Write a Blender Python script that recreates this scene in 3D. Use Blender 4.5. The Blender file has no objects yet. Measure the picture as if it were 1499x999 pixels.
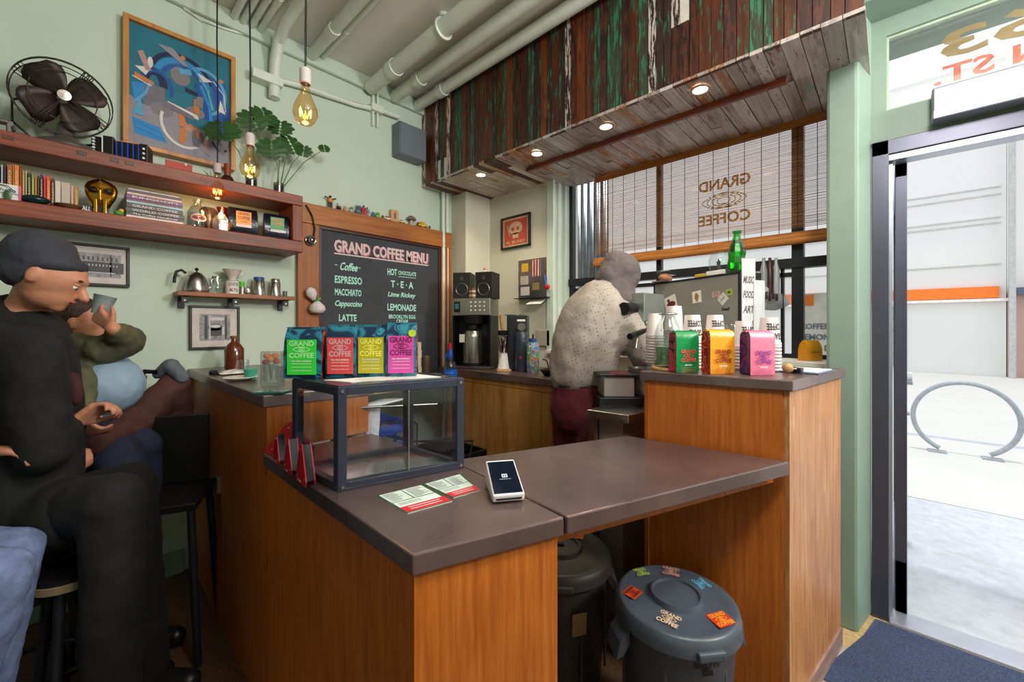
import bpy, bmesh, math, random
from mathutils import Vector, Matrix, Euler
PI = math.pi
random.seed(7)
S = bpy.context.scene
C = S.collection
# ---------------------------------------------------------------- camera, world, sun, fill lights, exposure
CAMH, F, CX, HY = 1.32, 594.0, 749.5, 478.0
FW = Vector((0.7325, 0.6807, 0)); RT = Vector((0.6807, -0.7325, 0))
cd = bpy.data.cameras.new('camera'); cam = bpy.data.objects.new('camera', cd); C.objects.link(cam)
cam.location = (0, 0, CAMH)
cam.rotation_euler = (PI/2, 0, math.atan2(FW.y, FW.x) - PI/2)
cd.sensor_width = 36; cd.lens = 36*F/1499; cd.shift_y = -(499.5-HY)/1499; cd.clip_start = .02
S.camera = cam
w = bpy.data.worlds.new('world'); S.world = w; w.use_nodes = True
w.node_tree.nodes['Background'].inputs[0].default_value = (.93, .965, 1, 1)
w.node_tree.nodes['Background'].inputs[1].default_value = .78
def light(name, typ, loc, rot, energy, col=(1,1,1), **k):
    l = bpy.data.lights.new(name, typ); l.energy = energy; l.color = col
    for a, b in k.items(): setattr(l, a, b)
    o = bpy.data.objects.new(name, l); C.objects.link(o); o.location = loc; o.rotation_euler = rot
    return o
light('sun', 'SUN', (0, 0, 9), (0, math.radians(-4), 0), .9, (1, .97, .92), angle=.03)
# added fill lights out of view, to brighten walls, ceiling and counter end
light('fill_light', 'POINT', (1.85, -1.6, 2.45), (0, 0, 0), 120, (1, .95, .88), shadow_soft_size=.22)
light('fill_light', 'POINT', (.6, -.35, 2.7), (0, 0, 0), 52, (1, .95, .88), shadow_soft_size=.18)
S.view_settings.view_transform = 'Standard'; S.view_settings.look = 'None'
S.view_settings.exposure = 0.8; S.view_settings.gamma = 1.0; S.view_settings.use_curve_mapping = False
# ---------------------------------------------------------------- sight lines onto the real planes of the room
def ray(px, py):
    return FW + RT*((px-CX)/F) + Vector((0, 0, (HY-py)/F))
def on(px, py, X=None, Y=None, Z=None):
    r = ray(px, py)
    t = X/r.x if X is not None else Y/r.y if Y is not None else (Z-CAMH)/r.z
    return Vector((0, 0, CAMH)) + r*t
def dep(px, py, d): return Vector((0, 0, CAMH)) + ray(px, py)*d
CAMROT = math.atan2(RT.y, RT.x)           # turns local x to the camera's right
# ---------------------------------------------------------------- materials
MATS = {}
def nt(name):
    m = bpy.data.materials.new(name); m.use_nodes = True; MATS[name] = m
    return m, m.node_tree, m.node_tree.nodes, m.node_tree.links, m.node_tree.nodes['Principled BSDF']
def c4(c): return (c[0], c[1], c[2], 1)
def hx(s):
    f = lambda v: (v/12.92 if v <= .04045 else ((v+.055)/1.055)**2.4)
    return tuple(f(int(s[i:i+2], 16)/255) for i in (0, 2, 4))
def noise(n, l, scale, vec=None, detail=3, rough=.6):
    a = n.new('ShaderNodeTexNoise'); a.inputs['Scale'].default_value = scale; a.inputs['Detail'].default_value = detail; a.inputs['Roughness'].default_value = rough
    if vec: l.new(vec, a.inputs['Vector'])
    return a
def ramp(n, l, fac, stops):
    r = n.new('ShaderNodeValToRGB'); e = r.color_ramp.elements
    while len(e) < len(stops): e.new(.5)
    for k, (p, c) in zip(e, stops): k.position = p; k.color = c4(c)
    l.new(fac, r.inputs[0]); return r
def coords(n, l, scale=(1, 1, 1), rnd=False):
    t = n.new('ShaderNodeTexCoord'); mp = n.new('ShaderNodeMapping'); mp.inputs['Scale'].default_value = scale
    l.new(t.outputs['Object'], mp.inputs[0])
    if rnd:
        oi = n.new('ShaderNodeObjectInfo'); mu = n.new('ShaderNodeMath'); mu.operation = 'MULTIPLY'; mu.inputs[1].default_value = 37
        l.new(oi.outputs['Random'], mu.inputs[0]); cb = n.new('ShaderNodeCombineXYZ')
        for i in range(3): l.new(mu.outputs[0], cb.inputs[i])
        l.new(cb.outputs[0], mp.inputs['Location'])
    return mp.outputs[0]
def mat(name, col, rough=.6, metal=0, var=.12, scale=12, bump=0, spec=None, coat=0, sub=None):
    if name in MATS: return MATS[name]
    if isinstance(col, str): col = hx(col)
    m, t, n, l, b = nt(name)
    v = coords(n, l); nz = noise(n, l, scale, v)
    lo = [x*(1-var) for x in col]; hi = [min(1, x*(1+var)) for x in col]
    r = ramp(n, l, nz.outputs[0], [(.3, lo), (.7, hi)]); l.new(r.outputs[0], b.inputs['Base Color'])
    b.inputs['Roughness'].default_value = rough; b.inputs['Metallic'].default_value = metal
    if spec is not None: b.inputs['Specular IOR Level'].default_value = spec
    if coat: b.inputs['Coat Weight'].default_value = coat; b.inputs['Coat Roughness'].default_value = .1
    if bump:
        bp = n.new('ShaderNodeBump'); bp.inputs['Strength'].default_value = bump; bp.inputs['Distance'].default_value = .01
        l.new(nz.outputs[0], bp.inputs['Height']); l.new(bp.outputs[0], b.inputs['Normal'])
    return m
def wood(name, a, bcol, cc, axis=2, scale=9, rough=.45, stretch=14, rnd=False, wear=None):
    m, t, n, l, b = nt(name)
    a, bcol, cc = [hx(x) if isinstance(x, str) else x for x in (a, bcol, cc)]
    sc = [stretch, stretch, stretch]; sc[axis] = 1
    v = coords(n, l, sc, rnd); nz = noise(n, l, scale*.35, v, 6, .65)
    r = ramp(n, l, nz.outputs[0], [(.28, a), (.5, bcol), (.72, cc)])
    v2 = coords(n, l, (1, 1, 1), rnd); n2 = noise(n, l, 3.1, v2, 2)
    mx = n.new('ShaderNodeMixRGB'); mx.blend_type = 'MULTIPLY'; mx.inputs[0].default_value = .8
    r2 = ramp(n, l, n2.outputs[0], [(.3, (.74, .7, .66)), (.65, (1, 1, 1))])
    l.new(r.outputs[0], mx.inputs[1]); l.new(r2.outputs[0], mx.inputs[2]); out = mx.outputs[0]
    if wear:
        n3 = noise(n, l, wear[1], coords(n, l, wear[2], rnd), 6, .7)
        r3 = ramp(n, l, n3.outputs[0], [(wear[3], (0, 0, 0)), (wear[3]+.03, (1, 1, 1))])
        m3 = n.new('ShaderNodeMixRGB'); l.new(r3.outputs[0], m3.inputs[0]); l.new(out, m3.inputs[1]); m3.inputs[2].default_value = c4(hx(wear[0])); out = m3.outputs[0]
    l.new(out, b.inputs['Base Color']); b.inputs['Roughness'].default_value = rough
    bp = n.new('ShaderNodeBump'); bp.inputs['Strength'].default_value = .25; bp.inputs['Distance'].default_value = .004
    l.new(nz.outputs[0], bp.inputs['Height']); l.new(bp.outputs[0], b.inputs['Normal'])
    return m
def glass(name, col=(1, 1, 1), refl=.12, dens=.9):
    m, t, n, l, b = nt(name)
    n.remove(b); o = n['Material Output']
    tr = n.new('ShaderNodeBsdfTransparent'); tr.inputs[0].default_value = c4([x*dens for x in col])
    gl = n.new('ShaderNodeBsdfGlossy'); gl.inputs['Roughness'].default_value = .04; gl.inputs[0].default_value = (1, 1, 1, 1)
    fr = n.new('ShaderNodeLayerWeight'); fr.inputs[0].default_value = .5
    pw = n.new('ShaderNodeMath'); pw.operation = 'POWER'; pw.inputs[1].default_value = 3; l.new(fr.outputs['Facing'], pw.inputs[0])
    ad = n.new('ShaderNodeMath'); ad.operation = 'MULTIPLY_ADD'; ad.use_clamp = True; ad.inputs[1].default_value = .55; ad.inputs[2].default_value = refl*.3; l.new(pw.outputs[0], ad.inputs[0])
    mx = n.new('ShaderNodeMixShader'); l.new(ad.outputs[0], mx.inputs[0]); l.new(tr.outputs[0], mx.inputs[1]); l.new(gl.outputs[0], mx.inputs[2])
    l.new(mx.outputs[0], o.inputs[0]); return m
def emis(name, col, s):
    m, t, n, l, b = nt(name)
    b.inputs['Base Color'].default_value = c4(col); b.inputs['Emission Color'].default_value = c4(col); b.inputs['Emission Strength'].default_value = s
    return m
def swirl(name, cols, scale=6, rough=.35, metal=0):
    m, t, n, l, b = nt(name)
    cols = [hx(c) for c in cols]
    v = coords(n, l, (1, 1, 1), True); nz = noise(n, l, scale, v, 0, .3); nz.inputs['Distortion'].default_value = 1.6
    r = n.new('ShaderNodeValToRGB'); r.color_ramp.interpolation = 'CONSTANT'; e = r.color_ramp.elements
    k = len(cols)
    while len(e) < k: e.new(.5)
    for i, c in enumerate(cols): e[i].position = 0 if i == 0 else .5+(i-k/2)*(.22/k); e[i].color = c4(c)
    l.new(nz.outputs[0], r.inputs[0]); l.new(r.outputs[0], b.inputs['Base Color']); b.inputs['Roughness'].default_value = rough; b.inputs['Metallic'].default_value = metal
    return m
GREEN = mat('wall_paint', 'C3D4C4', .6, var=.025, scale=2.5, bump=.08)
GREEN2 = mat('trim_paint', '82988A', .4, var=.05, scale=5, bump=.05)
CREAM = mat('cream_paint', 'D2D0BE', .6, var=.03, scale=3)
CEILP = mat('ceiling_paint', 'DEDED6', .7, var=.04, scale=3, bump=.1)
PIPEP = mat('pipe_paint', 'DCE6DA', .45, var=.05, scale=9)
PLY = wood('stained_plywood', '9E5018', 'BA661F', 'CC7A32', 2, 12, .38, 20)
PLYW = wood('worn_plywood', '9A5A2A', 'BC8048', 'D0A070', 2, 12, .35, 14, wear=('C8A280', 1.6, (3, 3, .6), .60))
BIRCH = wood('birch_ply', '9C6A2C', 'BC8640', 'CE9C56', 2, 7, .45, 8)
SHELFW = wood('shelf_wood', '4E1A08', '7E3412', 'A04E20', 0, 10, .45, 18)
FRAMEW = wood('frame_wood', '8A4A1E', 'AE6A2E', 'C28242', 0, 8, .5, 14)
PINE = wood('pine', 'A8783F', 'CDA268', 'E0BD88', 0, 8, .5, 12)
PICW = wood('picture_wood', 'A8692F', 'C88842', 'D79A55', 2, 8, .4, 10)
def slabmat():
    m, t, n, l, b = nt('zinc_top')
    n1 = noise(n, l, 3, coords(n, l), 3, .5); n2 = noise(n, l, 9, coords(n, l, (1, 3, 1)), 3, .6)
    r = ramp(n, l, n1.outputs[0], [(.3, hx('6A5858')), (.55, hx('86726F')), (.75, hx('9C8A86'))]); l.new(r.outputs[0], b.inputs['Base Color'])
    r2 = ramp(n, l, n2.outputs[0], [(.3, (.27, .27, .27)), (.7, (.31, .31, .31))]); l.new(r2.outputs[0], b.inputs['Roughness'])
    b.inputs['Metallic'].default_value = .7
    return m
ZINC = slabmat()
STEEL = mat('brushed_steel', 'B4B2AE', .28, 1, .12, 30); CHROME = mat('chrome', 'D8D8DA', .12, 1, .03)
DSTEEL = mat('dark_steel', '6E6C68', .35, .8, .1); BLACK = mat('black_plastic', '141416', .4, 0, .1, spec=.4)
DMETAL = mat('black_metal', '23252C', .4, .3, .1); NAVY = mat('case_frame_paint', '2C3242', .45, .2, .06)
IRON = mat('old_iron', '3A302C', .5, .5, .3, 25); GOLD = mat('gold', 'C79A3A', .18, 1, .1, 5)
WHITE = mat('white', 'E4E4E0', .5, 0, .03); PAPER = mat('paper', 'E6E6E2', .7, 0, .04, 20); PINKW = mat('off_white', 'D2C8C6', .55, 0, .04)
RED = mat('red_paint', 'C4101C', .35, 0, .12); ORANGE = mat('orange', 'E8701E', .5, 0, .05)
BROWN = mat('dark_brown', '4A2412', .45, 0, .2); DARKW = mat('dark_frame', '1C1718', .4, 0, .15)
GL = glass('clear_glass', (.97, 1, 1), .25, .96); GLW = glass('window_glass', (1, 1, 1), .1, .95); ACR = glass('acrylic', (.95, .97, 1), .15, .95)
GLB = glass('bulb_glass', (1, .95, .85), .2, .97); GLG = glass('green_glass', (.05, .75, .18), .3, .9); GLBR = glass('brown_glass', (.5, .2, .06), .3, .8); GLBL = glass('blue_glass', (.1, .35, .95), .3, .85)
GLCY = glass('pale_blue_glass', (.7, .85, .9), .3, .9)
TEAL = mat('teal', '2A6F68', .4); BLUE = mat('blue', '1E4FB0', .4, 0, .1); TEXTW = mat('ink_white', 'EAEAE6', .6, 0, 0); TEXTB = mat('ink_black', '1A1A1C', .6, 0, 0); MINT = mat('chalk_mint', 'B2E8DE', .7, 0, .1, 200)
SKIN = mat('skin', 'C08468', .5, 0, .08, 8); LEAF = mat('leaf', '2C5424', .35, 0, .25, 9); STEM = mat('stem', '56783A', .5)
# ---------------------------------------------------------------- mesh collector
class MB:
    def __init__(s): s.b = bmesh.new(); s.M = Matrix.Identity(4)
    def _t(s, vs, M): bmesh.ops.transform(s.b, matrix=s.M @ M, verts=vs)
    def box(s, c, d, rot=(0, 0, 0)):
        r = bmesh.ops.create_cube(s.b, size=1); s._t(r['verts'], Matrix.Translation(c) @ Euler(rot).to_matrix().to_4x4() @ Matrix.Diagonal((d[0], d[1], d[2], 1))); return s
    def b2(s, a, b_): return s.box([(x+y)/2 for x, y in zip(a, b_)], [abs(y-x) for x, y in zip(a, b_)])
    def cyl(s, p, q, r, r2=None, seg=16, caps=True):
        p, q = Vector(p), Vector(q); v = q-p
        if v.length < 1e-6: return s
        o = bmesh.ops.create_cone(s.b, cap_ends=caps, segments=seg, radius1=r, radius2=r if r2 is None else r2, depth=v.length)
        s._t(o['verts'], Matrix.Translation((p+q)/2) @ v.to_track_quat('Z', 'Y').to_matrix().to_4x4()); return s
    def sph(s, c, r, seg=16, rot=(0, 0, 0)):
        if not hasattr(r, '__len__'): r = (r, r, r)
        o = bmesh.ops.create_uvsphere(s.b, u_segments=seg, v_segments=max(6, seg//2+2), radius=1); s._t(o['verts'], Matrix.Translation(c) @ Euler(rot).to_matrix().to_4x4() @ Matrix.Diagonal((r[0], r[1], r[2], 1))); return s
    def tube(s, pts, r, seg=8, closed=False, r2=None):
        pts = [Vector(p) for p in pts]; n = len(pts); rings = []
        for i, p in enumerate(pts):
            a = pts[i-1] if (i or closed) else pts[0]; c = pts[(i+1) % n] if (i < n-1 or closed) else pts[-1]
            q = (c-a).normalized().to_track_quat('Z', 'Y'); rr = r if r2 is None else r+(r2-r)*i/(n-1)
            if rings:                                     # keep the rings from twisting
                pass
            rings.append([s.b.verts.new(s.M @ (p + q @ Vector((math.cos(t)*rr, math.sin(t)*rr, 0)))) for t in [2*PI*k/seg for k in range(seg)]])
        m = n if closed else n-1
        for i in range(m):
            A, B = rings[i], rings[(i+1) % n]
            off = min(range(seg), key=lambda o: (A[0].co-B[o].co).length)
            for k in range(seg):
                try: s.b.faces.new((A[k], A[(k+1) % seg], B[(k+1+off) % seg], B[(k+off) % seg]))
                except ValueError: pass
        if not closed:
            s.b.faces.new(rings[0][::-1]); s.b.faces.new(rings[-1])
        return s
    def lathe(s, prof, c=(0, 0, 0), seg=24, rot=(0, 0, 0)):
        M = s.M @ Matrix.Translation(c) @ Euler(rot).to_matrix().to_4x4(); rings = []
        for r, z in prof:
            rings.append([s.b.verts.new(M @ Vector((math.cos(2*PI*k/seg)*max(r, 1e-4), math.sin(2*PI*k/seg)*max(r, 1e-4), z))) for k in range(seg)])
        for A, B in zip(rings, rings[1:]):
            for k in range(seg): s.b.faces.new((A[k], A[(k+1) % seg], B[(k+1) % seg], B[k]))
        return s
    def prism(s, poly, z0, z1):
        lo = [s.b.verts.new(s.M @ Vector((x, y, z0))) for x, y in poly]; hi = [s.b.verts.new(s.M @ Vector((x, y, z1))) for x, y in poly]; n = len(poly)
        s.b.faces.new(lo[::-1]); s.b.faces.new(hi)
        for k in range(n): s.b.faces.new((lo[k], lo[(k+1) % n], hi[(k+1) % n], hi[k]))
        return s
    def poly(s, pts):
        s.b.faces.new([s.b.verts.new(s.M @ Vector(p)) for p in pts]); return s
    def grid(s, rows):
        R = [[s.b.verts.new(s.M @ Vector(p)) for p in r] for r in rows]
        for A, B in zip(R, R[1:]):
            for k in range(len(A)-1): s.b.faces.new((A[k], A[k+1], B[k+1], B[k]))
        return s
    def tor(s, c, R, r, rot=(0, 0, 0), seg=32, sx=1, sy=1):
        M = Matrix.Translation(c) @ Euler(rot).to_matrix().to_4x4()
        return s.tube([M @ Vector((R*sx*math.cos(2*PI*k/seg), R*sy*math.sin(2*PI*k/seg), 0)) for k in range(seg)], r, 6, True)
    def build(s, name, m, parent=None, bev=0, smooth=False, sol=0):
        bmesh.ops.recalc_face_normals(s.b, faces=s.b.faces)
        me = bpy.data.meshes.new(name); s.b.to_mesh(me); s.b.free(); me.materials.append(m)
        if smooth: me.polygons.foreach_set('use_smooth', [True]*len(me.polygons))
        o = bpy.data.objects.new(name, me); C.objects.link(o)
        if parent: o.parent = parent
        if sol: d = o.modifiers.new('s', 'SOLIDIFY'); d.thickness = sol
        if bev: d = o.modifiers.new('b', 'BEVEL'); d.width = bev; d.segments = 2; d.limit_method = 'ANGLE'
        if smooth and not bev: 
            try: me.set_sharp_from_angle(angle=math.radians(50))
            except Exception: pass
        return o
# flat print in the XZ plane, facing -Y
_txt = {}
def textmesh(s):
    if s not in _txt:
        cu = bpy.data.curves.new('t', 'FONT'); cu.body = s; cu.resolution_u = 2; cu.offset = .028
        o = bpy.data.objects.new('t', cu); C.objects.link(o); dg = bpy.context.evaluated_depsgraph_get()
        me = bpy.data.meshes.new_from_object(o.evaluated_get(dg)); bpy.data.objects.remove(o)
        vs = [v.co.copy() for v in me.vertices]; fs = [tuple(p.vertices) for p in me.polygons]; bpy.data.meshes.remove(me)
        x0, x1 = min(v.x for v in vs), max(v.x for v in vs); y0, y1 = min(v.y for v in vs), max(v.y for v in vs)
        _txt[s] = ([((v.x-x0)/(x1-x0)-.5, (v.y-y0)/(y1-y0)-.5) for v in vs], fs)
    return _txt[s]
class P2:
    def __init__(s): s.v = []; s.f = []
    def text(s, t, x, z, w, h, shear=0, rot=0):
        vs, fs = textmesh(t); k = len(s.v); c, n = math.cos(rot), math.sin(rot)
        for a, b in vs:
            p, q = a*w+b*h*shear, b*h; s.v.append((x+p*c-q*n, 0, z+p*n+q*c))
        s.f += [tuple(i+k for i in f) for f in fs]; return s
    def poly(s, pts):
        k = len(s.v); s.v += [(x, 0, z) for x, z in pts]; s.f.append(tuple(range(k, k+len(pts)))); return s
    def rect(s, x, z, w, h): return s.poly([(x-w/2, z-h/2), (x+w/2, z-h/2), (x+w/2, z+h/2), (x-w/2, z+h/2)])
    def ring(s, x, z, rx, rz, t, seg=20, a0=0, a1=2*PI, pw=1):
        k = len(s.v)
        for i in range(seg+1):
            a = a0+(a1-a0)*i/seg; cx, sx = math.cos(a), math.sin(a); sz = math.copysign(abs(sx)**pw, sx)
            s.v += [(x+rx*cx, 0, z+rz*sz), (x+(rx-t)*cx, 0, z+(rz-t)*sz)]
        s.f += [(k+2*i, k+2*i+1, k+2*i+3, k+2*i+2) for i in range(seg)]; return s
    def disc(s, x, z, rx, rz=None, seg=16): return s.poly([(x+rx*math.cos(2*PI*i/seg), z+(rz or rx)*math.sin(2*PI*i/seg)) for i in range(seg)])
    def stroke(s, pts, t):
        for (a, b), (c, d) in zip(pts, pts[1:]):
            L = math.hypot(c-a, d-b) or 1; nx, nz = -(d-b)/L*t/2, (c-a)/L*t/2
            s.poly([(a+nx, b+nz), (c+nx, d+nz), (c-nx, d-nz), (a-nx, b-nz)])
        return s
    def logo(s, x, z, w, h):
        s.text('GRAND', x, z+h*.35, w, h*.31); s.text('COFFEE', x, z-h*.35, w, h*.31)
        s.ring(x, z, w*.36, h*.165, w*.04, pw=1.4); s.ring(x, z, w*.13, h*.12, w*.035); s.disc(x, z, w*.05, h*.05); return s
    def build(s, name, m, parent=None, loc=(0, 0, 0), rot=(0, 0, 0)):
        me = bpy.data.meshes.new(name); me.from_pydata(s.v, [], s.f); me.materials.append(m)
        o = bpy.data.objects.new(name, me); C.objects.link(o); o.location = loc; o.rotation_euler = rot
        if parent: o.parent = parent
        return o
def tag(o, label=None, cat=None, group=None, kind=None):
    for k, v in (('label', label), ('category', cat), ('group', group), ('kind', kind)):
        if v: o[k] = v
    return o
def thing(name, label, cat, loc=(0, 0, 0), rotz=0, group=None):
    o = bpy.data.objects.new(name, None); C.objects.link(o); o.location = loc; o.rotation_euler = (0, 0, rotz); o.empty_display_size = .05
    return tag(o, label, cat, group)
def struct(o): o['kind'] = 'structure'; return o
def dup(root, loc, rotz=None, label=None, group=None):
    r = root.copy(); C.objects.link(r); r.location = loc
    if rotz is not None: r.rotation_euler = (0, 0, rotz)
    tag(r, label, None, group)
    for ch in list(root.children):
        c = ch.copy(); C.objects.link(c); c.parent = r
        for g in list(ch.children):
            d = g.copy(); C.objects.link(d); d.parent = c
    return r
def part(mesh_obj, m):                     # a copy of a mesh part with its own material
    mesh_obj.data = mesh_obj.data.copy(); mesh_obj.data.materials.clear(); mesh_obj.data.materials.append(m); return mesh_obj
# ================================================================ the setting
WY, WX, CZ = 2.8, 2.52, 3.14
def floormat():
    m, t, n, l, b = nt('floor_concrete')
    v = coords(n, l); n1 = noise(n, l, 90, v, 2, .8); n2 = noise(n, l, 3, v, 3)
    vo = n.new('ShaderNodeTexVoronoi'); vo.inputs['Scale'].default_value = 55; l.new(v, vo.inputs[0])
    r1 = ramp(n, l, n1.outputs[0], [(.35, hx('2A1A12')), (.5, hx('3E2A1E')), (.68, hx('6A4C36'))])
    r2 = ramp(n, l, vo.outputs['Distance'], [(.1, hx('C8A878')), (.2, hx('7A5A40'))])
    mx = n.new('ShaderNodeMixRGB'); mx.blend_type = 'MIX'; mx.inputs[0].default_value = .25; l.new(r1.outputs[0], mx.inputs[1]); l.new(r2.outputs[0], mx.inputs[2])
    l.new(mx.outputs[0], b.inputs['Base Color']); b.inputs['Roughness'].default_value = .45; return m
FLOORM = floormat()
struct(MB().b2((-4, -5, -.1), (2.5, WY, 0)).build('floor', FLOORM))
ENTRYM = mat('entry_floor', 'B49A70', .5, var=.25, scale=60)
struct(MB().b2((1.75, -1.6, 0), (2.5, .3, .004)).build('floor_entry', ENTRYM))
cl = struct(MB().b2((-4, -5, CZ), (2.9, WY+.1, CZ+.12)).build('ceiling', CEILP))
struct(MB().b2((-4, WY, 0), (2.9, WY+.1, CZ)).build('wall_back', GREEN))
struct(MB().b2((-4.1, -5, 0), (-4, WY, CZ)).build('wall_left', GREEN))
struct(MB().b2((-4, -5.1, 0), (2.9, -5, CZ)).build('wall_front', GREEN))
# window wall: pier with the picture, below and above the window, the glazed entry
wr = thing('wall_right', None, None); wr['kind'] = 'structure'
MB().b2((WX, 1.933, 0), (2.9, WY, CZ)).build('pier', CREAM, wr)
MB().b2((WX, .21, 0), (2.86, 1.933, 1.12)).build('apron', CREAM, wr)
MB().b2((2.5, -5, 2.69), (2.86, .1, CZ)).build('lintel', GREEN2, wr)
MB().b2((2.78, .1, 2.62), (2.86, 1.933, 3.3)).build('upper_wall', GREEN2, wr)
MB().b2((2.5, -5, 0), (2.86, -1.02, .35)).build('low_wall', GREEN2, wr)
MB().b2((2.5, -3.1, .35), (2.6, -3.0, 2.69)).b2((2.5, -1.12, .35), (2.6, -1.0, 2.69)).b2((2.5, -5, .35), (2.6, -4.95, 2.69)).build('storefront_mullion', DMETAL, wr)
MB().b2((2.86, -5, 3.1), (2.92, 6, 3.3)).build('cornice', GREEN2, wr)  # roof edge out of view, shaped so its shadow ends on the sidewalk
# corner column and pipe chase
struct(MB().b2((2.235, 2.608, 0), (WX, WY, 2.6)).build('column', CREAM, bev=.004))
struct(MB().cyl((2.12, 2.765, 0), (2.12, 2.765, 2.5), .016).cyl((2.165, 2.77, 0), (2.165, 2.77, 2.5), .014).build('trim_1', PIPEP, smooth=True))
struct(MB().b2((-.27, 2.74, 0), (-.235, 2.8, CZ)).build('trim_2', GREEN2))
struct(MB().b2((-1, 2.775, 0), (.4, 2.8, .12)).build('baseboard_back', GREEN2, bev=.004))
struct(MB().b2((-1, 2.765, 3.04), (2.2, 2.8, CZ)).build('trim_3', GREEN, bev=.01))
# window reveal trim at the far end of the window
struct(MB().b2((2.505, 1.893, 1.1), (2.53, 1.96, 2.62)).b2((2.6, 1.913, 1.1), (2.64, 1.94, 2.62)).b2((2.68, 1.905, 1.1), (2.75, 1.94, 2.62)).build('trim_4', mat('jamb_paint', 'C8D8CC', .4, var=.03), bev=.003))
struct(MB().b2((2.46, .21, 1.115), (2.78, 1.93, 1.142)).build('window_sill', WHITE, bev=.003))
# black steel window: frame members and panes
win = thing('window_1', None, None); win['kind'] = 'structure'
X1, X2 = 2.735, 2.785
zt = 1.655
for nm, a, b_ in [('stile', (X1, 1.875, 1.142), (X2, 1.933, 2.62)), ('mullion', (X1-.01, .345, 1.142), (X2, .40, 2.62)), ('stile', (X1, .1, 1.142), (X2, .15, 2.62)),
                  ('mullion', (X1+.01, 1.15, zt), (X2, 1.185, 2.62)), ('mullion', (X1+.01, 1.165, 1.142), (X2, 1.185, zt)), ('mullion', (X1+.01, .44, 1.142), (X2, .455, zt)),
                  ('transom', (X1-.02, .15, zt-.01), (X2, 1.9, zt+.045)), ('rail', (X1, .12, 1.142), (X2, 1.9, 1.165)), ('rail', (X1, .15, 2.59), (X2, 1.9, 2.62)), ('rail', (X1+.01, .4, 1.6), (X2, 1.9, 1.625))]:
    MB().b2(a, b_).build(nm, DMETAL, win, bev=.002)
for y0, y1 in ((.15, .345), (.40, 1.15), (1.185, 1.875)):
    MB().b2((2.757, y0, zt+.04), (2.761, y1, 2.6)).build('pane', GLW, win)
    MB().b2((2.757, y0, 1.16), (2.761, y1, zt)).build('pane', GLW, win)
# painted lettering on the big pane, read from the street
p = P2().text('GRAND', 0, .10, .30, .07).ring(0, -.01, .13, .05, .006, pw=1.4).ring(0, -.01, .10, .042, .005).ring(0, -.01, .07, .034, .005).ring(0, -.01, .04, .024, .005).text('COFFEE', 0, -.12, .30, .07)
p.build('lettering', mat('sign_gold', 'C8A868', .5), win, (2.766, .76, 2.12), (0, 0, PI/2))
# ---- soffit clad in reclaimed planks
sof = thing('soffit', None, None); sof['kind'] = 'structure'
SX, SZ = 1.925, 2.454
MB().b2((SX+.02, .1, SZ+.02), (2.78, WY, CZ)).build('box', DARKW, sof)
def peel(name, base, paint, amt, sc=7):
    b3 = [hx(x) for x in base]
    return wood(name, b3[0], b3[1], b3[2], 2, 9, .5, 14, True, wear=(paint, sc, (9, 9, 1.2), amt))
BR = ('2A140A', '552610', '763A16'); DK = ('190F10', '33201E', '4A2C22'); OR = ('4A200C', '74380F', '944E1C'); GRY = ('948480', 'B4A4A0', 'CCBEBA')
PV = [peel('plank_brown', BR, '2E6A4E', .57), peel('plank_dark', DK, '3A7A58', .57), peel('plank_orange', OR, '2A1C16', .58), peel('plank_white', DK, 'CFC4BA', .49),
      peel('plank_green', ('2A1A14', '3E3A2A', '3C5E48'), '2E7A58', .52), peel('plank_rust', BR, '1C1210', .52), peel('plank_plum', DK, '5A2E20', .5)]
PU = []  # soffit underside, paled to hold the window's sheen in the plank colour
for k, (b3, pt, am) in enumerate([(GRY, 'BDB4AE', .5), (GRY, '7A4628', .55), (('908280', 'B0A4A0', 'CCC2BC'), '6A4A3A', .6), (GRY, '6F8A78', .55), (('8A5630', 'A87248', 'C08A5C'), 'B8A89C', .52), (('B0A6A2', 'CAC0BC', 'DCD4D0'), '8A5A3A', .6)]):
    bb = [hx(x) for x in b3]
    PU.append(wood('under_%d' % k, bb[0], bb[1], bb[2], 0, 9, .22, 14, True, wear=(pt, 7, (1.2, 9, 9), am)))
PWHITE = mat('plank_solid_white', 'D8D2C8', .5, var=.08, scale=20)
y = WY; k = 0
seq = [3, 2, 0, 2, 3, 0, 4, 2, 3, 5]
while y > .1:
    wd = random.choice((.036, .042, .05, .055))
    z1 = CZ if random.random() < .8 else None
    mi = seq[k] if k < len(seq) else random.choices(range(7), (5, 4, 3, .8, 4, 4, 3))[0]
    t = random.uniform(.012, .02)
    def pl(za, zb, m):
        o = MB().b2((-t, -wd+.002, 0), (0, -.001, zb-za)).build('plank', m, sof); o.location = (SX+.02, y, za)
    if k in (5, 7): pl(SZ, SZ+.16, PWHITE); pl(SZ+.162, CZ, PV[mi])
    elif abs(y-.75) < .04: pl(SZ, SZ+.28, PV[5]); pl(SZ+.283, CZ, PWHITE if random.random() < .5 else PV[3])
    else: pl(SZ, CZ, PV[mi])
    y -= wd; k += 1
y = WY; k = 0
while y > .1:
    wd = random.choice((.05, .06, .065)); m1 = random.choice(PU); m2 = random.choice(PU)
    xs = random.choice((2.1, 2.25, 2.4, 2.5))
    if y > 2.0: m1, m2 = random.choice([(PWHITE, PV[5]), (PV[5], PV[2]), (PU[4], PU[5]), (PV[5], PWHITE), (PU[5], PU[5])])
    for xa, xb, m in ((SX, xs, m1), (xs+.002, 2.76, m2)):
        t = random.uniform(.012, .018)
        o = MB().b2((0, -wd+.002, -t), (xb-xa, -.001, 0)).build('plank', m, sof); o.location = (xa, y, SZ+.015)
    y -= wd; k += 1
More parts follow.
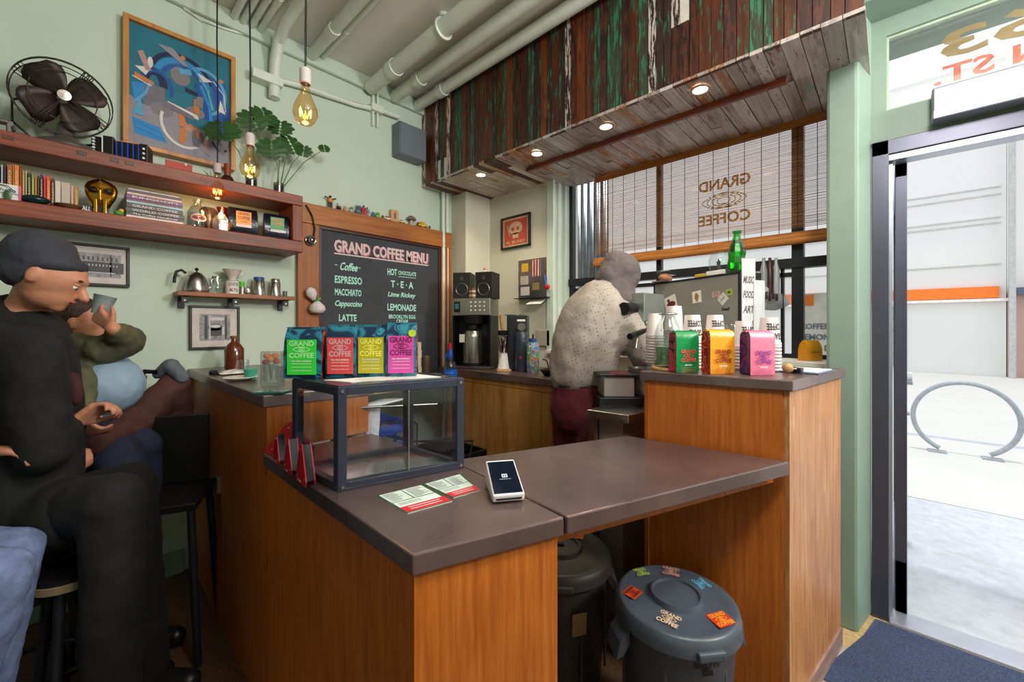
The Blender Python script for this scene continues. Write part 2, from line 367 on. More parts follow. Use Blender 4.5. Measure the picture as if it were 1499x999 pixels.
MB().b2((2.19, .34, SZ-.028), (2.215, 1.9, SZ+.0)).build('batten', wood('batten_wood', '4A1E0E', '7A381A', '8E4A24', 1, 9), sof, bev=.002)
LAMPG = emis('downlight_glow', (1, .9, .72), 3.0)
for px, py in ((704, 255), (786, 224), (887, 184), (1025, 130)):
    q = on(px, py, Z=SZ)
    t = thing('downlight', {704: 'round recessed downlight in the soffit nearest the green wall', 786: 'second round recessed downlight from the green wall', 887: 'third round recessed downlight from the green wall', 1025: 'round recessed downlight in the soffit nearest the street door'}[px], 'ceiling light', (q.x, q.y, SZ-.004), 0, 'downlights in the plank soffit')
    MB().lathe([(.034, .0), (.034, -.004), (.043, -.005), (.046, 0)], seg=28).build('trim_ring', mat('ring_metal', 'B89878', .3, .6), t, smooth=True)
    MB().cyl((0, 0, -.001), (0, 0, -.003), .034, seg=28).build('diffuser', LAMPG, t)
    light('downlight_beam', 'SPOT', (q.x, q.y, SZ-.02), (0, 0, 0), 9, (1, .85, .62), spot_size=2.2, spot_blend=.8, shadow_soft_size=.03)
# ---- post and entry frame
postp = [(2.28, .205), (2.28, .097), (2.47, .06), (2.5, .06), (2.86, .1), (2.86, .21)]
struct(MB().prism(postp, 0, CZ).build('trim_5', GREEN2, bev=.012))
struct(MB().b2((2.29, -5, 2.70), (2.5, .097, CZ)).build('trim_6', GREEN2, bev=.008))
tr = thing('window_2', None, None); tr['kind'] = 'structure'
MB().b2((2.47, -1.05, 2.15), (2.53, .06, 2.285)).b2((2.47, -1.05, 2.62), (2.53, .06, 2.70)).b2((2.47, .008, 2.285), (2.53, .06, 2.62)).b2((2.47, -1.05, 2.285), (2.53, -1.0, 2.62)).build('frame', GREEN2, tr)
MB().b2((2.485, -.0, 2.285), (2.515, .012, 2.62)).b2((2.485, -1, 2.285), (2.515, 0, 2.295)).b2((2.485, -1, 2.61), (2.515, 0, 2.62)).build('bead', mat('bead_paint', 'A9B9A6', .4), tr)
MB().b2((2.498, -1.0, 2.29), (2.502, .005, 2.615)).build('pane', GLW, tr)
# street number and street name painted on the outside, so mirrored from here
P2().text('2263', 0, 0, .62, .115).build('lettering', mat('sign_bronze', '8A7440', .5), tr, (2.506, -.47, 2.505), (0, 0, PI/2))
P2().text('MISSION ST.', 0, 0, .72, .075).build('lettering', mat('sign_red', 'B4421C', .5), tr, (2.506, -.50, 2.385), (0, 0, PI/2))
dj = thing('door_1', None, None); dj['kind'] = 'structure'
ALU = mat('bronze_aluminium', '565766', .35, .6, .05); ALUL = mat('mill_aluminium', 'B9BDCA', .35, .7, .05)
MB().b2((2.46, .0, 0), (2.54, .058, 2.15)).build('jamb', ALU, dj, bev=.003)
MB().b2((2.46, -1.05, 2.085), (2.54, .058, 2.15)).build('head', ALU, dj, bev=.003)
MB().b2((2.50, -.012, 0), (2.56, .0, 2.085)).b2((2.47, -1.05, 2.06), (2.56, 0, 2.085)).build('stop', ALUL, dj)
MB().b2((2.46, -1.05, 0), (2.54, -.99, 2.15)).build('jamb', ALU, dj, bev=.003)
MB().b2((2.45, -.99, .001), (2.58, .0, .014)).build('threshold', ALUL, dj, bev=.004)
MB().b2((2.40, -.62, 2.20), (2.47, -.13, 2.30)).build('closer_cover', mat('closer_grey', '8A8A96', .4, .4), dj, bev=.006)
MB().b2((2.38, -.62, 2.165), (2.47, -.13, 2.2)).build('closer_plate', ALUL, dj, bev=.004)
# the leaf stands open at right angles, outward
MB().b2((2.56, -.06, .015), (2.60, -.02, 2.08)).b2((3.42, -.06, .015), (3.46, -.02, 2.08)).b2((2.56, -.06, .015), (3.46, -.02, .25)).b2((2.56, -.06, 2.0), (3.46, -.02, 2.08)).build('leaf_frame', ALU, dj, bev=.003)
MB().b2((2.6, -.042, .25), (3.42, -.038, 2.0)).build('pane', GLW, dj)
MB().cyl((3.38, -.06, 1.02), (3.38, -.10, 1.02), .03).cyl((3.38, -.06, .8), (3.38, -.09, .8), .012).b2((3.30, -.1, .98), (3.37, -.07, 1.0)).build('lock_handle', ALUL, dj)
# ---- ceiling pipes and conduits
def pipe(X, z, r, y0=-5, y1=2.76, label=None):
    o = MB().cyl((X, y0, z), (X, y1, z), r, seg=20).cyl((X, y1-.35, z), (X, y1-.28, z), r*1.18, seg=20).cyl((X, .4, z), (X, .5, z), r*1.18, seg=20).build('ceiling_pipe', PIPEP, smooth=True)
    tag(o, label, 'pipe', 'painted pipes under the ceiling'); return o
for i, X in enumerate((.62, .665, .71, .755)):
    pipe(X, 3.1, .017, label=['thinnest outer painted conduit of the four thin ones, nearest the painting', 'second thin painted conduit from the painting under the ceiling', 'third thin painted conduit from the painting under the ceiling', 'fourth thin painted conduit, beside the bending pipe'][i])
pipe(1.05, 3.09, .032, label='medium painted pipe between the bending pipe and the big bracketed pipe'); 
pipe(1.12, 3.11, .014, label='thin painted conduit running tight beside the medium pipe')
pipe(1.46, 3.055, .048, label='thickest painted pipe with a hanger ring, behind the nearest bulb cord')
pipe(1.66, 3.07, .042, label='second thick painted pipe, just right of the hanger pipe')
pipe(1.86, 3.08, .04, label='thick painted pipe closest to the plank soffit')
pipe(1.95-.015, 3.115, .012, label='thin painted conduit between the thick pipes and the soffit')
tag(MB().tube([(.83, -5, 3.09), (.83, 2.3, 3.09), (.83, 2.55, 3.08), (.83, 2.68, 3.03), (.83, 2.74, 2.93), (.83, 2.76, 2.8), (.83, 2.76, 2.72)], .032, 12).build('bent_pipe', PIPEP, smooth=True), 'painted pipe bending down from the ceiling to the wall channel', 'pipe')
tag(MB().tor((1.46, 1.9, 3.055), .055, .008, (PI/2, 0, 0)).cyl((1.46, 1.9, 3.1), (1.46, 1.9, CZ), .006).cyl((1.46, 1.9, 3.12), (1.46, 1.9, CZ), .025).build('pipe_hanger', PIPEP, smooth=True), 'ring hanger holding the thickest ceiling pipe', 'hanger')
wc = thing('wall_conduit', 'painted conduit along the green wall ending at the grey box', 'conduit', (0, 0, 0))
a, b_ = on(375, 112, Y=2.765), on(404, 122, Y=2.765)
MB().b2((a.x-.03, 2.72, b_.z-.03), (b_.x+.03, 2.8, a.z+.03)).build('channel_box', PIPEP, wc, bev=.006)
pts = [on(px, py, Y=2.77) for px, py in ((400, 115), (440, 126), (480, 140), (520, 153), (560, 163), (584, 172))]
MB().tube(pts, .017, 10).build('tube', PIPEP, wc, smooth=True)
q = on(550, 160, Y=2.78)
MB().b2((q.x-.03, 2.77, q.z-.13), (q.x-.018, 2.8, q.z+.14)).b2((q.x+.005, 2.77, q.z-.13), (q.x+.017, 2.8, q.z+.14)).b2((q.x-.05, 2.74, q.z-.03), (q.x+.04, 2.79, q.z+.02)).build('bracket', PIPEP, wc)
a, b_ = on(584, 165, Y=2.70), on(620, 195, Y=2.70)
jb = thing('junction_box', 'grey steel junction box on the green wall beside the soffit', 'electrical box', (0, 0, 0))
MB().b2((a.x, 2.69, 2.62), (SX-.03, 2.8, 2.87)).build('housing', mat('box_grey', '6C7680', .45, .2, .05), jb, bev=.006)
MB().b2((a.x+.006, 2.682, 2.626), (SX-.036, 2.69, 2.864)).build('cover', mat('box_grey2', '737D87', .45, .2, .05), jb, bev=.003)
tag(MB().tube([on(258, 0, Y=2.79), on(272, 14, Y=2.79), on(296, 30, Y=2.79), on(330, 42, Y=2.79), on(400, 62, Y=2.79)], .007, 6).build('thin_cable', PIPEP, smooth=True), 'thin painted cable curving along the top of the green wall', 'cable')
# ---- front door mat
dm = thing('door_mat', 'dark blue grey ribbed doormat with smooth rubber border', 'door mat', (0, 0, 0))
MATM = mat('mat_pile', '3C4868', .9, var=.75, scale=260, bump=.8); MATR = mat('mat_rubber', '4A5068', .5)
A_ = on(1275, 905, Z=0); A_ = Vector((2.44, .045, 0)); B_ = on(1219, 999, Z=0); dv = (B_-A_); dv.z = 0; E_ = A_ + dv*1.12; sd = Vector((2.44, -1.6, 0))
MB().prism([(A_.x, A_.y), (E_.x, E_.y), (E_.x+.3, -1.6), (2.44, -1.6)], .004, .01).build('border', MATR, dm)
nn = Vector((dv.y, -dv.x, 0)).normalized()*.02
if nn.x < 0: nn = -nn
MB().prism([(A_.x-.02+nn.x*.3, A_.y-.03+nn.y*.6), (E_.x+nn.x+.02, E_.y+nn.y+.02), (E_.x+.32, -1.57), (2.42, -1.57)], .01, .017).build('pile', MATM, dm)
# ================================================================ outside
CONC = mat('sidewalk_concrete', 'B4B9C4', .8, var=.12, scale=14); PAVE = mat('street_paving', 'C4C4C2', .8, var=.03, scale=2)
sw = thing('sidewalk', None, None); sw['kind'] = 'structure'
yy = -7.0
while yy < 9:
    MB().b2((2.58, yy+.006, -.1), (4.4, yy+1.2, 0)).build('slab', CONC, sw, bev=.004); yy += 1.206
MB().b2((4.41, -30, -.1), (6.9, 40, 0)).build('outer_paving', PAVE, sw)
MB().b2((6.9, -30, -.12), (7.05, 40, .0)).build('kerb', mat('kerb_grey', 'A8ADB6', .8), sw)
struct(MB().b2((7.05, -40, -.25), (60, 60, -.12)).build('road', PAVE))
br = thing('bike_rack', 'grey steel ring bicycle rack bolted to the pavement outside', 'bike rack', (6.18, -.56, 0))
RM = mat('rack_steel', '9AA2AA', .45, .1, .15, 30)
MB().tube([(0, .37*math.cos(a), .37+.37*math.sin(a)) for a in [math.radians(-62+304*k/48) for k in range(49)]], .022, 10).build('ring', RM, br, smooth=True)
MB().b2((-.06, -.26, 0), (.06, -.12, .012)).build('foot_plate', RM, br); MB().b2((-.06, .12, 0), (.06, .26, .012)).build('foot_plate', RM, br)
bd = thing('building', 'white commercial building across the street with orange sign band', 'building', (18, 0, 0))
FAC = mat('facade_white', 'DEDEDC', .8, var=.02, scale=1)
yb0, yb1 = on(1473, 500, X=18).y, 30
MB().b2((0, yb0, -.12), (8, 40, 9)).build('wall', FAC, bd)
for k, py in enumerate((272, 283, 317, 325, 386)):
    zz = on(1470, py, X=18).z
    MB().b2((-.03, yb0+.1, zz-.02), (0, 40, zz+.02)).build('ledge', mat('ledge_grey', 'BEBEBC', .8), bd)
z0, z1, ye = on(1463, 436, X=17.9).z, on(1463, 419, X=17.9).z, on(1463, 430, X=17.9).y
ORB = mat('sign_orange', 'F07A1E', .5, var=.04)
for k in range(8):
    MB().b2((-.12, ye+k*2.2, z0), (-.02, ye+k*2.2+2.17, z1)).build('sign_panel', ORB, bd)
MB().b2((-.2, ye-.2, z0-.1), (-.02, 30, z0-.02)).build('sign_rail', mat('rail_white', 'EDE6DE', .7), bd)
q0, q1 = on(1322, 450, X=17.98), on(1305, 535, X=17.98)
gy0, gy1 = q0.y, q1.y
gt = MB()
for k in range(9):
    g = gy0+(gy1-gy0)*k/8; gt.b2((-.06, g-.02, q1.z), (-.03, g+.02, q0.z))
for k in range(6):
    zz = q1.z+(q0.z-q1.z)*k/5; gt.b2((-.06, gy0, zz-.02), (-.03, gy1, zz+.02))
gt.build('gate', mat('gate_grey', '9A9C9A', .6), bd)
for k in range(7):
    yv = 6.3+k*2.4
    MB().b2((-.03, yv, .6), (0, yv+1.7, 1.6)).build('window', mat('far_glass', 'B8C0C4', .2), bd)
bb = thing('brick_building', 'red brick building with painted graffiti beside the white one', 'building', (18, 0, 0))
BRK = mat('brick_red', '96423A', .8, var=.3, scale=8)
m, t, n, l, b = nt('brick_wall'); bt = n.new('ShaderNodeTexBrick'); bt.inputs['Scale'].default_value = 3; bt.inputs['Color1'].default_value = c4(hx('9A4A40')); bt.inputs['Color2'].default_value = c4(hx('7E342E')); bt.inputs['Mortar'].default_value = c4(hx('B89A90'))
tc = n.new('ShaderNodeTexCoord'); mp = n.new('ShaderNodeMapping'); mp.inputs['Rotation'].default_value = (PI/2, 0, PI/2); l.new(tc.outputs['Object'], mp.inputs[0]); l.new(mp.outputs[0], bt.inputs[0]); l.new(bt.outputs[0], b.inputs['Base Color'])
zb = on(1485, 430, X=18).z
MB().b2((0, -25, -.12), (8, yb0-.02, zb)).build('wall', m, bb); MB().b2((.1, -25, zb), (8, yb0-.02, 8)).build('upper_wall', FAC, bb)
MB().b2((-.3, -25, zb-.05), (0, yb0-.1, zb+.15)).build('beam', mat('beam_blue', '5A6274', .6), bb); MB().b2((-.1, -25, zb-.55), (0, yb0-.9, zb-.1)).build('fascia', mat('fascia_tan', 'D8A468', .7), bb)
gx = yb0-1.05
for s_, a_, b_ in (('S', 0, 1.0), ('A', .1, .62), ('M', .1, .18)): P2().text(s_, a_, b_, .42, .40).build('lettering', TEXTW, bb, (-.02, gx, 1.3), (0, 0, -PI/2))
for s_, a_, b_ in (('SMH', 0, 0), ('PSD', .1, -.55), ('LDBR', .2, -.98)): P2().text(s_, a_, b_, 1.1, .35).build('lettering', mat('graffiti_yellow', 'D8A860', .6), bb, (-.02, gx-.2, .95), (0, 0, -PI/2))
tag(MB().b2((17.6, yb0-.12, -.12), (17.69, yb0-.0, 8.5)).build('drain_pipe', mat('pipe_far', 'B8B8B8', .6)), 'pale drain pipe where the two street buildings meet', 'pipe')
# corrugated hoarding and hanging sign just outside the far end of the window
cp = MB(); 
ys = [2.65-k*.012 for k in range(64)]
cp.grid([[(3.35+.012*math.sin(k*1.05), yv, z) for k, yv in enumerate(ys)] for z in (.0, 3.0)])
tag(cp.build('corrugated_panel', mat('corrugated_steel', '7A8088', .3, .8, .3, 6), sol=.003, smooth=True), 'corrugated metal panel standing outside the far end of the window', 'panel')
sg = thing('street_menu_board', 'white board of small blue lettering standing on the sidewalk outside the window', 'sign', (3.3, 0, 0))
ya, yb_ = on(1166, 480, X=3.3).y, on(1250, 480, X=3.3).y
MB().b2((0, yb_, .9), (.03, ya, on(1180, 430, X=3.3).z)).b2((0, yb_, 0), (.03, yb_+.04, .9)).b2((0, ya-.04, 0), (.03, ya, .9)).build('sheet', mat('banner_white', 'DADBD8', .7), sg)
pp = P2()
for k in range(4):
    pp.text(('COFFEE  TEA', 'LEMONADE', 'OPEN DAILY', 'ESPRESSO')[k], .0, .12-k*.07, (ya-yb_)*.85, .04)
pp.build('lettering', mat('banner_ink', '5C7480', .7), sg, (-.004, (ya+yb_)/2, 1.2), (0, 0, -PI/2))
P2().rect(0, 0, (ya-yb_)*.3, .07).build('stripe', ORB, sg, (-.004, ya-.05, on(1180, 440, X=3.3).z), (0, 0, -PI/2))
# ================================================================ bamboo blind
bl = thing('bamboo_blind', 'rolled bamboo blind hanging inside the window, tied low', 'blind', (2.70, 0, 0))
yL, yR = on(872, 260, X=2.70).y, .22
zT = on(960, 228, X=2.70).z; zT = SZ-.02
zB = on(1100, 356, X=2.70).z
m, t, n, l, b = nt('bamboo'); n.remove(b); o_ = n['Material Output']
df = n.new('ShaderNodeBsdfDiffuse'); tl = n.new('ShaderNodeBsdfTranslucent'); mx = n.new('ShaderNodeMixShader'); mx.inputs[0].default_value = .65
nz = noise(n, l, 30, coords(n, l, (1, .2, 6)), 3); rr = ramp(n, l, nz.outputs[0], [(.3, hx('B07840')), (.7, hx('F0C890'))]); l.new(rr.outputs[0], df.inputs[0]); l.new(rr.outputs[0], tl.inputs[0]); l.new(df.outputs[0], mx.inputs[1]); l.new(tl.outputs[0], mx.inputs[2]); l.new(mx.outputs[0], o_.inputs[0]); BAM = m
sl = MB(); z = zT; k = 0
while z > zB+.05:
    ph = random.uniform(0, 6)
    sl.box((random.uniform(-.002, .002), (yL+yR)/2, z), (.002, yL-yR, .0031), (random.uniform(-.0012, .0012), 0, 0)); z -= .0075; k += 1
s_ = sl.build('slats', BAM, bl); s_['kind'] = 'stuff'
BAMD = wood('bamboo_roll', '8A4A16', 'C07830', 'D89A50', 1, 14, .5, 30)
MB().cyl((.0, yR, zB), (.0, yL, zB), .032, seg=14).cyl((-.02, yR, zB-.02), (-.02, yL, zB-.02), .022, seg=12).build('bottom_roll', BAMD, bl, smooth=True)
MB().b2((-.012, yR, zT-.02), (.012, yL, zT+.02)).build('head_rail', BAMD, bl)
for k in range(16):
    yv = yR+.06+(yL-yR-.12)*k/15
    MB().cyl((-.006, yv, zB), (-.006, yv, zT), .0018, seg=5).build('string', mat('string_dark', '3A3430', .8), bl)
for py_, zz in ((.62, 0), (1.28, 0)):
    MB().tube([(-.03, py_, zB-.04), (-.04, py_+.02, zB-.09), (-.035, py_-.015, zB-.12), (-.04, py_+.005, zB-.16)], .003, 6).build('pull_cord', PINE, bl)
# ================================================================ counters
LZ, LH, RH, TK = .896, 1.088, 1.149, .042
cdir = Vector((.315, -.121, 0)).normalized(); cn = Vector((cdir.y, -cdir.x, 0))      # along the skewed customer edge; cn points to the customer
def onl(px, py): return on(px, py, Z=LZ)
c0 = onl(603.7, 812.3); c1 = onl(826, 757.5); f0 = onl(830, 757); f1 = onl(1159, 675.4); s0 = onl(684, 684)
lc = thing('low_counter', 'low end of the plywood customer counter with dark zinc top holding the glass case', 'counter', (0, 0, 0))
def cut(poly): return [(p[0], p[1]) for p in poly]
MB().prism(cut([c0, c1, (.80, .94), (.80, 1.5), (c0.x, 1.53)]), LZ-TK, LZ).build('top', ZINC, lc, bev=.004)
ins = .012
MB().prism([(c0.x+ins, c0.y+.012), (c1.x-.004, c1.y+.016), (c1.x-.004, c1.y+.032), (c0.x+ins, c0.y+.03)], 0, LZ-TK).build('end_panel', PLY, lc)
MB().b2((c0.x+ins, c0.y+.03, 0), (c0.x+ins+.018, 1.53, LZ-TK)).build('side_panel', PLY, lc)
MB().b2((.46, .75, .30), (.74, 1.5, .32)).b2((.46, .75, .60), (.74, 1.5, .62)).build('inner_shelf', PLY, lc)
hc = thing('bar_counter', 'raised plywood bar counter running back to the green wall', 'counter', (0, 0, 0))
MB().prism([(c0.x, 1.53), (.82, 1.52), (.82, WY-.002), (c0.x-.01, WY-.002)], LH-TK, LH).build('top', ZINC, hc, bev=.004)
MB().b2((c0.x+ins, 1.55, 0), (c0.x+ins+.018, WY-.002, LH-TK)).build('side_panel', PLY, hc)
MB().b2((c0.x+ins, 1.532, LZ), (.80, 1.55, LH-TK)).build('end_panel', PLY, hc)
MB().b2((.78, 1.55, 0), (.80, WY-.002, .5)).build('inner_panel', PLY, hc)
MB().b2((.45, 1.6, .62), (.80, WY-.002, .64)).build('inner_shelf', PLY, hc)
tag(MB().box((c0.x+.004, 2.18, .62), (.018, .05, .07)).build('outlet_box', STEEL, bev=.003), 'small metal outlet box on the dark side of the bar counter', 'outlet')
# lift-up flap bridging to the right counter
fl = thing('counter_flap', 'wide zinc covered counter flap bridging to the tall right counter', 'counter flap', (0, 0, 0))
bk0, bk1 = Vector((.812, 1.015, 0)), Vector((1.455, .748, 0)); f1 = f1-(f1-f0).normalized()*.012
MB().prism(cut([f0, f1, bk1, bk0]), LZ-TK, LZ).build('top', ZINC, fl, bev=.004)
MB().prism(cut([f0+cn*-.05, f1+cn*-.05, f1+cn*-.09, f0+cn*-.09]), LZ-TK-.04, LZ-TK).build('cleat', PLY, fl)
# tall right counter
A, B = Vector((1.54, .222, 0)), Vector((1.47, .70, 0)); C_ = Vector((2.135, .13, 0)); D = B+(C_-A)
u1 = (C_-A).normalized(); v1 = (B-A).normalized()
tc_ = thing('tall_counter', 'tall worn plywood counter with zinc top beside the street door', 'counter', (0, 0, 0))
def corner(i, j, a, b_): 
    base = A if (i, j) == (0, 0) else B if (i, j) == (0, 1) else C_ if (i, j) == (1, 0) else D
    return base + u1*(a*(1 if i == 0 else -1)) + v1*(b_*(1 if j == 0 else -1))
MB().prism(cut([A, C_, D, B]), RH-.036, RH).build('top', ZINC, tc_, bev=.004)
def panel(p, q, z0, z1, m, name, th=.018, n=None):
    d = (q-p).normalized(); nn = Vector((-d.y, d.x, 0))
    if n is not None and nn.dot(n) < 0: nn = -nn
    return MB().prism(cut([p, q, q+nn*th, p+nn*th]), z0, z1).build(name, m, tc_, bev=.0015)
i_ = .012
panel(corner(0, 0, i_, .03), corner(0, 1, i_, i_), 0, RH-.036, PLY, 'front_panel', n=u1)
panel(corner(0, 0, i_, i_), corner(0, 0, .13, i_), 0, RH-.036, PLYW, 'corner_board', .02, v1)
panel(corner(0, 0, .132, i_+.003), corner(1, 0, .0, i_+.003), .09, RH-.036, PLYW, 'end_panel', n=v1)
panel(corner(0, 0, .132, i_-.004), corner(1, 0, .0, i_-.004), .012, .09, wood('kick_wood', '7A5A54', 'A08078', 'B8A098', 0, 9), 'kick_board', .02, v1)
panel(corner(0, 0, .10, -.004), corner(1, 0, .0, -.004), 0, .014, mat('kick_rail', 'C8B8B8', .35, .5), 'floor_strip', .02, v1)
panel(corner(0, 1, i_, i_), corner(1, 1, i_, i_), 0, RH-.036, PLY, 'back_panel', n=-v1)
panel(corner(1, 0, i_, i_+.02), corner(1, 1, i_, i_+.02), 0, RH-.036, PLY, 'inner_panel', n=-u1)
# back counter under the window
bc = thing('back_counter', 'birch cabinet run with dark worktop along the window wall', 'cabinet', (0, 0, 0))
MB().b2((1.95, 1.10, .955), (2.515, 2.60, 1.0)).build('worktop', ZINC, bc, bev=.003)
MB().b2((1.985, 1.12, .08), (2.51, 2.36, .95)).build('carcass', BIRCH, bc)
MB().b2((1.985, 2.36, .08), (2.51, 2.60, .95)).build('side_carcass', BIRCH, bc)
for y0, y1 in ((2.085, 2.355), (1.585, 2.080), (1.125, 1.580)):
    MB().b2((1.968, y0, .1), (1.985, y1, .91)).build('door', BIRCH, bc, bev=.0015)
MB().b2((1.972, 1.125, .915), (1.985, 2.36, .952)).build('rail', BIRCH, bc)
# low worktop shelf along the green wall
ws = thing('work_shelf', 'pine work shelf on a steel pipe leg behind the glass case', 'shelf', (0, 0, 0))
MB().b2((.83, 2.34, .895), (1.94, 2.79, .93)).build('top', PINE, ws, bev=.004)
MB().cyl((1.88, 2.42, 0), (1.88, 2.42, .895), .017).cyl((1.88, 2.42, .005), (1.88, 2.42, 0), .04).build('leg', STEEL, ws, smooth=True)
# ================================================================ case
K0, K1 = onl(494.6, 721.5), onl(679.5, 685.5)
KB = Vector((.455, 1.37, 0)); kd = (K1-K0); kd.z = 0; KW = kd.length; kx = kd.normalized(); ky = Vector((-kx.y, kx.x, 0))
KD, KH = .245, .268
ang = math.atan2(kx.y, kx.x)
SHR = Matrix.Identity(4); SHR[0][1] = -.38      # the case is racked a little out of square
case = thing('display_case', 'navy framed acrylic display case on the low counter', 'display case', (K0.x, K0.y, LZ), ang)
fw = .022
def bar(a, b_, n='frame_bar', m=NAVY):
    g = MB(); g.b2(a, b_); g.b.transform(SHR) if hasattr(g.b, 'transform') else bmesh.ops.transform(g.b, matrix=SHR, verts=g.b.verts)
    return g.build(n, m, case, bev=.0015)
for x in (0, KW-fw):
    for y_ in (0, KD-fw): bar((x, y_, 0), (x+fw, y_+fw, KH))
for z_ in (0, KH-fw):
    bar((fw, 0, z_), (KW-fw, fw, z_+fw)); bar((fw, KD-fw, z_), (KW-fw, KD, z_+fw)); bar((0, fw, z_), (fw, KD-fw, z_+fw)); bar((KW-fw, fw, z_), (KW, KD-fw, z_+fw))
bar((0, 0, .004), (KW, KD, .008), 'floor_panel', mat('case_floor', '7A706E', .12, .3, .1))
bar((.002, .002, KH), (KW-.002, KD-.002, KH+.004), 'top_panel', mat('case_top', '3A4250', .15, .2, .1))
for a, b_ in (((fw, .004, fw), (KW-fw, .007, KH-fw)), ((fw, KD-.007, fw), (KW-fw, KD-.004, KH-fw)), ((.004, fw, fw), (.007, KD-fw, KH-fw)), ((KW-.007, fw, fw), (KW-.004, KD-fw, KH-fw))):
    bar(a, b_, 'pane', ACR)
bar((KW*.52, .001, fw), (KW*.52+.004, .004, KH-fw), 'pane_edge', STEEL)
for x in (fw/2, KW-fw/2):
    for z_ in (fw/2, KH-fw/2): MB().cyl((x, 0, z_), (x, -.003, z_), .0045, seg=12).build('bolt', STEEL, case, smooth=True)
for z_ in (fw/2, KH-fw/2): MB().cyl((0, fw/2, z_), (-.003, fw/2, z_), .0045, seg=12).build('bolt', STEEL, case, smooth=True)
CM = Matrix.Translation((K0.x, K0.y, LZ)) @ Matrix.Rotation(ang, 4, 'Z')
# paper price sheet lying on the case
def flat(name, label, cat, quad, z, m, th=.0015, group=None):
    ctr = sum(quad, Vector())/len(quad); ctr.z = z
    t = thing(name, label, cat, ctr, 0, group)
    MB().prism([(p.x-ctr.x, p.y-ctr.y) for p in quad], 0, th).build('sheet', m, t); return t, ctr
TZ = LZ+KH+.0045
qd = [CM @ Vector(p) for p in ((.04, .04, 0), (.29, .03, 0), (.25, .13, 0), (-.02, .13, 0))]
ps, ctr = flat('price_sheet', 'crumpled white paper sheet lying on top of the display case', 'paper', qd, TZ, PAPER)
pp = P2()
for k in range(5): pp.text('GRAND COFFEE BEANS', random.uniform(-.01, .01), .05-k*.024, .16, .007)
o = pp.build('lettering', mat('ink_grey', '8A8A8C', .7), ps, (0, 0, .002), (-PI/2, 0, ang))
# ---- coffee bags
def bag(name, label, loc, rz, W, H, T, front, side, lab=None, labm=None, group=None, clip=True, th=(.9, 1, 1, .7, .3, .10)):
    t = thing(name, label, 'coffee bag', loc, rz, group)
    h = [0, .03, .55, .8, .93, 1.0]; wd = [.94, 1, 1, 1, 1, .97]
    rows = []
    for a, b_, c in zip(h, th, wd):
        r = [(-W/2*c, -T/2*b_, H*a), (-W/4*c, -T/2*b_*1.06, H*a), (0, -T/2*b_*1.1, H*a), (W/4*c, -T/2*b_*1.06, H*a), (W/2*c, -T/2*b_, H*a)]
        rows.append(r)
    m = MB().grid(rows); m.grid([[(x, -y_, z_) for x, y_, z_ in r] for r in rows]); m.build('front_and_back', front, t, smooth=True)
    m = MB()
    for sx in (-1, 1):
        m.grid([[(sx*W/2*c, -T/2*b_, H*a), (sx*(W/2*c-.10*T), 0, H*a), (sx*W/2*c, T/2*b_, H*a)] for a, b_, c in zip(h, th, wd)])
    m.poly([(-W/2*.94, -T*.45, 0), (W/2*.94, -T*.45, 0), (W/2*.94, T*.45, 0), (-W/2*.94, T*.45, 0)])
    m.build('gusset', side, t)
    y_ = -T/2*1.1-.002
    if clip: MB().b2((-W*.49, -T*.08, H*.985), (W*.49, T*.08, H*1.03)).build('seal', front, t)
    return t, y_
SW_T = swirl('bag_teal', ('2A7F92', '1E5A74', '2E8CA0', '1C3556', '2A7088', '173048'), 16, .3)
SW_R = swirl('bag_gusset_red', ('C04428', '14222E', 'D0502E', '101820', 'B83A34', '1A2030'), 22, .35)
lab = [('33D03C', 'A8F0A0', 'green'), ('D8494C', 'D8A8B0', 'red'), ('B8B020', 'F0E860', 'yellow'), ('D84FA8', '7A1E58', 'pink')]
pxs = [(448, 553), (503, 552), (547, 551), (589, 551)]
for (px, py), (lc_, tx, nm) in zip(pxs, lab):
    H = {'green': .145, 'red': .152, 'yellow': .152, 'pink': .158}[nm]
    q = on(px, py, Z=TZ); q.z = TZ
    t, y_ = bag('coffee_bag', 'teal coffee bag with %s label standing on the display case' % nm, q, CAMROT+(.12 if nm == 'pink' else .05), .108 if nm == 'green' else .088, H, .045, SW_T, SW_R, group='teal coffee bags on the display case')
    MB().box((0, y_-.001, H*.43), (.082 if nm == 'green' else .074, .002, H*.70)).build('label', mat('label_'+nm, lc_, .45, 0, .06), t)
    w_ = .070 if nm == 'green' else .064
    P2().logo(0, H*.585, w_, H*.34).build('lettering', mat('logo_'+nm, tx, .5), t, (0, y_-.0025, 0))
    pp = P2().text('FULL CIRCLE ESPRESSO', 0, H*.35, w_*.8, .004)
    for k in range(3): pp.text('WHOLE BEAN COFFEE ROASTED', 0, H*.30-k*.010, w_*.8, .0022)
    pp.build('small_print', TEXTW, t, (0, y_-.0025, 0))
    if nm == 'pink': 
        o = MB().cyl((0, 0, 0), (0, -.0015, 0), .011, seg=20).build('round_sticker', mat('lime', 'BCD83A', .5), t); o.location = (.033, y_-.003, H*.83)
# stacked clear cups behind the green bag
q = on(432, 553, Z=TZ); t = thing('plastic_cup', 'stack of clear plastic cups behind the green label bag', 'cup', (q.x+.06, q.y+.07, TZ))
for k in range(7): MB().lathe([(.025, 0), (.037, .09), (.039, .092)], (0, 0, k*.010), 20).build('cup', GL, t, smooth=True)
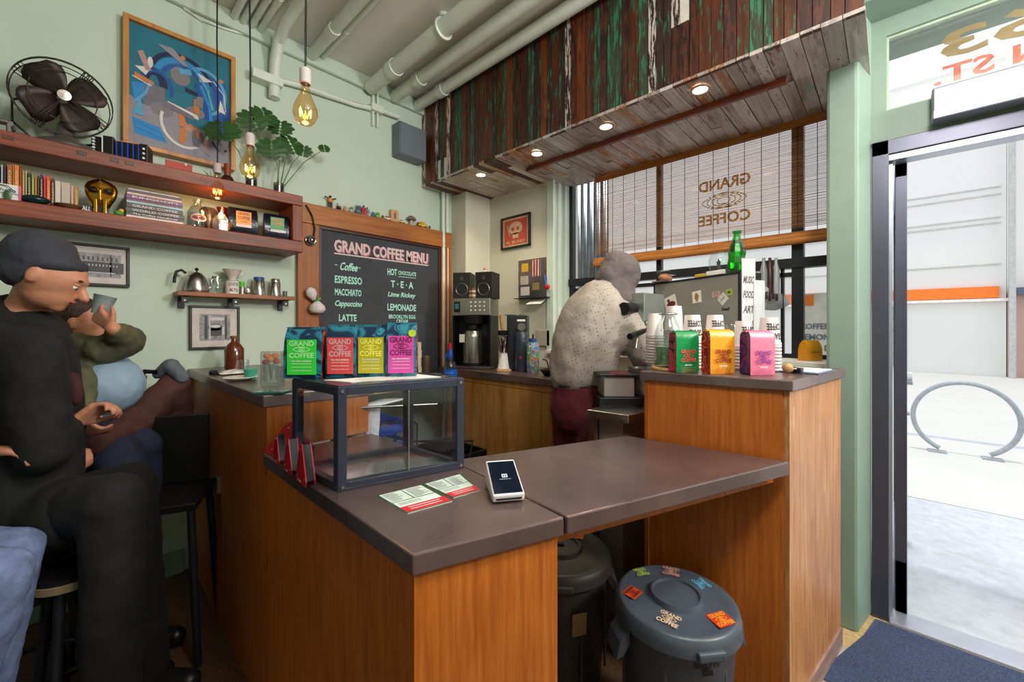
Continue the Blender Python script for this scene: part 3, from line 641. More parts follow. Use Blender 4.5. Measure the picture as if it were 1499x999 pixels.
# two menus, terminal
for px4, lb in (([(553, 727), (597, 753), (662, 735), (618, 711)], 'white, green and red printed menu card nearer the counter corner'), ([(621, 710), (664, 730), (703, 719), (674, 695)], 'white, green and red menu card partly under the white payment terminal')):
    quad = [onl(*p) for p in px4]; a, b_, c, d = quad
    t, ctr = flat('menu_card', lb, 'menu card', quad, LZ+.0005, mat('menu_white', 'DCE8E0', .35), .001, 'menu cards on the counter')
    def at(u, v, z): p = (a*(1-u)+d*u)*(1-v)+(b_*(1-u)+c*u)*v-ctr; return (p.x, p.y, z)
    def rq(g, u0, v0, u1_, v1_, z): g.poly([at(u0, v0, z), at(u1_, v0, z), at(u1_, v1_, z), at(u0, v1_, z)])
    g = MB(); rq(g, 0, .72, 1, .97, .0014); g.build('red_band', mat('menu_red', 'D8283A', .4), t)
    g = MB()
    for r in ((0, .97, 1, 1.0), (.97, 0, 1, .72), (0, .47, 1, .49), (.49, .02, .51, .47), (0, 0, .02, 1)): rq(g, *r, .0017)
    g.build('border', mat('menu_green', '1C6A34', .4), t)
    g = MB()
    for k in range(8):
        for u0 in (.06, .56): rq(g, u0, .06+k*.05, u0+random.uniform(.2, .36), .075+k*.05, .0019)
    for k in range(2): rq(g, .08, .56+k*.06, .08+.5, .575+k*.06, .0019)
    g.build('print_lines', mat('print_grey', '6E7A74', .6), t)
    g = MB()
    for k in range(2): rq(g, .15, .79+k*.08, .85, .81+k*.08, .0019)
    g.build('band_print', TEXTW, t)
# payment terminal
tl_, tr_, bl_, br_ = (702, 692), (745, 688), (733, 745), (776, 739)
pt = thing('payment_terminal', 'white card payment terminal with dark tilted screen', 'payment terminal', onl(738, 722)+Vector((0, 0, .001)), CAMROT+.20)
TM = mat('terminal_white', 'E2DEE0', .3, 0, .02)
Lw, Ld, Hn, Hf = .078, .128, .022, .062
y0 = -.062
pr = [(y0, .004), (y0+.012, 0), (y0+Ld-.006, 0), (y0+Ld, .01), (y0+Ld, Hf), (y0-.004, Hn)]
m = MB(); lo = [m.b.verts.new((-Lw/2, a_, b_)) for a_, b_ in pr]; hi = [m.b.verts.new((Lw/2, a_, b_)) for a_, b_ in pr]; m.b.faces.new(lo[::-1]); m.b.faces.new(hi)
for k in range(6): m.b.faces.new((lo[k], lo[(k+1) % 6], hi[(k+1) % 6], hi[k]))
m.build('body', TM, pt, bev=.004)
tilt = math.atan2(Hf-Hn, Ld+.004)
o = MB().b2((-Lw/2+.004, .004, 0), (Lw/2-.004, math.hypot(Hf-Hn, Ld)-.006, .0012)).build('screen', mat('screen_dark', '121A2A', .08, 0, .3, 30), pt, bev=.0005); o.location = (0, y0-.004, Hn+.0005); o.rotation_euler = (tilt, 0, 0)
g = P2(); g.poly([(-.007, -.007), (.007, -.007), (.007, -.0045), (-.007, -.0045)]).poly([(-.007, .0045), (.007, .0045), (.007, .007), (-.007, .007)]).rect(-.0058, 0, .0025, .014).rect(.0058, 0, .0025, .014).rect(0, 0, .0045, .0045).text('Contactless or insert', 0, -.013, .03, .002)
g.build('lettering', mat('screen_light', 'DCE6F0', .4), pt, (0, y0+.058, Hn+.0005+.058*math.tan(tilt)+.0045), (tilt-PI/2, 0, 0))
MB().b2((-Lw/2+.008, y0-.0062, .010), (Lw/2-.008, y0-.002, .013)).build('card_slot', BLACK, pt)
# red magnetic squares leaning along the counter edge
def magnet(loc, rz, s, label):
    name_ = 1 if 'largest' in label else 0
    t = thing('magnet_square', label, 'magnet', loc, rz, 'red magnetic squares beside the case')
    w_ = .40 if name_ == 0 else .75; tri = [(-w_*.9*s, 0), (w_*.9*s, 0), (w_*s, .12*s), (.08*s, 1.0*s), (-.08*s, 1.0*s), (-w_*s, .12*s)]
    for sgn in (-1, 1):
        m = MB(); y_ = sgn*.011
        lo = [m.b.verts.new((x, y_-.0012, z_)) for x, z_ in tri]; hi = [m.b.verts.new((x, y_+.0012, z_)) for x, z_ in tri]; m.b.faces.new(lo[::-1]); m.b.faces.new(hi)
        for k in range(6): m.b.faces.new((lo[k], lo[(k+1) % 6], hi[(k+1) % 6], hi[k]))
        m.build('side_plate', RED, t)
    m = MB(); an = math.atan2(w_-.08, .88); m.box(((w_+.08)/2*s-.008, 0, .54*s), (.014, .019, .9*s), (0, -an, 0)); m.box((-(w_+.08)/2*s+.008, 0, .54*s), (.014, .019, .9*s), (0, an, 0)); m.build('magnet_bar', BLACK, t)
    for x, z_ in ((0, .86*s), (w_*.7*s, .16*s), (-w_*.7*s, .16*s)): MB().cyl((x, -.0135, z_), (x, .0135, z_), .003, seg=10).build('rivet', STEEL, t)
    P2().text('25 LBS', -.1*s, .06*s, .3*s, .05*s).build('lettering', TEXTW, t, (0, -.0127, 0))
magnet(onl(415, 679)+Vector((-.003, .02, .001)), -PI/2-.05, .088, 'upright red magnetic square farthest from the counter corner')
magnet(onl(432, 693)+Vector((-.003, .015, .001)), -PI/2-.05, .098, 'middle upright red magnetic square beside the case')
magnet(onl(451, 708)+Vector((-.003, .01, .001)), -PI/2-.05, .106, 'upright red magnetic square closest to the counter corner')
magnet(Vector((.49, 1.47, LZ+.001)), CAMROT+.1, .10, 'largest red magnetic square, standing farthest back against the bar end')
# ================================================================ things seen behind the counter through the case
ST = thing('stool_shelf', 'dark undercounter work table behind the glass case', 'table', (0, 0, 0))
MB().b2((.84, 1.55, .60), (1.20, 2.30, .63)).build('top', BLACK, ST)
for x, y_ in ((.86, 1.58), (1.18, 1.58), (.86, 2.27), (1.18, 2.27)): MB().cyl((x, y_, 0), (x, y_, .6), .012, seg=8).build('leg', STEEL, ST)
tw = thing('towel', 'white cloth towel hanging over a rail behind the glass case', 'towel', (0, 0, 0))
p0, p1 = dep(507, 600, 1.62), dep(553, 595, 1.66); m = MB()
rows = []
for k in range(12):
    v = k/11; rows.append([tuple(p0+(p1-p0)*u+Vector((.008*math.sin(u*14+k*.2), .008*math.cos(u*11), -v*.17))) for u in [j/10 for j in range(11)]])
m.grid(rows).build('hanging_fold', mat('towel_white', 'E0DEDC', .9, bump=.4, scale=60), tw, smooth=True, sol=.004)
p2, p3 = dep(585, 578, 1.75), dep(507, 600, 1.62)
m = MB().grid([[tuple(p0+(p1-p0)*u+Vector((0, 0, .003))) for u in (0, .33, .66, 1)], [tuple(dep(560, 584, 1.8)*(1-u)+dep(598, 583, 1.8)*u) for u in (0, .33, .66, 1)]]); m.build('top_fold', MATS['towel_white'], tw, smooth=True, sol=.004)
MB().cyl(dep(480, 600, 1.57), dep(640, 592, 1.72), .006).build('rail', STEEL, tw, smooth=True)
mf = thing('mesh_organizer', 'black wire mesh file organizer behind the glass case', 'organizer', dep(578, 655, 1.68), CAMROT+.25)
MB().tube([(-.09, 0, -.06), (-.09, 0, .09), (-.08, 0, .10), (.08, 0, .10), (.09, 0, .09), (.09, 0, -.06)], .004, 8, True).build('frame', DMETAL, mf, smooth=True)
m = MB()
for k in range(26): m.box((-.088+k*.007, 0, .02), (.0012, .0012, .155))
for k in range(22): m.box((0, 0, -.056+k*.007), (.176, .0012, .0012))
m.build('mesh', DMETAL, mf)['kind'] = 'stuff'
MB().b2((-.09, .0, -.062), (.09, .12, -.058)).build('base', DMETAL, mf)
cr = thing('blue_crate', 'blue plastic crate under the work shelf behind the case', 'crate', dep(630, 650, 2.3)-Vector((0, 0, 0)), .1)
cr.location.z = .63; cr.location = (1.08, 1.95, .63)
m = MB().b2((-.1, -.13, 0), (.1, .13, .006))
for x in (-.1, .1): m.b2((x-.003, -.13, 0), (x+.003, .13, .04)).b2((x-.003, -.13, .08), (x+.003, .13, .1)).b2((x-.003, -.13, .15), (x+.003, .13, .2))
for y_ in (-.13, .13): m.b2((-.1, y_-.003, 0), (.1, y_+.003, .04)).b2((-.1, y_-.003, .08), (.1, y_+.003, .1)).b2((-.1, y_-.003, .15), (.1, y_+.003, .2))
for x in (-.1, .1):
    for y_ in (-.13, 0, .13): m.box((x, y_, .1), (.012, .012, .2))
m.build('basket', BLUE, cr)
pr_ = thing('receipt_printer', 'black receipt printer under the bar counter seen through the case', 'printer', (.60, 1.72, .641), .2)
MB().b2((-.08, -.09, 0), (.08, .09, .14)).build('body', BLACK, pr_, bev=.01); MB().b2((-.05, -.093, .06), (.05, -.088, .09)).build('paper_slot', DSTEEL, pr_)
tag(MB().sph((.72, 1.66, .84), .022).build('green_ball', mat('ball_green', '1F7A5A', .5), smooth=True), 'dark green ball hanging by the printer behind the case', 'ball')
tag(MB().tube([(.72, 1.66, .862), (.72, 1.66, 1.04), (.72, 1.67, 1.047)], .0015, 5).build('ball_string', TEXTW), 'thin string holding the green ball', 'string')
# bins behind the flap
def tub(name, label, c, r0, r1, h, m, liner=None):
    t = thing(name, label, 'bin', c)
    MB().lathe([(.001, 0), (r0, 0), (r1, h), (r1+.012, h+.003), (r1+.012, h+.02), (r1-.006, h+.02), (r1-.008, h-.02), (r0-.01, .02), (.001, .02)], seg=32).build('tub', m, t, smooth=True)
    if liner: MB().lathe([(r1+.018, h-.05), (r1+.022, h+.01), (r1+.01, h+.028), (r1-.012, h+.02), (r1-.05, h-.12), (.001, h-.16)], seg=26).build('bag_liner', liner, t, smooth=True)
    return t
LINER = mat('bin_liner', '18181A', .18, 0, .3, 60, 1.0)
tub('waste_bin', 'black bin with glossy liner between counter flap and birch cabinets', (1.42, 1.42, 0), .15, .18, .52, BLACK, LINER)
bt_ = thing('black_tote', 'black open tote bin under the pine work shelf', 'bin', (1.52, 2.05, 0), .0)
MB().b2((-.24, -.2, 0), (.24, .2, .02)).b2((-.24, -.2, 0), (-.225, .2, .55)).b2((.225, -.2, 0), (.24, .2, .55)).b2((-.24, -.2, 0), (.24, -.185, .55)).b2((-.24, .185, 0), (.24, .2, .55)).build('tub', BLACK, bt_, bev=.004)
MB().tor((0, 0, .55), .30, .008, seg=4).build('rim', BLACK, bt_)
tag(MB().sph((1.62, 2.62, .965), (.05, .04, .03)).build('orange_pouch', mat('pouch', 'C06A40', .6, var=.4, scale=50), smooth=True), 'small orange and white pouch on the pine work shelf', 'pouch')
# ================================================================ round bins under the flap
GREYB = mat('bin_grey', '464E5A', .38, 0, .08, 20); GREYD = mat('bin_dark', '3E3A38', .5, 0, .15, 12)
def brute(loc, rz, body, lab, lidlabel=True):
    t = thing('trash_can', lab, 'trash can', loc, rz, 'round lidded trash cans under the counter flap')
    b0 = MB().lathe([(.001, 0), (.150, 0), (.156, .01), (.178, .37), (.186, .385), (.186, .40)], seg=40).build('body', body, t, smooth=True)
    for a in (-1.1, 0, 1.1, 2.2, -2.2, PI):
        MB().box((.171*math.cos(a-PI/2+.42), .171*math.sin(a-PI/2+.42), .18), (.01, .01, .30), (0, 0, a+.42)).build('rib', body, t, bev=.003)
    MB().lathe([(.001, .437), (.070, .437), (.074, .443), (.080, .443), (.086, .430), (.160, .424), (.178, .430), (.190, .424), (.196, .405), (.198, .385), (.190, .384)], seg=48).build('lid', body, t, smooth=True)
    MB().box((0, -.196, .395), (.085, .022, .022)).build('lid_tab', body, t, bev=.006)
    for s_ in (-1, 1):
        m = MB(); pts = [(s_*.178, .34), (s_*.178, .385), (s_*.212, .345), (s_*.225, .30), (s_*.20, .31)]
        lo = [m.b.verts.new((x, -.045, z_)) for x, z_ in pts]; hi = [m.b.verts.new((x, .045, z_)) for x, z_ in pts]; m.b.faces.new(lo[::-1]); m.b.faces.new(hi)
        for k in range(5): m.b.faces.new((lo[k], lo[(k+1) % 5], hi[(k+1) % 5], hi[k]))
        m.build('handle', body, t, bev=.004)
    return t
tcn = brute((1.262, .482, 0), CAMROT+.12, GREYB, 'grey round trash can with stickered lid, nearest under the counter flap'); tcn.scale = (.92, .92, 1.13)
def curved(pobj, R):      # wrap a flat print round the can's wall
    for v in pobj.data.vertices: a = v.co.x/R; z_ = v.co.z; Rz = R+(z_-.0)*.06; v.co = Vector((math.sin(a)*Rz, -math.cos(a)*Rz, z_))
BL2 = mat('sticker_blue', '6CC0D8', .5)
o = P2().text('GRAND', 0, .303, .058, .020).text('COFFEE', 0, .262, .058, .020).build('lettering', BL2, tcn); curved(o, .1605)
o = P2().ring(0, .282, .027, .012, .003, pw=1.4).ring(0, .282, .010, .010, .002).rect(0, .282, .0016, .018).stroke([(-.006, .276), (0, .282), (.006, .276)], .0016).build('eye_print', TEXTW, tcn); curved(o, .1607)
o = P2().text('BRUTE', 0, .362, .07, .013).build('raised_lettering', TEXTB, tcn); curved(o, .1592)
o = P2().rect(0, .343, .028, .013).build('emblem', TEXTB, tcn); curved(o, .1592)
stk = [(-.055, .145, 'B8D848', None, .05, .1), (.055, .135, 'E0A088', None, .06, -.5), (.125, .055, '58A8C8', None, .055, -1.4), (.085, -.115, 'E8A030', 'C8301C', .06, .2), (-.075, -.095, 'E0C0A0', None, .065, -.8), (-.135, .04, '5A1810', 'E0501C', .05, .6)]
for k, (x, y_, ink, bgc, s_, r_) in enumerate(stk):
    g = P2().logo(0, 0, s_, s_*.85); 
    base = .4285
    if bgc:
        P2().rect(0, 0, s_*1.12, s_*.98).build('sticker_backing', mat('sticker_'+bgc, bgc, .5), tcn, (x, y_, base+.0005), (-PI/2, 0, r_))
    g.build('sticker', mat('ink_'+ink, ink, .5), tcn, (x, y_, base+.0015), (-PI/2, 0, r_))
t2 = brute((1.275, .93, 0), CAMROT-.1, GREYD, 'dark brown grey trash can farther back under the counter flap')
t2.scale = (.98, .98, 1.08)
P2().rect(0, 0, .085, .045).build('sticker_backing', ORANGE, t2, (.055, .10, .432), (-PI/2, 0, -.2)); P2().text('LANDFILL', 0, 0, .07, .016).build('sticker', TEXTB, t2, (.055, .10, .433), (-PI/2, 0, -.2))
o = P2().rect(.06, .27, .05, .075).build('tag_paper', mat('kraft', 'A88A60', .7, var=.2, scale=60), t2); curved(o, .165)
MB().tor((.0, 0, .4405), .072, .004).build('lid_ring', GREYD, t2); MB().box((0, .0, .442), (.03, .008, .006)).build('lid_slot', BLACK, t2)
# ================================================================ green wall: pendants
def xy(px, Y): q = on(px, 400, Y=Y); return q.x, (q-Vector((0, 0, CAMH))).dot(FW)
FIL = emis('filament', (1, .36, .06), 26); AMB = glass('amber_bulb', (1, .80, .52), .25, .97)
pend = [(.52, 1.42, 2.03, 'largest-looking bare bulb pendant, closest to the painted pipes'), (.50, 1.97, 1.985, 'bare filament bulb pendant in front of the leafy plant'), (.505, 2.57, 2.025, 'bare filament bulb pendant in front of the silver pouch on the shelf')]
for k, (x, y_, z_, lb) in enumerate(pend):
    t = thing('pendant_bulb', lb, 'pendant light', (x, y_, z_), 0, 'bare bulb pendants over the bar')
    MB().lathe([(.001, -.042), (.018, -.039), (.031, -.026), (.038, -.006), (.037, .012), (.029, .034), (.018, .058), (.013, .078), (.0125, .098)], seg=28).build('bulb', AMB, t, smooth=True)
    pts = []
    for j in range(13):
        a_ = -2.2+4.4*j/12; pts.append((.017*math.sin(a_), .017*math.cos(a_), (.012 if j % 2 else -.012)))
    f = MB().tube(pts, .0009, 5); f.build('filament', FIL, t)
    MB().cyl((0, 0, .085), (0, 0, -.002), .0022, seg=8).cyl((0, 0, .004), (0, 0, .012), .004, seg=8).build('stem', GL, t, smooth=True)
    MB().lathe([(.0145, .094), (.0175, .096), (.0175, .142), (.012, .147), (.004, .149)], seg=24).build('socket', mat('socket_white', 'C8C0C0', .4), t, smooth=True)
    MB().tube([(0, 0, .145), (.002, 0, .4), (-.002, 0, .8), (0, 0, CZ-z_)], .0035, 8).build('cord', BLACK, t, smooth=True)
    light('bulb_light', 'POINT', (x, y_, z_-.07), (0, 0, 0), .6, (1, .55, .2), shadow_soft_size=.03)
# ---- picture frames
def frame(name, label, cat, X0, X1_, Z0, Z1, Y, fm, fw_, th, inner, axis='Y'):
    # local frame: x right, z up, front -Y
    W, H = X1_-X0, Z1-Z0
    t = thing(name, label, cat, ((X0+X1_)/2, Y, (Z0+Z1)/2) if axis == 'Y' else (Y, (X0+X1_)/2, (Z0+Z1)/2), 0 if axis == 'Y' else -PI/2)
    for a_, b_ in (((-W/2, -th, H/2-fw_), (W/2, 0, H/2)), ((-W/2, -th, -H/2), (W/2, 0, -H/2+fw_)), ((-W/2, -th, -H/2+fw_), (-W/2+fw_, 0, H/2-fw_)), ((W/2-fw_, -th, -H/2+fw_), (W/2, 0, H/2-fw_))):
        MB().b2(a_, b_).build('frame_rail', fm, t, bev=.002)
    MB().b2((-W/2+fw_*.6, -th*.5, -H/2+fw_*.6), (W/2-fw_*.6, -th*.3, H/2-fw_*.6)).build('backing', inner, t)
    return t, W-2*fw_, H-2*fw_, -th*.5
Y = 2.745
a_, b_ = on(180, 22, Y=Y), on(345, 79, Y=Y); c_, d_ = on(180, 216, Y=Y), on(344, 245, Y=Y)
zt_, zb_ = (a_.z+b_.z)/2, (c_.z+d_.z)/2
t, W, H, y_ = frame('painting', 'abstract blue painting in a light wood frame above the shelf', 'painting', a_.x, b_.x, zb_, zt_, 2.795, PICW, .022, .05, mat('canvas_teal', '1E6E84', .7, var=.1))
art = [mat('art_'+c, c, .7, var=.08, scale=30) for c in ('1C4FA0', '2F86C8', '14224A', '8E8A96', 'D8D4D0', 'C87838', '6E6C78', '5AA0C8', '7E7880', 'B48A84')]
class Strokes:                              # every stroke of paint is a thin piece of its own
    def __init__(s, k): s.k = k
    def _b(s, g):
        S_.n += 1; g.build('brush_shape', art[s.k], t, (0, y_-.0005-.00008*(S_.n+1), 0)); return s
    def poly(s, *a): return s._b(P2().poly(*a))
    def disc(s, *a): return s._b(P2().disc(*a))
    def ring(s, *a): return s._b(P2().ring(*a))
    def stroke(s, *a): return s._b(P2().stroke(*a))
def S_(k, f): f(Strokes(k))
S_.n = 0
w2, h2 = W/2, H/2
def P(*a): return [(x*w2, z*h2) for x, z in a]
S_(3, lambda g: g.poly(P((-1, -1), (1, -1), (1, -.55), (.6, -.42), (.2, -.5), (-.2, -.2), (-.55, -.1), (-.75, -.3), (-1, -.2))))
S_(1, lambda g: g.poly(P((-.95, -.55), (-.45, -.62), (-.3, -.86), (-.9, -.82))).poly(P((-.95, .02), (-.55, .1), (-.5, -.1), (-.9, -.3))))
S_(0, lambda g: g.poly(P((.5, -.1), (.98, .1), (.98, -.4), (.6, -.45))).poly(P((.55, .6), (.9, .5), (.95, .1), (.7, -.1))))
S_(2, lambda g: g.ring(-.02*w2, .35*h2, .62*w2, .42*h2, .10*w2, 24, .1, 2.9))
S_(1, lambda g: g.ring(.0, .3*h2, .56*w2, .38*h2, .12*w2, 24, -.1, 2.9))
S_(0, lambda g: g.ring(.0, .26*h2, .46*w2, .31*h2, .08*w2, 24, -.2, 2.8))
S_(7, lambda g: g.ring(.42*w2, .25*h2, .5*w2, .42*h2, .08*w2, 24, -1.2, 1.9))
S_(0, lambda g: g.stroke(P((.3, .35), (.48, .0), (.52, -.25)), .16*w2))
S_(1, lambda g: g.stroke(P((.36, .35), (.55, .0), (.58, -.25)), .07*w2))
S_(2, lambda g: g.ring(-.55*w2, .08*h2, .26*w2, .28*h2, .16*w2, 16, 0, PI))
S_(0, lambda g: g.ring(-.5*w2, .05*h2, .32*w2, .3*h2, .07*w2, 16, -.3, PI))
S_(6, lambda g: g.poly(P((-.72, .06), (-.35, .08), (-.35, -.3), (-.74, -.3))))
S_(8, lambda g: g.disc(-.05*w2, .38*h2, .2*w2, .16*h2).disc(.25*w2, -.18*h2, .2*w2, .1*h2).disc(-.4*w2, -.3*h2, .22*w2, .12*h2))
S_(4, lambda g: g.ring(.05*w2, -.45*h2, .5*w2, .42*h2, .06*w2, 24, PI*.9, PI*2.0).poly(P((-.3, -.12), (.3, -.22), (.32, -.3), (-.3, -.2))))
S_(4, lambda g: g.poly(P((-.9, .3), (-.6, .36), (-.7, .2))).poly(P((.3, .55), (.62, .48), (.34, .40))).poly(P((.78, .2), (.9, -.05), (.74, -.02))))
S_(5, lambda g: g.stroke(P((-.05, -.25), (.02, -.5), (-.02, -.78)), .12*w2).poly(P((.22, .05), (.3, .08), (.34, -.2), (.2, -.18))).disc(0, .72*h2, .05*w2, .04*h2).disc(.8*w2, .55*h2, .05*w2).poly(P((-.9, .2), (-.55, .12), (-.56, .06), (-.9, .12))))
S_(9, lambda g: g.poly(P((-.85, .55), (-.75, .6), (-.6, .3), (-.7, .28))).disc(.45*w2, -.72*h2, .08*w2, .12*h2).disc(.12*w2, -.5*h2, .09*w2, .06*h2))
S_(7, lambda g: g.stroke(P((-.9, -.3), (-.7, -.1), (-.62, .1)), .05*w2).stroke(P((.2, .62), (.5, .3), (.62, -.05)), .05*w2))
S_(1, lambda g: g.stroke(P((-.9, -.7), (-.35, -.8)), .03*w2).stroke(P((-.85, -.62), (-.4, -.7)), .03*w2))
S_(2, lambda g: g.stroke(P((.6, -.62), (.75, -.78), (.92, -.72)), .05*w2).poly(P((.04, .22), (.3, .18), (.3, .12), (.05, .14))))
S_(6, lambda g: g.poly(P((-.38, -.12), (.22, -.26), (.22, -.34), (-.38, -.22))).disc(.3*w2, -.62*h2, .12*w2, .18*h2))
S_(8, lambda g: g.poly(P((.28, .12), (.42, .14), (.40, -.08), (.26, -.05))))
S_(5, lambda g: g.stroke(P((.12, -.42), (.28, -.5), (.3, -.62)), .06*w2))
S_(4, lambda g: g.stroke(P((-.94, .12), (-.6, .04)), .025*w2).stroke(P((.62, .5), (.86, .3), (.9, 0)), .02*w2).disc(-.62*w2, .44*h2, .05*w2, .09*h2))
S_(7, lambda g: g.poly(P((-.1, .5), (.15, .56), (.18, .46), (-.05, .42))).poly(P((-.95, -.5), (-.8, -.2), (-.72, -.5))))
S_(3, lambda g: g.poly(P((-.5, .8), (-.2, .82), (.1, .6), (.02, .58))).ring(.6*w2, -.6*h2, .3*w2, .3*h2, .09*w2, 16, PI*1.1, PI*2))
# two framed photographs
def photo(px0, px1, py0, py1, lab, inn):
    a_, b_ = on(px0, py0[0], Y=2.78), on(px1, py0[1], Y=2.78); c_, d_ = on(px0, py1[0], Y=2.78), on(px1, py1[1], Y=2.78)
    t, W, H, y_ = frame('framed_photo', lab, 'framed photo', a_.x, b_.x, (c_.z+d_.z)/2, (a_.z+b_.z)/2, 2.798, DARKW, .012, .022, mat('photo_mat', 'CFC8C4', .6))
    MB().b2((-W*inn[0], y_-.001, -H*inn[1]), (W*inn[0], y_, H*inn[1])).build('print', mat('photo_grey', '8E8A90', .4, var=.5, scale=60), t)
    return t, W, H, y_-.002
t, W, H, y_ = photo(93, 190, (353, 363), (414, 423), 'black framed street photograph behind the man in the beanie', (.40, .33))
g = P2(); g.rect(.02, -.01, W*.7, H*.30)
for k in range(9): g.rect(-W*.32+k*W*.08, H*.18, W*.03, H*.10)
g.rect(W*.22, 0, .006, H*.6)
g.build('dark_shapes', mat('photo_dark', '35343A', .4, var=.4, scale=90), t, (0, y_, 0))
g = P2()
for k in range(12): g.rect(-W*.33+k*W*.06, .0, W*.02, H*.05)
g.rect(0, -H*.2, W*.6, .004); g.build('light_shapes', mat('photo_light', 'C8C6CC', .4), t, (0, y_-.001, 0))
t, W, H, y_ = photo(277, 351, (446, 450), (511, 511), 'black framed street photograph below the small shelf', (.34, .34))
P2().disc(0, 0, W*.16, H*.09).rect(0, -H*.12, W*.28, H*.2).rect(-W*.2, 0, W*.07, H*.6).rect(W*.24, 0, W*.05, H*.6).build('dark_shapes', MATS['photo_dark'], t, (0, y_, 0))
P2().rect(W*.05, H*.22, W*.3, H*.08).rect(-W*.12, 0, W*.03, H*.6).rect(W*.18, -.02, W*.05, H*.2).disc(0, H*.03, W*.12, H*.04).build('light_shapes', MATS['photo_light'], t, (0, y_-.001, 0))
# ---- chalkboard menu
cb = thing('menu_board', 'large wood framed chalkboard coffee menu on the green wall', 'menu board', (0, 0, 0))
L0, L1 = on(436, 400, Y=2.76).x, on(661, 400, Y=2.76).x; ZT, ZB = 2.12, .94; I0, I1 = on(466, 400, Y=2.77).x, on(645, 400, Y=2.77).x; IT = 1.99
MB().b2((L0, 2.755, IT), (L1, 2.8, ZT)).build('frame_board', FRAMEW, cb, bev=.003); FRV = wood('frame_wood_v', '8A4A1E', 'A4602A', 'B87638', 2, 8, .5, 14)
MB().b2((L0, 2.757, ZB), (I0, 2.8, IT-.002)).build('frame_board', FRV, cb, bev=.003); MB().b2((I1, 2.757, ZB), (L1, 2.8, IT-.002)).build('frame_board', FRV, cb, bev=.003)
for a_, b_ in (((I0, 2.765, IT-.022), (I1, 2.79, IT-.001)), ((I0, 2.765, ZB), (I0+.022, 2.79, IT-.022)), ((I1-.022, 2.765, ZB), (I1, 2.79, IT-.022))):
    MB().b2(a_, b_).build('inner_strip', mat('strip_dark', '3A1C1A', .4), cb, bev=.002)
MB().b2((I0, 2.778, ZB), (I1, 2.795, IT)).build('chalkboard', mat('chalkboard', '3A3E46', .75, var=.12, scale=6), cb)
BY = 2.776
def wtx(g, s, px0, px1, py, hpx, shear=0):
    a_, b_ = on(px0, py[0], Y=BY), on(px1, py[1], Y=BY); dm_ = ((a_+b_)/2-Vector((0, 0, CAMH))).dot(FW)
    g.text(s, (a_.x+b_.x)/2, (a_.z+b_.z)/2, b_.x-a_.x, hpx*dm_/F, shear)
gs = P2(); wtx(gs, 'GRAND COFFEE MENU', 490.5, 627.5, (361.5, 379), 18); gs.build('lettering', mat('chalk_red', 'C0787C', .7), cb, (0, BY+.0005, 0))
g = P2(); wtx(g, 'GRAND COFFEE MENU', 489, 626, (360.5, 378), 16.5)
a_, b_ = on(489, 371.5, Y=BY), on(627, 388.5, Y=BY); g.rect((a_.x+b_.x)/2, (a_.z+b_.z)/2, b_.x-a_.x, .009); g.build('title_lettering', mat('chalk_pink', 'DCC8CC', .7, var=.15, scale=200), cb, (0, BY-.001, 0))
g = P2()
for s_, x0, x1, py, h, sh in [('Coffee', 498, 524, (389, 393), 12, .25), ('-', 490, 494, (388, 388), 1, 0), ('-', 525, 528, (392.5, 392.5), 1, 0), ('ESPRESSO', 490, 530, (409, 412), 11, 0), ('MACCHIATO', 490, 529, (427, 430), 10, 0), ('Cappuccino', 490, 530, (445, 447), 11, .25),
    ('LATTE', 496, 522, (465, 466), 10, 0), ('AMERICANO', 489, 530, (482, 482.5), 7, 0), ('HOT', 567, 581, (398, 399), 10, 0), ('CHOCOLATE', 583, 609, (399.5, 402), 6, 0), ('T \u00b7 E \u00b7 A', 572, 605, (416, 418), 10, 0),
    ('Lime Rickey', 568, 608, (432, 434), 9, .25), ('LEMONADE', 567, 609, (450, 451), 10, 0), ('BROOKLYN EGG', 569, 608, (463.5, 464.5), 6, 0), ('CREAM', 580, 597, (470.5, 471), 6, 0), ('Cream Soda', 569, 606, (482, 482.5), 8, .25)]:
    g = P2(); wtx(g, s_, x0, x1, py, h, sh); g.build('menu_lettering', MINT, cb, (0, BY-.001, 0))
g = P2(); a_ = on(583, 405, Y=BY); b_ = on(609, 406, Y=BY); g.rect((a_.x+b_.x)/2, a_.z, b_.x-a_.x, .004)
g.build('menu_lettering', MINT, cb, (0, BY-.001, 0))
# ---- white garlic bag & headphones hanging on the frame
q = on(462, 440, Y=2.72)
t = thing('cloth_bundle', 'white cloth bundle tied with green hanging on the menu board frame', 'cloth bundle', q)
CLW = mat('muslin', 'DAD2D2', .9, bump=.5, scale=60)
MB().lathe([(.001, -.085), (.035, -.08), (.05, -.06), (.045, -.035), (.02, -.012), (.008, 0)], (.01, 0, 0), 14).build('bundle', CLW, t, smooth=True)
MB().lathe([(.008, .0), (.02, .018), (.034, .04), (.028, .07), (.01, .085), (.001, .086)], (-.01, 0, .0), 12, (0, -.35, 0)).build('loose_top', CLW, t, smooth=True)
MB().tor((0, 0, .0), .012, .006).box((.022, 0, .012), (.02, .01, .012), (0, -.5, 0)).build('green_tie', mat('tie_green', '2E9A2E', .5), t, smooth=True)
t = thing('headphones', 'black headphones hung on the corner of the menu board frame', 'headphones', on(452, 335, Y=2.74))
pts = [on(448, 300, Y=2.745), on(457, 316, Y=2.745), on(461, 335, Y=2.745), on(459, 352, Y=2.745)]
MB().tube([p-t.location for p in pts], .005, 8).build('headband', BLACK, t, smooth=True)
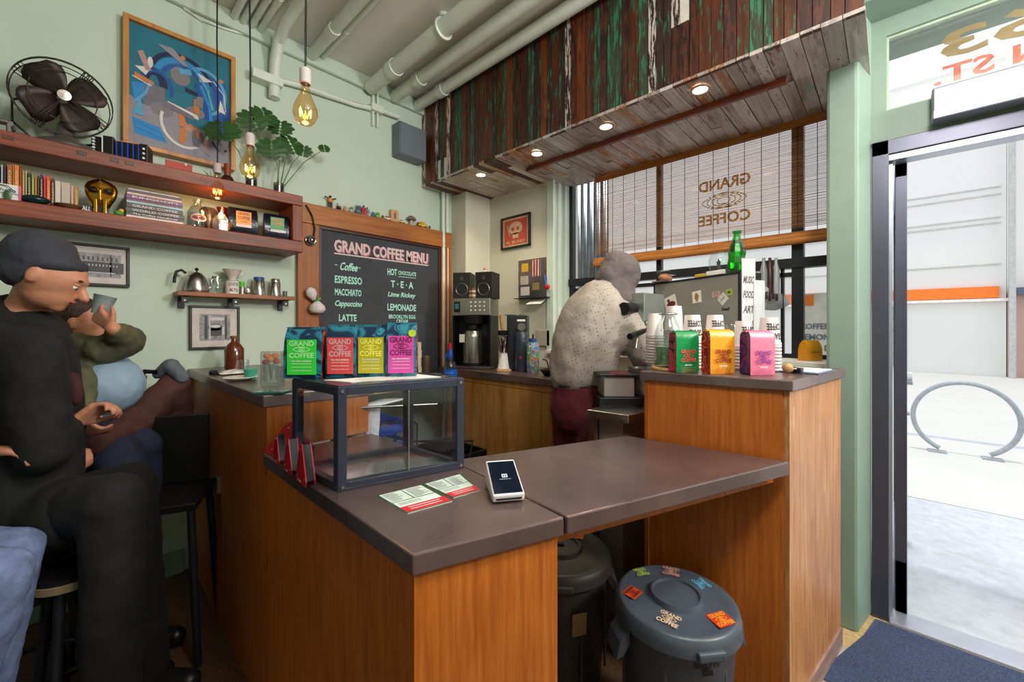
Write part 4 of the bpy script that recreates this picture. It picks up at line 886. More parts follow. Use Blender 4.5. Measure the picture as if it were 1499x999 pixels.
for px, py in ((455, 352),):
    c_ = on(px, py, Y=2.74)-t.location; MB().lathe([(.001, -.01), (.02, -.01), (.028, 0), (.02, .012), (.001, .014)], c_, 18, (PI/2, 0, 0)).build('ear_cup', BLACK, t, smooth=True)
    MB().tor(c_, .03, .004, (PI/2, 0, 0)).build('ear_ring', CHROME, t, smooth=True); MB().sph(c_+Vector((0, -.014, 0)), .01, 12).build('ear_disc', CHROME, t, smooth=True)
# ---- figurines along the frame (generic little figures)
fy = 2.775
def figure(px, hpx, cols, lab, arms=0, kind='man'):
    x, d = xy(px, fy); h = hpx*d/F; z0 = ZT+.0005
    t = thing('figurine', lab, 'figurine', (x, fy, z0), 0, 'small figurines on the menu board frame')
    m1, m2, m3 = [mat('toy_'+c, c, .4, var=.1) for c in cols]
    r = h*.11
    if kind == 'man':
        MB().cyl((-r, 0, 0), (-r*.8, 0, h*.48), r*.55, r*.8, 10).build('leg', m2, t, smooth=True); MB().cyl((r, 0, 0), (r*.8, 0, h*.48), r*.55, r*.8, 10).build('leg', m2, t, smooth=True)
        MB().sph((0, 0, h*.62), (r*1.7, r*1.1, h*.2), 12).build('torso', m1, t, smooth=True); MB().sph((0, 0, h*.9), (r*.9, r*.9, h*.1), 12).build('head', m3, t, smooth=True)
        for s_ in (-1, 1):
            e = (s_*r*3.4, -.002, h*(.74+.06*arms)) if arms else (s_*r*2.2, -.006, h*.45)
            MB().cyl((s_*r*1.5, 0, h*.74), e, r*.5, r*.42, 8).sph(e, r*.62, 8).build('arm', m3 if arms else m1, t, smooth=True)
    elif kind == 'blob':
        MB().sph((0, 0, h*.3), (h*.36, h*.3, h*.3), 12).build('body', m1, t, smooth=True); MB().sph((h*.08, -h*.05, h*.72), h*.26, 12).build('head', m2, t, smooth=True)
        for s_ in (-1, 1): MB().sph((s_*h*.22, -.002, h*.92), h*.09, 8).build('ear', m3, t, smooth=True)
    elif kind == 'cap':
        MB().lathe([(.001, 0), (h*.26, 0), (h*.2, h*.5), (.001, h*.5)], seg=14).build('stem', m1, t, smooth=True); MB().lathe([(h*.1, h*.5), (h*.55, h*.55), (h*.45, h*.8), (h*.15, h), (.001, h)], seg=16).build('cap', m2, t, smooth=True)
    elif kind == 'block':
        MB().b2((-h*.36, -.012, 0), (h*.36, .012, h)).build('block', m1, t, bev=.001); P2().disc(0, h*.5, h*.1, h*.3).build('painted_figure', m2, t, (0, -.0125, 0))
    elif kind == 'car':
        MB().b2((-h*.9, -.012, h*.15), (h*.9, .012, h*.6)).build('body', m1, t, bev=.002); MB().b2((-h*.4, -.011, h*.6), (h*.5, .011, h)).build('cabin', m2, t, bev=.002)
        for xx in (-h*.55, h*.55): MB().cyl((xx, -.014, h*.16), (xx, .014, h*.16), h*.16, seg=12).build('wheel', m3, t, smooth=True)
figure(483.5, 19, ('D8902C', '3A2418', '2A2420'), 'tallest figurine with orange torso and outstretched dark arms', 1)
figure(496, 10, ('1E1C1E', 'D8D4D0', '201E20'), 'black and white squat figurine beside the outstretched one', 0, 'blob')
figure(505, 8, ('C88A58', 'D8A878', 'A06838'), 'tan low figurine between the panda-like one and the speckled one', 0, 'blob')
figure(514, 9, ('B8B4B0', '8A8684', 'D8D4D0'), 'speckled grey low figurine', 0, 'blob')
figure(524, 13, ('5E7880', '4A6470', '7A8A90'), 'grey blue chunky figurine left of the red one', 0, 'blob')
figure(532.5, 15, ('B82028', 'C8242C', '2A5A7A'), 'red standing figurine near the frame middle')
figure(537.5, 13, ('3E8AA0', 'C05A70', '3A3A3E'), 'blue and pink standing figurine beside the red one')
figure(546, 8, ('2E6EA8', '3A8AB0', '1E3E6A'), 'small blue crouching figurine', 0, 'blob')
figure(552.5, 9, ('8AB83A', '6EA030', '9AC84A'), 'small lime green figurine', 0, 'blob')
figure(560, 6, ('8A7A30', '6A4A20', '3A5A2A'), 'tiny olive figurine left of the white one', 0, 'blob')
figure(567, 6, ('D8D4CC', 'B05A48', '4A3A30'), 'tiny white and red toy car', 0, 'car')
figure(577, 17, ('CFA070', '6A5A80', 'CFA070'), 'wooden block painted with an arched purple figure', 0, 'block')
figure(588, 5, ('D8C8A8', 'C8A880', '3A2A20'), 'tiny cream toy car beside the wooden block', 0, 'car')
figure(602, 14, ('B8A890', '7E7060', '7E7060'), 'brown mushroom shaped figurine', 0, 'cap')
figure(612, 7, ('6A4A2A', '4A3A20', 'A83A20'), 'tiny dark brown figurine right of the mushroom', 0, 'blob')
figure(618, 8, ('E0B820', 'D8A818', '4A3A2A'), 'yellow toy car near the right frame corner', 0, 'car')
figure(624.5, 6, ('2A4A8A', '3A3A4A', '2A2A3A'), 'tiny navy figurine near the right frame corner', 0, 'man')
figure(629, 6, ('4A3A3A', '2A2A2A', '8A6A5A'), 'tiny charcoal figurine, last before the right frame corner', 0, 'man')
# ================================================================ long box shelf
SF, SB = 2.55, 2.798; ZB1, ZT1 = 1.759, 2.093
sh = thing('box_shelf', 'long dark reclaimed wood box shelf on the green wall', 'shelf', (0, 0, 0))
XE = .92
MB().b2((-1.4, SF, ZT1-.06), (XE, SB, ZT1)).build('top_board', SHELFW, sh, bev=.004)
MB().b2((-1.4, SF, ZB1), (XE, SB, ZB1+.065)).build('bottom_board', SHELFW, sh, bev=.004)
MB().b2((XE-.055, SF+.002, ZB1+.066), (XE-.001, SB, ZT1-.061)).build('end_board', wood('shelf_wood_v', '4E1A08', '7E3412', 'A04E20', 2, 10, .45, 18), sh, bev=.003)
for px in (118, 166, 188, 10): 
    q = on(px, 232 if px > 20 else 210, Y=SF); MB().b2((q.x-.012, SF-.0015, ZT1-.035), (q.x+.018, SF+.002, ZT1-.018)).build('nail_hole', BROWN, sh, bev=.004)
IZ = ZB1+.0655; TZ1 = ZT1+.0005
def book(px0, px1, topy, col, lab, Yf=2.60, dpt=.15, txt=None):
    x0, d0 = xy(px0, Yf); x1, d1 = xy(px1, Yf); h = on(px0, topy, Y=Yf).z-IZ
    t = thing('book', lab, 'book', ((x0+x1)/2, Yf, IZ), 0, 'upright books on the box shelf'); w_ = (x1-x0)-.0012
    m = mat('book_'+col, col, .5, var=.08)
    MB().b2((-w_/2, 0, 0), (w_/2, dpt, h)).build('cover', m, t, bev=min(.001, w_/5)); MB().b2((-w_/2+w_*.12, .003, h-.002), (w_/2-w_*.12, dpt-.001, h+.0004)).build('pages', PAPER, t)
    if txt: P2().text(txt[0], 0, 0, h*.7, w_*.5).build('lettering', mat('bt_'+txt[1], txt[1], .5), t, (0, -.0006, h*.5), (0, PI/2, 0))
bk = [(-9, 0, 240, '1E2A44', 'navy'), (1, 4.5, 241, 'B0B8C0', 'silver grey, slim'), (5, 9, 240, '241430', 'blackish purple'), (10, 18, 240, 'A85A1C', 'rusty orange, thick'), (18.5, 20.5, 240, 'D89A50', 'pale orange, very slim'), (20.7, 28, 241, 'E07818', 'bright orange, thickest'), (28.3, 32, 245, '9A3A14', 'reddish brown, slim'), (32.2, 36.5, 249, 'A8862E', 'mustard'), (37, 39.5, 250, 'C8BE98', 'cream, slim'), (40, 45.5, 252, '16161E', 'black with a pale square'), (46, 50.5, 256, '8A9A30', 'olive lime'), (51, 54, 257, 'C88A3A', 'amber'), (54.3, 58, 257, '4A2A1E', 'dark brown'), (58.5, 63, 255, '2A2448', 'indigo and white'), (63.5, 67.5, 257, 'C81E28', 'crimson'), (67.8, 74, 257, 'E0481C', 'vermilion with a white panel'), (74.5, 80, 261, '4E1E18', 'maroon'), (80.3, 89, 264, 'D8CCC8', 'thick white'), (89.3, 103, 266, 'C0B4AC', 'fattest pale grey'), (103.5, 108, 272, 'C8A8A0', 'pale pink, low'), (108.3, 115, 272, 'B07A34', 'ochre, last upright')]
for x0, x1, ty, col, lb in bk:
    book(x0, x1, ty, col, lb+' upright book spine on the box shelf', txt=('COFFEE', 'D8C890') if x1-x0 > 4 and col not in ('C0B4AC', 'D8CCC8') else None)
def onshelf(name, lab, cat, px, Yc, rz=0, grp=None, z=IZ): x, d = xy(px, Yc); return thing(name, lab, cat, (x, Yc, z), rz, grp), d/F
# lying books and stacks
STK = [('D8D0CC', 'white, shortest and lowest', .97, 'ROASTING NOTES'), ('1E1414', 'black with small red words', .97, 'The Coffee Handbook'), ('2A2426', 'black with grey words, widest', 1.0, 'WORLD COFFEE'), ('16161A', 'black with handwritten words', .96, 'GRAND COFFEE'), ('8AB4C8', 'pale blue, thin', .95, None), ('6A1630', 'wine red', .95, None), ('5E2A6E', 'purple', .96, 'KINGDOM'), ('D0B0A8', 'pale striped, thin', .93, None), ('2A1218', 'very dark red', .94, None), ('B8A8B8', 'lilac grey, topmost', .86, None)]
x0, d0 = xy(184, 2.59); x1, d1 = xy(270, 2.59); zz = IZ
tops = [11, 10, 13, 14, 8, 6, 12, 7, 7, 5]; tot = sum(tops)
Ht = on(190, 275, Y=2.59).z-IZ
for (col, lb, wf, tx), hh in zip(STK, tops):
    hb = Ht*hh/tot; W_ = (x1-x0)*wf
    t = thing('book', lb+' book in the horizontal stack right of the gold mask', 'book', ((x0+x1)/2-(1-wf)*.05, 2.59, zz), 0, 'stacked books on the box shelf')
    MB().b2((-W_/2, 0, 0), (W_/2, .18, hb-.0006)).build('cover', mat('book_'+col, col, .4, var=.08), t, bev=.0008); MB().b2((-W_/2-.0004, .003, hb*.15), (-W_/2+.01, .178, hb*.82)).build('pages', PAPER, t)
    if tx: P2().text(tx, 0, 0, W_*.8, hb*.55).build('lettering', mat('stack_ink', 'C8C0C8', .5), t, (0, -.0006, hb/2))
    zz += hb
t, s_ = onshelf('book', 'black lying book lettered ALL CAPS under the gold mask', 'book', 137, 2.60, grp=None)
W_ = (xy(160, 2.6)[0]-xy(114, 2.6)[0]); MB().b2((-W_/2, 0, 0), (W_/2, .16, .034)).build('cover', BLACK, t, bev=.001); P2().text('ALL CAPS', 0, 0, W_*.75, .02).build('lettering', TEXTW, t, (0, -.0006, .017))
t, s_ = onshelf('postcard', 'white postcard with green leaf sprig and pink edge', 'card', 12, 2.565)
W_ = xy(27, 2.565)[0]-xy(-12, 2.565)[0]; Hc = on(12, 270, Y=2.565).z-IZ
MB().b2((-W_/2, 0, 0), (W_/2, .002, Hc)).build('card', PAPER, t); MB().b2((W_/2-.008, -.0006, 0), (W_/2, 0, Hc)).build('pink_edge', mat('pink', 'D85A8A', .5), t)
P2().text('hello', 0, Hc*.62, .04, .014, .2).text('from the coast', 0, Hc*.42, .06, .008).build('lettering', mat('card_ink', '5A7A8A', .5), t, (0, -.0008, 0))
MB().tube([(-.02, -.004, Hc*.9), (.0, -.012, Hc*.85), (.02, -.012, Hc*.5)], .0018, 6).sph((.0, -.012, Hc*.25), (.012, .002, .02), 10).build('sprig', LEAF, t, smooth=True)
t, s_ = onshelf('sunglasses_case', 'dark teal glossy oval case lying before the books', 'case', 52, 2.575)
MB().sph((0, 0, .018), (.042, .022, .018), 20).build('shell', mat('case_teal', '122A2E', .15, 0, .2), t, smooth=True); MB().tor((0, 0, .017), .042, .0012, sy=.52).build('seam', BLACK, t)
t, s_ = onshelf('wooden_bowl', 'flat pale wooden dish before the ochre book', 'dish', 100, 2.578)
MB().lathe([(.001, 0), (.025, 0), (.045, .014), (.043, .015), (.02, .005), (.001, .004)], seg=24).build('dish', mat('dish_wood', '8A6A50', .5), t, smooth=True)
# gold mask
t, s_ = onshelf('gold_mask', 'shiny gold metal face mask with dark eye holes on the box shelf', 'mask', 148, 2.60, -.12)
rows = []
N = 15
prof = [(.0, .012, .0), (.02, .020, .004), (.05, .034, .01), (.075, .047, .012), (.10, .053, .012), (.12, .054, .012), (.14, .045, .01), (.153, .028, .0), (.160, .006, -.012)]
for z_, wd, fwd in prof:
    r = []
    for k in range(N):
        a_ = -1.35+2.7*k/(N-1); nose = .014*math.exp(-((k-7)/1.1)**2)*(1 if .05 < z_ < .105 else .3)
        r.append((wd*math.sin(a_)/math.sin(1.35), -(.045*math.cos(a_)+fwd+nose)+.03, z_))
    rows.append(r)
MB().grid(rows).build('shell', GOLD, t, smooth=True, sol=.003)
for s_ in (-1, 1):
    m = MB().sph((s_*.024, -.022, .10), (.019, .012, .010), 16, (0, s_*-.15, 0)); m.build('eye_hole', BLACK, t, smooth=True)
    MB().tor((s_*.024, -.027, .10), .021, .003, (PI/2, 0, s_*.45), sy=.55).build('eye_rim', GOLD, t, smooth=True)
    MB().b2((s_*.015-.006, -.034, .0), (s_*.015+.006, -.022, .062)).build('cheek_plate', GOLD, t, bev=.003)
MB().box((0, -.036, .078), (.010, .016, .05), (.15, 0, 0)).build('nose', GOLD, t, bev=.004)
MB().b2((-.010, -.024, .0), (.010, -.020, .04)).build('mouth_gap', BLACK, t); MB().cyl((0, -.03, .112), (0, -.037, .112), .005, seg=12).build('forehead_stud', mat('copper', 'A8481E', .3, .8), t, smooth=True)
MB().b2((-.001, -.03, .118), (.001, -.026, .155)).build('crest_line', mat('gold_dark', '7A5A1A', .3, .9), t)
t, s_ = onshelf('toy_parrot', 'small green yellow toy between the mask and book stack', 'toy', 174, 2.585)
MB().sph((0, 0, .014), (.018, .012, .014), 12).build('body', mat('toy_green', '4A8A2E', .5), t, smooth=True); MB().sph((.008, -.006, .026), .009, 10).build('head', mat('toy_yel', 'D8B83A', .5), t, smooth=True)
# glass growler jug
t, s_ = onshelf('glass_jug', 'clear glass jug with oval orange emblem on the box shelf', 'jug', 289, 2.64)
MB().lathe([(.001, .003), (.04, .003), (.043, .01), (.043, .085), (.036, .105), (.018, .125), (.016, .14), (.021, .142), (.021, .155), (.017, .156), (.012, .14), (.014, .124), (.034, .1), (.04, .08), (.04, .012), (.001, .008)], seg=28).build('glass', GL, t, smooth=True)
MB().tor((.045, 0, .1), .02, .004, (PI/2, 0, 0)).build('handle', GL, t, smooth=True)
o = P2().disc(0, .055, .038, .020, 24).build('emblem', ORANGE, t); [setattr(v, 'co', Vector((math.sin(v.co.x/.0437)*.0437, -math.cos(v.co.x/.0437)*.0437, v.co.z))) for v in o.data.vertices]
o = P2().ring(0, .055, .037, .0195, .003, 24).ring(0, .055, .030, .014, .0016, 24).rect(0, .055, .07, .012).build('emblem_ring', TEXTW, t); [setattr(v, 'co', Vector((math.sin(v.co.x/.0441)*.0441, -math.cos(v.co.x/.0441)*.0441, v.co.z))) for v in o.data.vertices]
o = P2().text('Dickies', 0, .055, .055, .010).build('lettering', mat('emb_blue', '2A2A6A', .5), t); [setattr(v, 'co', Vector((math.sin(v.co.x/.0446)*.0446, -math.cos(v.co.x/.0446)*.0446, v.co.z))) for v in o.data.vertices]
t, s_ = onshelf('brown_paper_roll', 'brown ribbed glass jar behind the clear jug', 'jar', 305, 2.70)
MB().lathe([(.001, 0), (.04, 0), (.042, .02), (.04, .12), (.03, .135), (.001, .137)], seg=24).build('jar', mat('jar_brown', '4A3A30', .25), t, smooth=True)
t, s_ = onshelf('red_vase', 'dark red glass vase behind the hanging bulb', 'vase', 326, 2.70)
MB().lathe([(.001, 0), (.035, 0), (.045, .04), (.035, .09), (.022, .12), (.03, .15), (.001, .15)], seg=24).build('vase', mat('vase_red', '5A0E14', .15), t, smooth=True)
t, s_ = onshelf('silver_pouch', 'crumpled silver foil pouch under the hanging bulb', 'pouch', 324, 2.59, -.5)
MB().grid([[(x*sc, -.028*k2*(1-abs(x)/.06), z_) for x in (-.036, -.02, 0, .02, .036)] for z_, sc, k2 in ((0, .9, 1), (.03, 1, 1.2), (.06, .95, 1), (.08, .6, .6), (.10, .15, .2))]).build('front_foil', mat('foil', 'C8C6C6', .25, .85, .15, 60, .6), t, smooth=True)
MB().grid([[(x*sc, .028*k2*(1-abs(x)/.06), z_) for x in (-.036, -.02, 0, .02, .036)] for z_, sc, k2 in ((0, .9, 1), (.03, 1, 1.2), (.06, .95, 1), (.08, .6, .6), (.10, .15, .2))]).build('back_foil', MATS['foil'], t, smooth=True)
MB().b2((.024, -.014, .01), (.036, .012, .045)).build('orange_sticker', ORANGE, t); MB().tube([(0, 0, .10), (.004, -.003, .115)], .004, 6).build('twist', MATS['foil'], t)
# two big black bags
NAVYB = mat('foil_navy', '1A1E2C', .22, .3, .2, 12, .5)
for px, pw, hp, lb, c1, c2, c3 in ((358, 48, 42, 'black coffee bag with orange label on the box shelf', 'E8941E', '7A2A14', 'orange'), (407, 44, 44, 'black coffee bag with green label at the end of the box shelf', '1E9A4E', 'D87850', 'green')):
    x, d = xy(px, 2.60); s_ = d/F
    t, y_ = bag('shelf_coffee_bag', lb, (x, 2.635, IZ), -.12, .135 if c3 == 'orange' else .125, .150, .07, NAVYB, NAVYB, group='black coffee bags on the box shelf', clip=False)
    MB().b2((-.035, y_-.002, .055), (.035, y_, .125)).build('label', mat('sl_'+c3, c1, .45), t); MB().b2((-.035, y_-.002, .040), (.035, y_, .055)).build('label_foot', mat('pale', 'D8D0DC', .5), t)
    P2().text('GRAND', 0, .113, .058, .016).text('COFFEE', 0, .090, .058, .018).text('WHOLE BEAN', 0, .070, .03, .006).build('lettering', mat('sli_'+c3, c2, .5), t, (0, y_-.0025, 0))
# ---- on top of the shelf: fan
fx, fd = xy(92, 2.67)
fan = thing('desk_fan', 'old rusty black four bladed desk fan on the box shelf', 'fan', (fx+.01, 2.65, TZ1), .06)
MB().lathe([(.001, 0), (.095, 0), (.098, .01), (.085, .025), (.045, .04), (.03, .06), (.026, .11), (.001, .12)], seg=28).build('base', mat('fan_base', '5C5652', .5, .3, .2), fan, smooth=True)
FC = Vector((-.01, -.03, .212)); tl_m = Euler((.12, 0, .0)).to_matrix()
def T(v): return FC + tl_m @ Vector(v)
MB().cyl(T((0, .12, 0)), T((0, .02, 0)), .045, .055, 20).sph(T((0, .12, 0)), .045, 16).build('motor', IRON, fan, smooth=True)
MB().tube([(0, .04, .1), (0, .05, .17), T((0, .08, -.04))], .016, 10).build('neck', IRON, fan, smooth=True)
R_ = .152
for yy_, rr in ((-.045, R_*.66), (-.02, R_), (.045, R_*.98), (.0, R_*1.01)):
    MB().tube([T((rr*math.cos(a_), yy_, rr*math.sin(a_))) for a_ in [2*PI*k/40 for k in range(40)]], .0022, 6, True).build('cage_ring', IRON, fan, smooth=True)
for k in range(4):
    a0 = PI/4+k*PI/2
    for da in (-.10, 0, .10):
        a_ = a0+da+.25; MB().tube([T((.022*math.cos(a_), -.062, .022*math.sin(a_))), T((R_*.6*math.cos(a_), -.058, R_*.6*math.sin(a_))), T((R_*.95*math.cos(a_), -.035, R_*.95*math.sin(a_))), T((R_*1.02*math.cos(a_), .0, R_*1.02*math.sin(a_))), T((R_*.98*math.cos(a_), .045, R_*.98*math.sin(a_))), T((.05*math.cos(a_), .075, .05*math.sin(a_)))], .002, 6).build('cage_wire', IRON, fan, smooth=True)
for k in range(4):
    a0 = .62+k*PI/2; rows = []
    for j in range(8):
        rr = .02+.115*j/7; w_ = .026+.040*math.sin(min(1, j/5)*PI/2)-(.03 if j == 7 else .008 if j == 6 else 0)
        rows.append([T((rr*math.cos(a0)-u*w_*math.sin(a0), -.012+u*.022, rr*math.sin(a0)+u*w_*math.cos(a0))) for u in (-1, -.5, 0, .5, 1)])
    MB().grid(rows).build('blade', IRON, fan, smooth=True, sol=.003)
MB().lathe([(.001, 0), (.014, 0), (.020, .005), (.021, .012), (.001, .014)], T((0, -.058, 0)), 24, (PI/2+.12, 0, 0)).build('badge', mat('badge_silver', 'A8A09A', .35, .7, .4, 120), fan, smooth=True)
MB().tube([(-.03, .02, .02), (-.09, .03, .02), (-.15, .02, .08), (-.15, .0, .16), (-.09, .0, .2)], .005, 8).build('power_cord', BLACK, fan, smooth=True)
# hand crank at the far left
t, s_ = onshelf('hand_crank', 'cast iron hand crank grinder at the left end of the shelf', 'grinder', 16, 2.62, z=TZ1)
MB().b2((-.06, -.02, .045), (-.005, .02, .06)).b2((-.012, -.015, 0), (.008, .015, .06)).build('clamp', DSTEEL, t, bev=.004); MB().cyl((0, 0, .05), (.012, -.03, .015), .005).cyl((.012, -.03, .012), (.05, -.03, .008), .005).build('crank', DSTEEL, t, smooth=True)
# accordion
t, s_ = onshelf('accordion', 'small black toy accordion with blue bellows on the shelf', 'accordion', 186, 2.64, CAMROT*.42, z=TZ1)
Hh = .098
MB().b2((-.115, -.03, 0), (-.075, .03, Hh*.95)).build('button_box', BLACK, t, bev=.003); MB().b2((-.072, -.045, 0), (-.035, .045, Hh)).build('end_box', BLACK, t, bev=.003); MB().b2((.055, -.04, 0), (.085, .04, Hh*.9)).build('end_box', BLACK, t, bev=.003)
for k in range(6): MB().cyl((-.105, -.03, .012+k*.014), (-.105, -.036, .012+k*.014), .0048, seg=10).build('button', TEXTW, t, smooth=True)
for k in range(3): MB().cyl((.072, -.04, .02+k*.022), (.072, -.046, .02+k*.022), .0048, seg=10).build('button', TEXTW, t, smooth=True)
for k in range(9):
    x_ = -.03+k*.0098; MB().b2((x_, -.036+.004*(k % 2), .004), (x_+.006, .036, Hh*.86)).build('bellows_fold', mat('bellows_blue', '1E3E9A', .5) if k % 2 == 0 else BLACK, t)
    MB().b2((x_, -.037, Hh*.86), (x_+.006, .037, Hh*.9)).build('fold_edge', PINE, t)
MB().b2((-.074, -.046, 0), (-.070, -.044, Hh)).build('trim_line', TEXTW, t); MB().tube([(-.115, 0, .01), (-.15, 0, .012), (-.155, 0, .05), (-.115, 0, .06)], .006, 6).build('strap', BLACK, t, smooth=True)
# red album behind, white card
t, s_ = onshelf('red_notebook', 'red square notebook standing under the painting', 'notebook', 262, 2.72, z=TZ1)
MB().b2((-.055, 0, 0), (.055, .008, .085)).build('cover', mat('note_red', 'B02A1A', .5), t, bev=.001); P2().poly([(.02, .085), (.036, .085), (.028, .074)]).build('corner_mark', TEXTW, t, (0, -.001, 0))
t, s_ = onshelf('amber_bottle', 'brown bottle standing behind the left bulb cord', 'bottle', 333, 2.70, z=TZ1)
MB().lathe([(.001, 0), (.03, 0), (.031, .045), (.024, .06), (.016, .065), (.015, .13), (.001, .13)], seg=20).build('glass', mat('bottle_dark', '3A1A14', .2), t, smooth=True)
MB().cyl((0, 0, .066), (0, 0, .13), .0165, seg=16).build('neck_label', mat('rustlabel', '8A3A1E', .5), t, smooth=True)
t, s_ = onshelf('air_plant', 'small spiky dark plant beside the left bulb', 'plant', 310, 2.66, z=TZ1)
for k in range(6): MB().tube([(0, 0, 0), (.015*math.cos(k*1.1), .01*math.sin(k*1.1), .03), (.04*math.cos(k*1.1), .02*math.sin(k*1.1), .055)], .003, 5, r2=.0006).build('leaf', mat('leaf_dark', '2A3A26', .5), t, smooth=True)
# monstera plants in glasses
GP = glass('grey_glass', (.8, .72, .70), .4, .75)
def monst(t, base, tip, R, tiltv, seed):
    R *= 1.3
    rn = random.Random(seed)
    mid = (base+tip)/2+Vector((rn.uniform(-.01, .01), -.01, .03))
    MB().tube([base, (base*2+mid)/3, mid, tip], .0035, 6, r2=.002).build('stem', STEM, t, smooth=True)
    # heart-shaped leaf with deep cuts
    n = Vector(tiltv).normalized(); q_ = n.to_track_quat('Z', 'Y').to_matrix().to_4x4()
    g = MB(); g.M = Matrix.Translation(tip) @ q_ @ Matrix.Rotation(rn.uniform(-.4, .4), 4, 'Z')
    lobes = 5
    for s_ in (-1, 1):
        for k in range(lobes):
            a0 = .16+2.55*k/lobes; a1 = a0+2.55/lobes-.03
            r0 = R*(1.1-.35*abs(k/(lobes-1)-.45)); y0_ = R*.62-R*.32*k
            inner = (0, R*.65-R*.28*k, 0); inner2 = (s_*R*.12, R*.65-R*.28*(k+.85), 0)
            am = (a0+a1)/2; pp_ = [inner]
            for aa, rr in ((a0, r0*.93), (am, r0*1.12), (a1, r0*.92)): pp_.append((s_*rr*math.sin(aa), rr*math.cos(aa)*.95+R*.1, -.12*R*(rr/R)**2))
            pp_.append(inner2); g.poly(pp_ if s_ > 0 else pp_[::-1])
    for k in range(2): pass
    g.build('leaf', LEAF, t, sol=.0012)
for px, Yc, lb, leaves in ((368, 2.66, 'leafy monstera cuttings in the left glass vase', [((325, 193), .062), ((372, 178), .058), ((388, 172), .056)]), (( 408), 2.66, 'leafy monstera cuttings in the right glass vase', [((410, 188), .05), ((398, 220), .056), ((427, 214), .058), ((444, 222), .035), ((475, 218), .026)])):
    t, s_ = onshelf('potted_monstera', lb, 'plant', px, Yc, z=TZ1, grp='monstera cuttings on the box shelf')
    MB().lathe([(.001, .002), (.028, .002), (.030, .075), (.028, .075), (.026, .006), (.001, .005)], seg=20).build('vase', GP, t, smooth=True)
    MB().lathe([(.001, .006), (.0255, .006), (.0265, .05), (.001, .05)], seg=16).build('pebbles', mat('pebbles', '5A443E', .6, var=.6, scale=300), t, smooth=True)
    for j, ((lx, ly), R) in enumerate(leaves):
        tip = on(lx, ly, Y=Yc-.03-.02*(j % 2))-Vector(t.location); monst(t, Vector((.008*(j-1), 0, .06)), tip, R, (-.5+.3*(j % 3), -.9, .25-.2*(j % 2)), j+px)
# ================================================================ small shelf
z_s = 1.502
x0, _ = xy(259, 2.68); x1, _ = xy(431, 2.68)
ss = thing('wall_shelf', 'short wooden wall shelf on black steel brackets', 'shelf', (0, 0, 0))
MB().b2((x0, 2.67, z_s-.022), (x1, 2.798, z_s)).build('board', wood('shelf2', '6E3418', '9A5428', 'B46C38', 0, 9), ss, bev=.002)
for px in (269, 343, 416):
    x, _ = xy(px, 2.72); b0 = MB().b2((x-.014, 2.69, z_s-.027), (x+.014, 2.798, z_s-.0225)).b2((x-.014, 2.79, z_s-.085), (x+.014, 2.798, z_s-.027)).b2((x-.014, 2.69, z_s-.06), (x+.014, 2.694, z_s-.027)).build('bracket', BLACK, ss, bev=.001)
    o = MB().cyl((x, 2.688, z_s-.045), (x, 2.69, z_s-.045), .004, seg=10).build('screw', STEEL, b0)
def os_(name, lab, cat, px, Yc=2.735, rz=0, grp=None): x, d = xy(px, Yc); return thing(name, lab, cat, (x, Yc, z_s+.0005), rz, grp), d/F
STL = mat('satin_steel', 'B0ACA8', .25, .95, .15, 8)
t, s_ = os_('gooseneck_kettle', 'steel dome kettle with black curved handle on the small shelf', 'kettle', 288)
MB().lathe([(.001, 0), (.052, 0), (.055, .006), (.054, .02), (.048, .055), (.038, .085), (.022, .105), (.001, .112)], seg=28).build('body', STL, t, smooth=True)
MB().sph((0, 0, .125), .009, 12).cyl((0, 0, .108), (0, 0, .12), .003).build('lid_knob', BLACK, t, smooth=True)
MB().tube([(-.045, 0, .10), (-.065, 0, .115), (-.085, 0, .105), (-.092, 0, .075), (-.094, 0, .045)], .007, 10).build('handle', BLACK, t, smooth=True); MB().tube([(.048, 0, .02), (.066, 0, .04), (.064, 0, .07), (.078, 0, .085)], .005, 8).build('spout', STL, t, smooth=True)
t, s_ = os_('glass_pitcher', 'clear glass jug between kettle and dripper', 'jug', 317, 2.74)
MB().lathe([(.001, .002), (.028, .002), (.030, .03), (.026, .075), (.024, .088), (.022, .086), (.024, .07), (.027, .03), (.001, .006)], seg=22).build('glass', GL, t, smooth=True); MB().tube([(-.026, 0, .07), (-.045, 0, .06), (-.044, 0, .03), (-.028, 0, .02)], .003, 6).build('handle', GL, t, smooth=True); MB().cyl((0, 0, .086), (0, 0, .094), .023, seg=20).build('lid', STL, t, smooth=True)
t, s_ = os_('mug', 'white enamel mug with dark red lettering under the dripper', 'mug', 340, 2.725)
MB().lathe([(.001, 0), (.032, 0), (.0335, .07), (.035, .073), (.032, .072), (.03, .004), (.001, .004)], seg=28).build('body', WHITE, t, smooth=True)
o = P2().text('ALTO', 0, .022, .042, .018).text('EL RIO DE', 0, .050, .048, .007).text('LOS AMIGOS', 0, .060, .048, .006).build('lettering', mat('ink_wine', '6A1A3A', .5), t); [setattr(v, 'co', Vector((math.sin(v.co.x/.034)*.0342, -math.cos(v.co.x/.034)*.0342, v.co.z))) for v in o.data.vertices]
x, d = xy(340, 2.725); t = thing('coffee_dripper', 'white ribbed ceramic coffee dripper standing on the mug', 'coffee dripper', (x, 2.725, z_s+.075))
MB().lathe([(.012, 0), (.033, .001), (.033, .004), (.015, .006), (.046, .062), (.048, .064), (.044, .062), (.012, .004)], seg=28).build('cone', mat('ceramic', 'D8CEC8', .3), t, smooth=True)
MB().tor((.05, 0, .045), .014, .003, (PI/2, 0, 0)).build('handle', MATS['ceramic'], t, smooth=True)
t, s_ = os_('small_tin', 'small tin with lime green lid behind the white mug', 'tin', 354, 2.745)
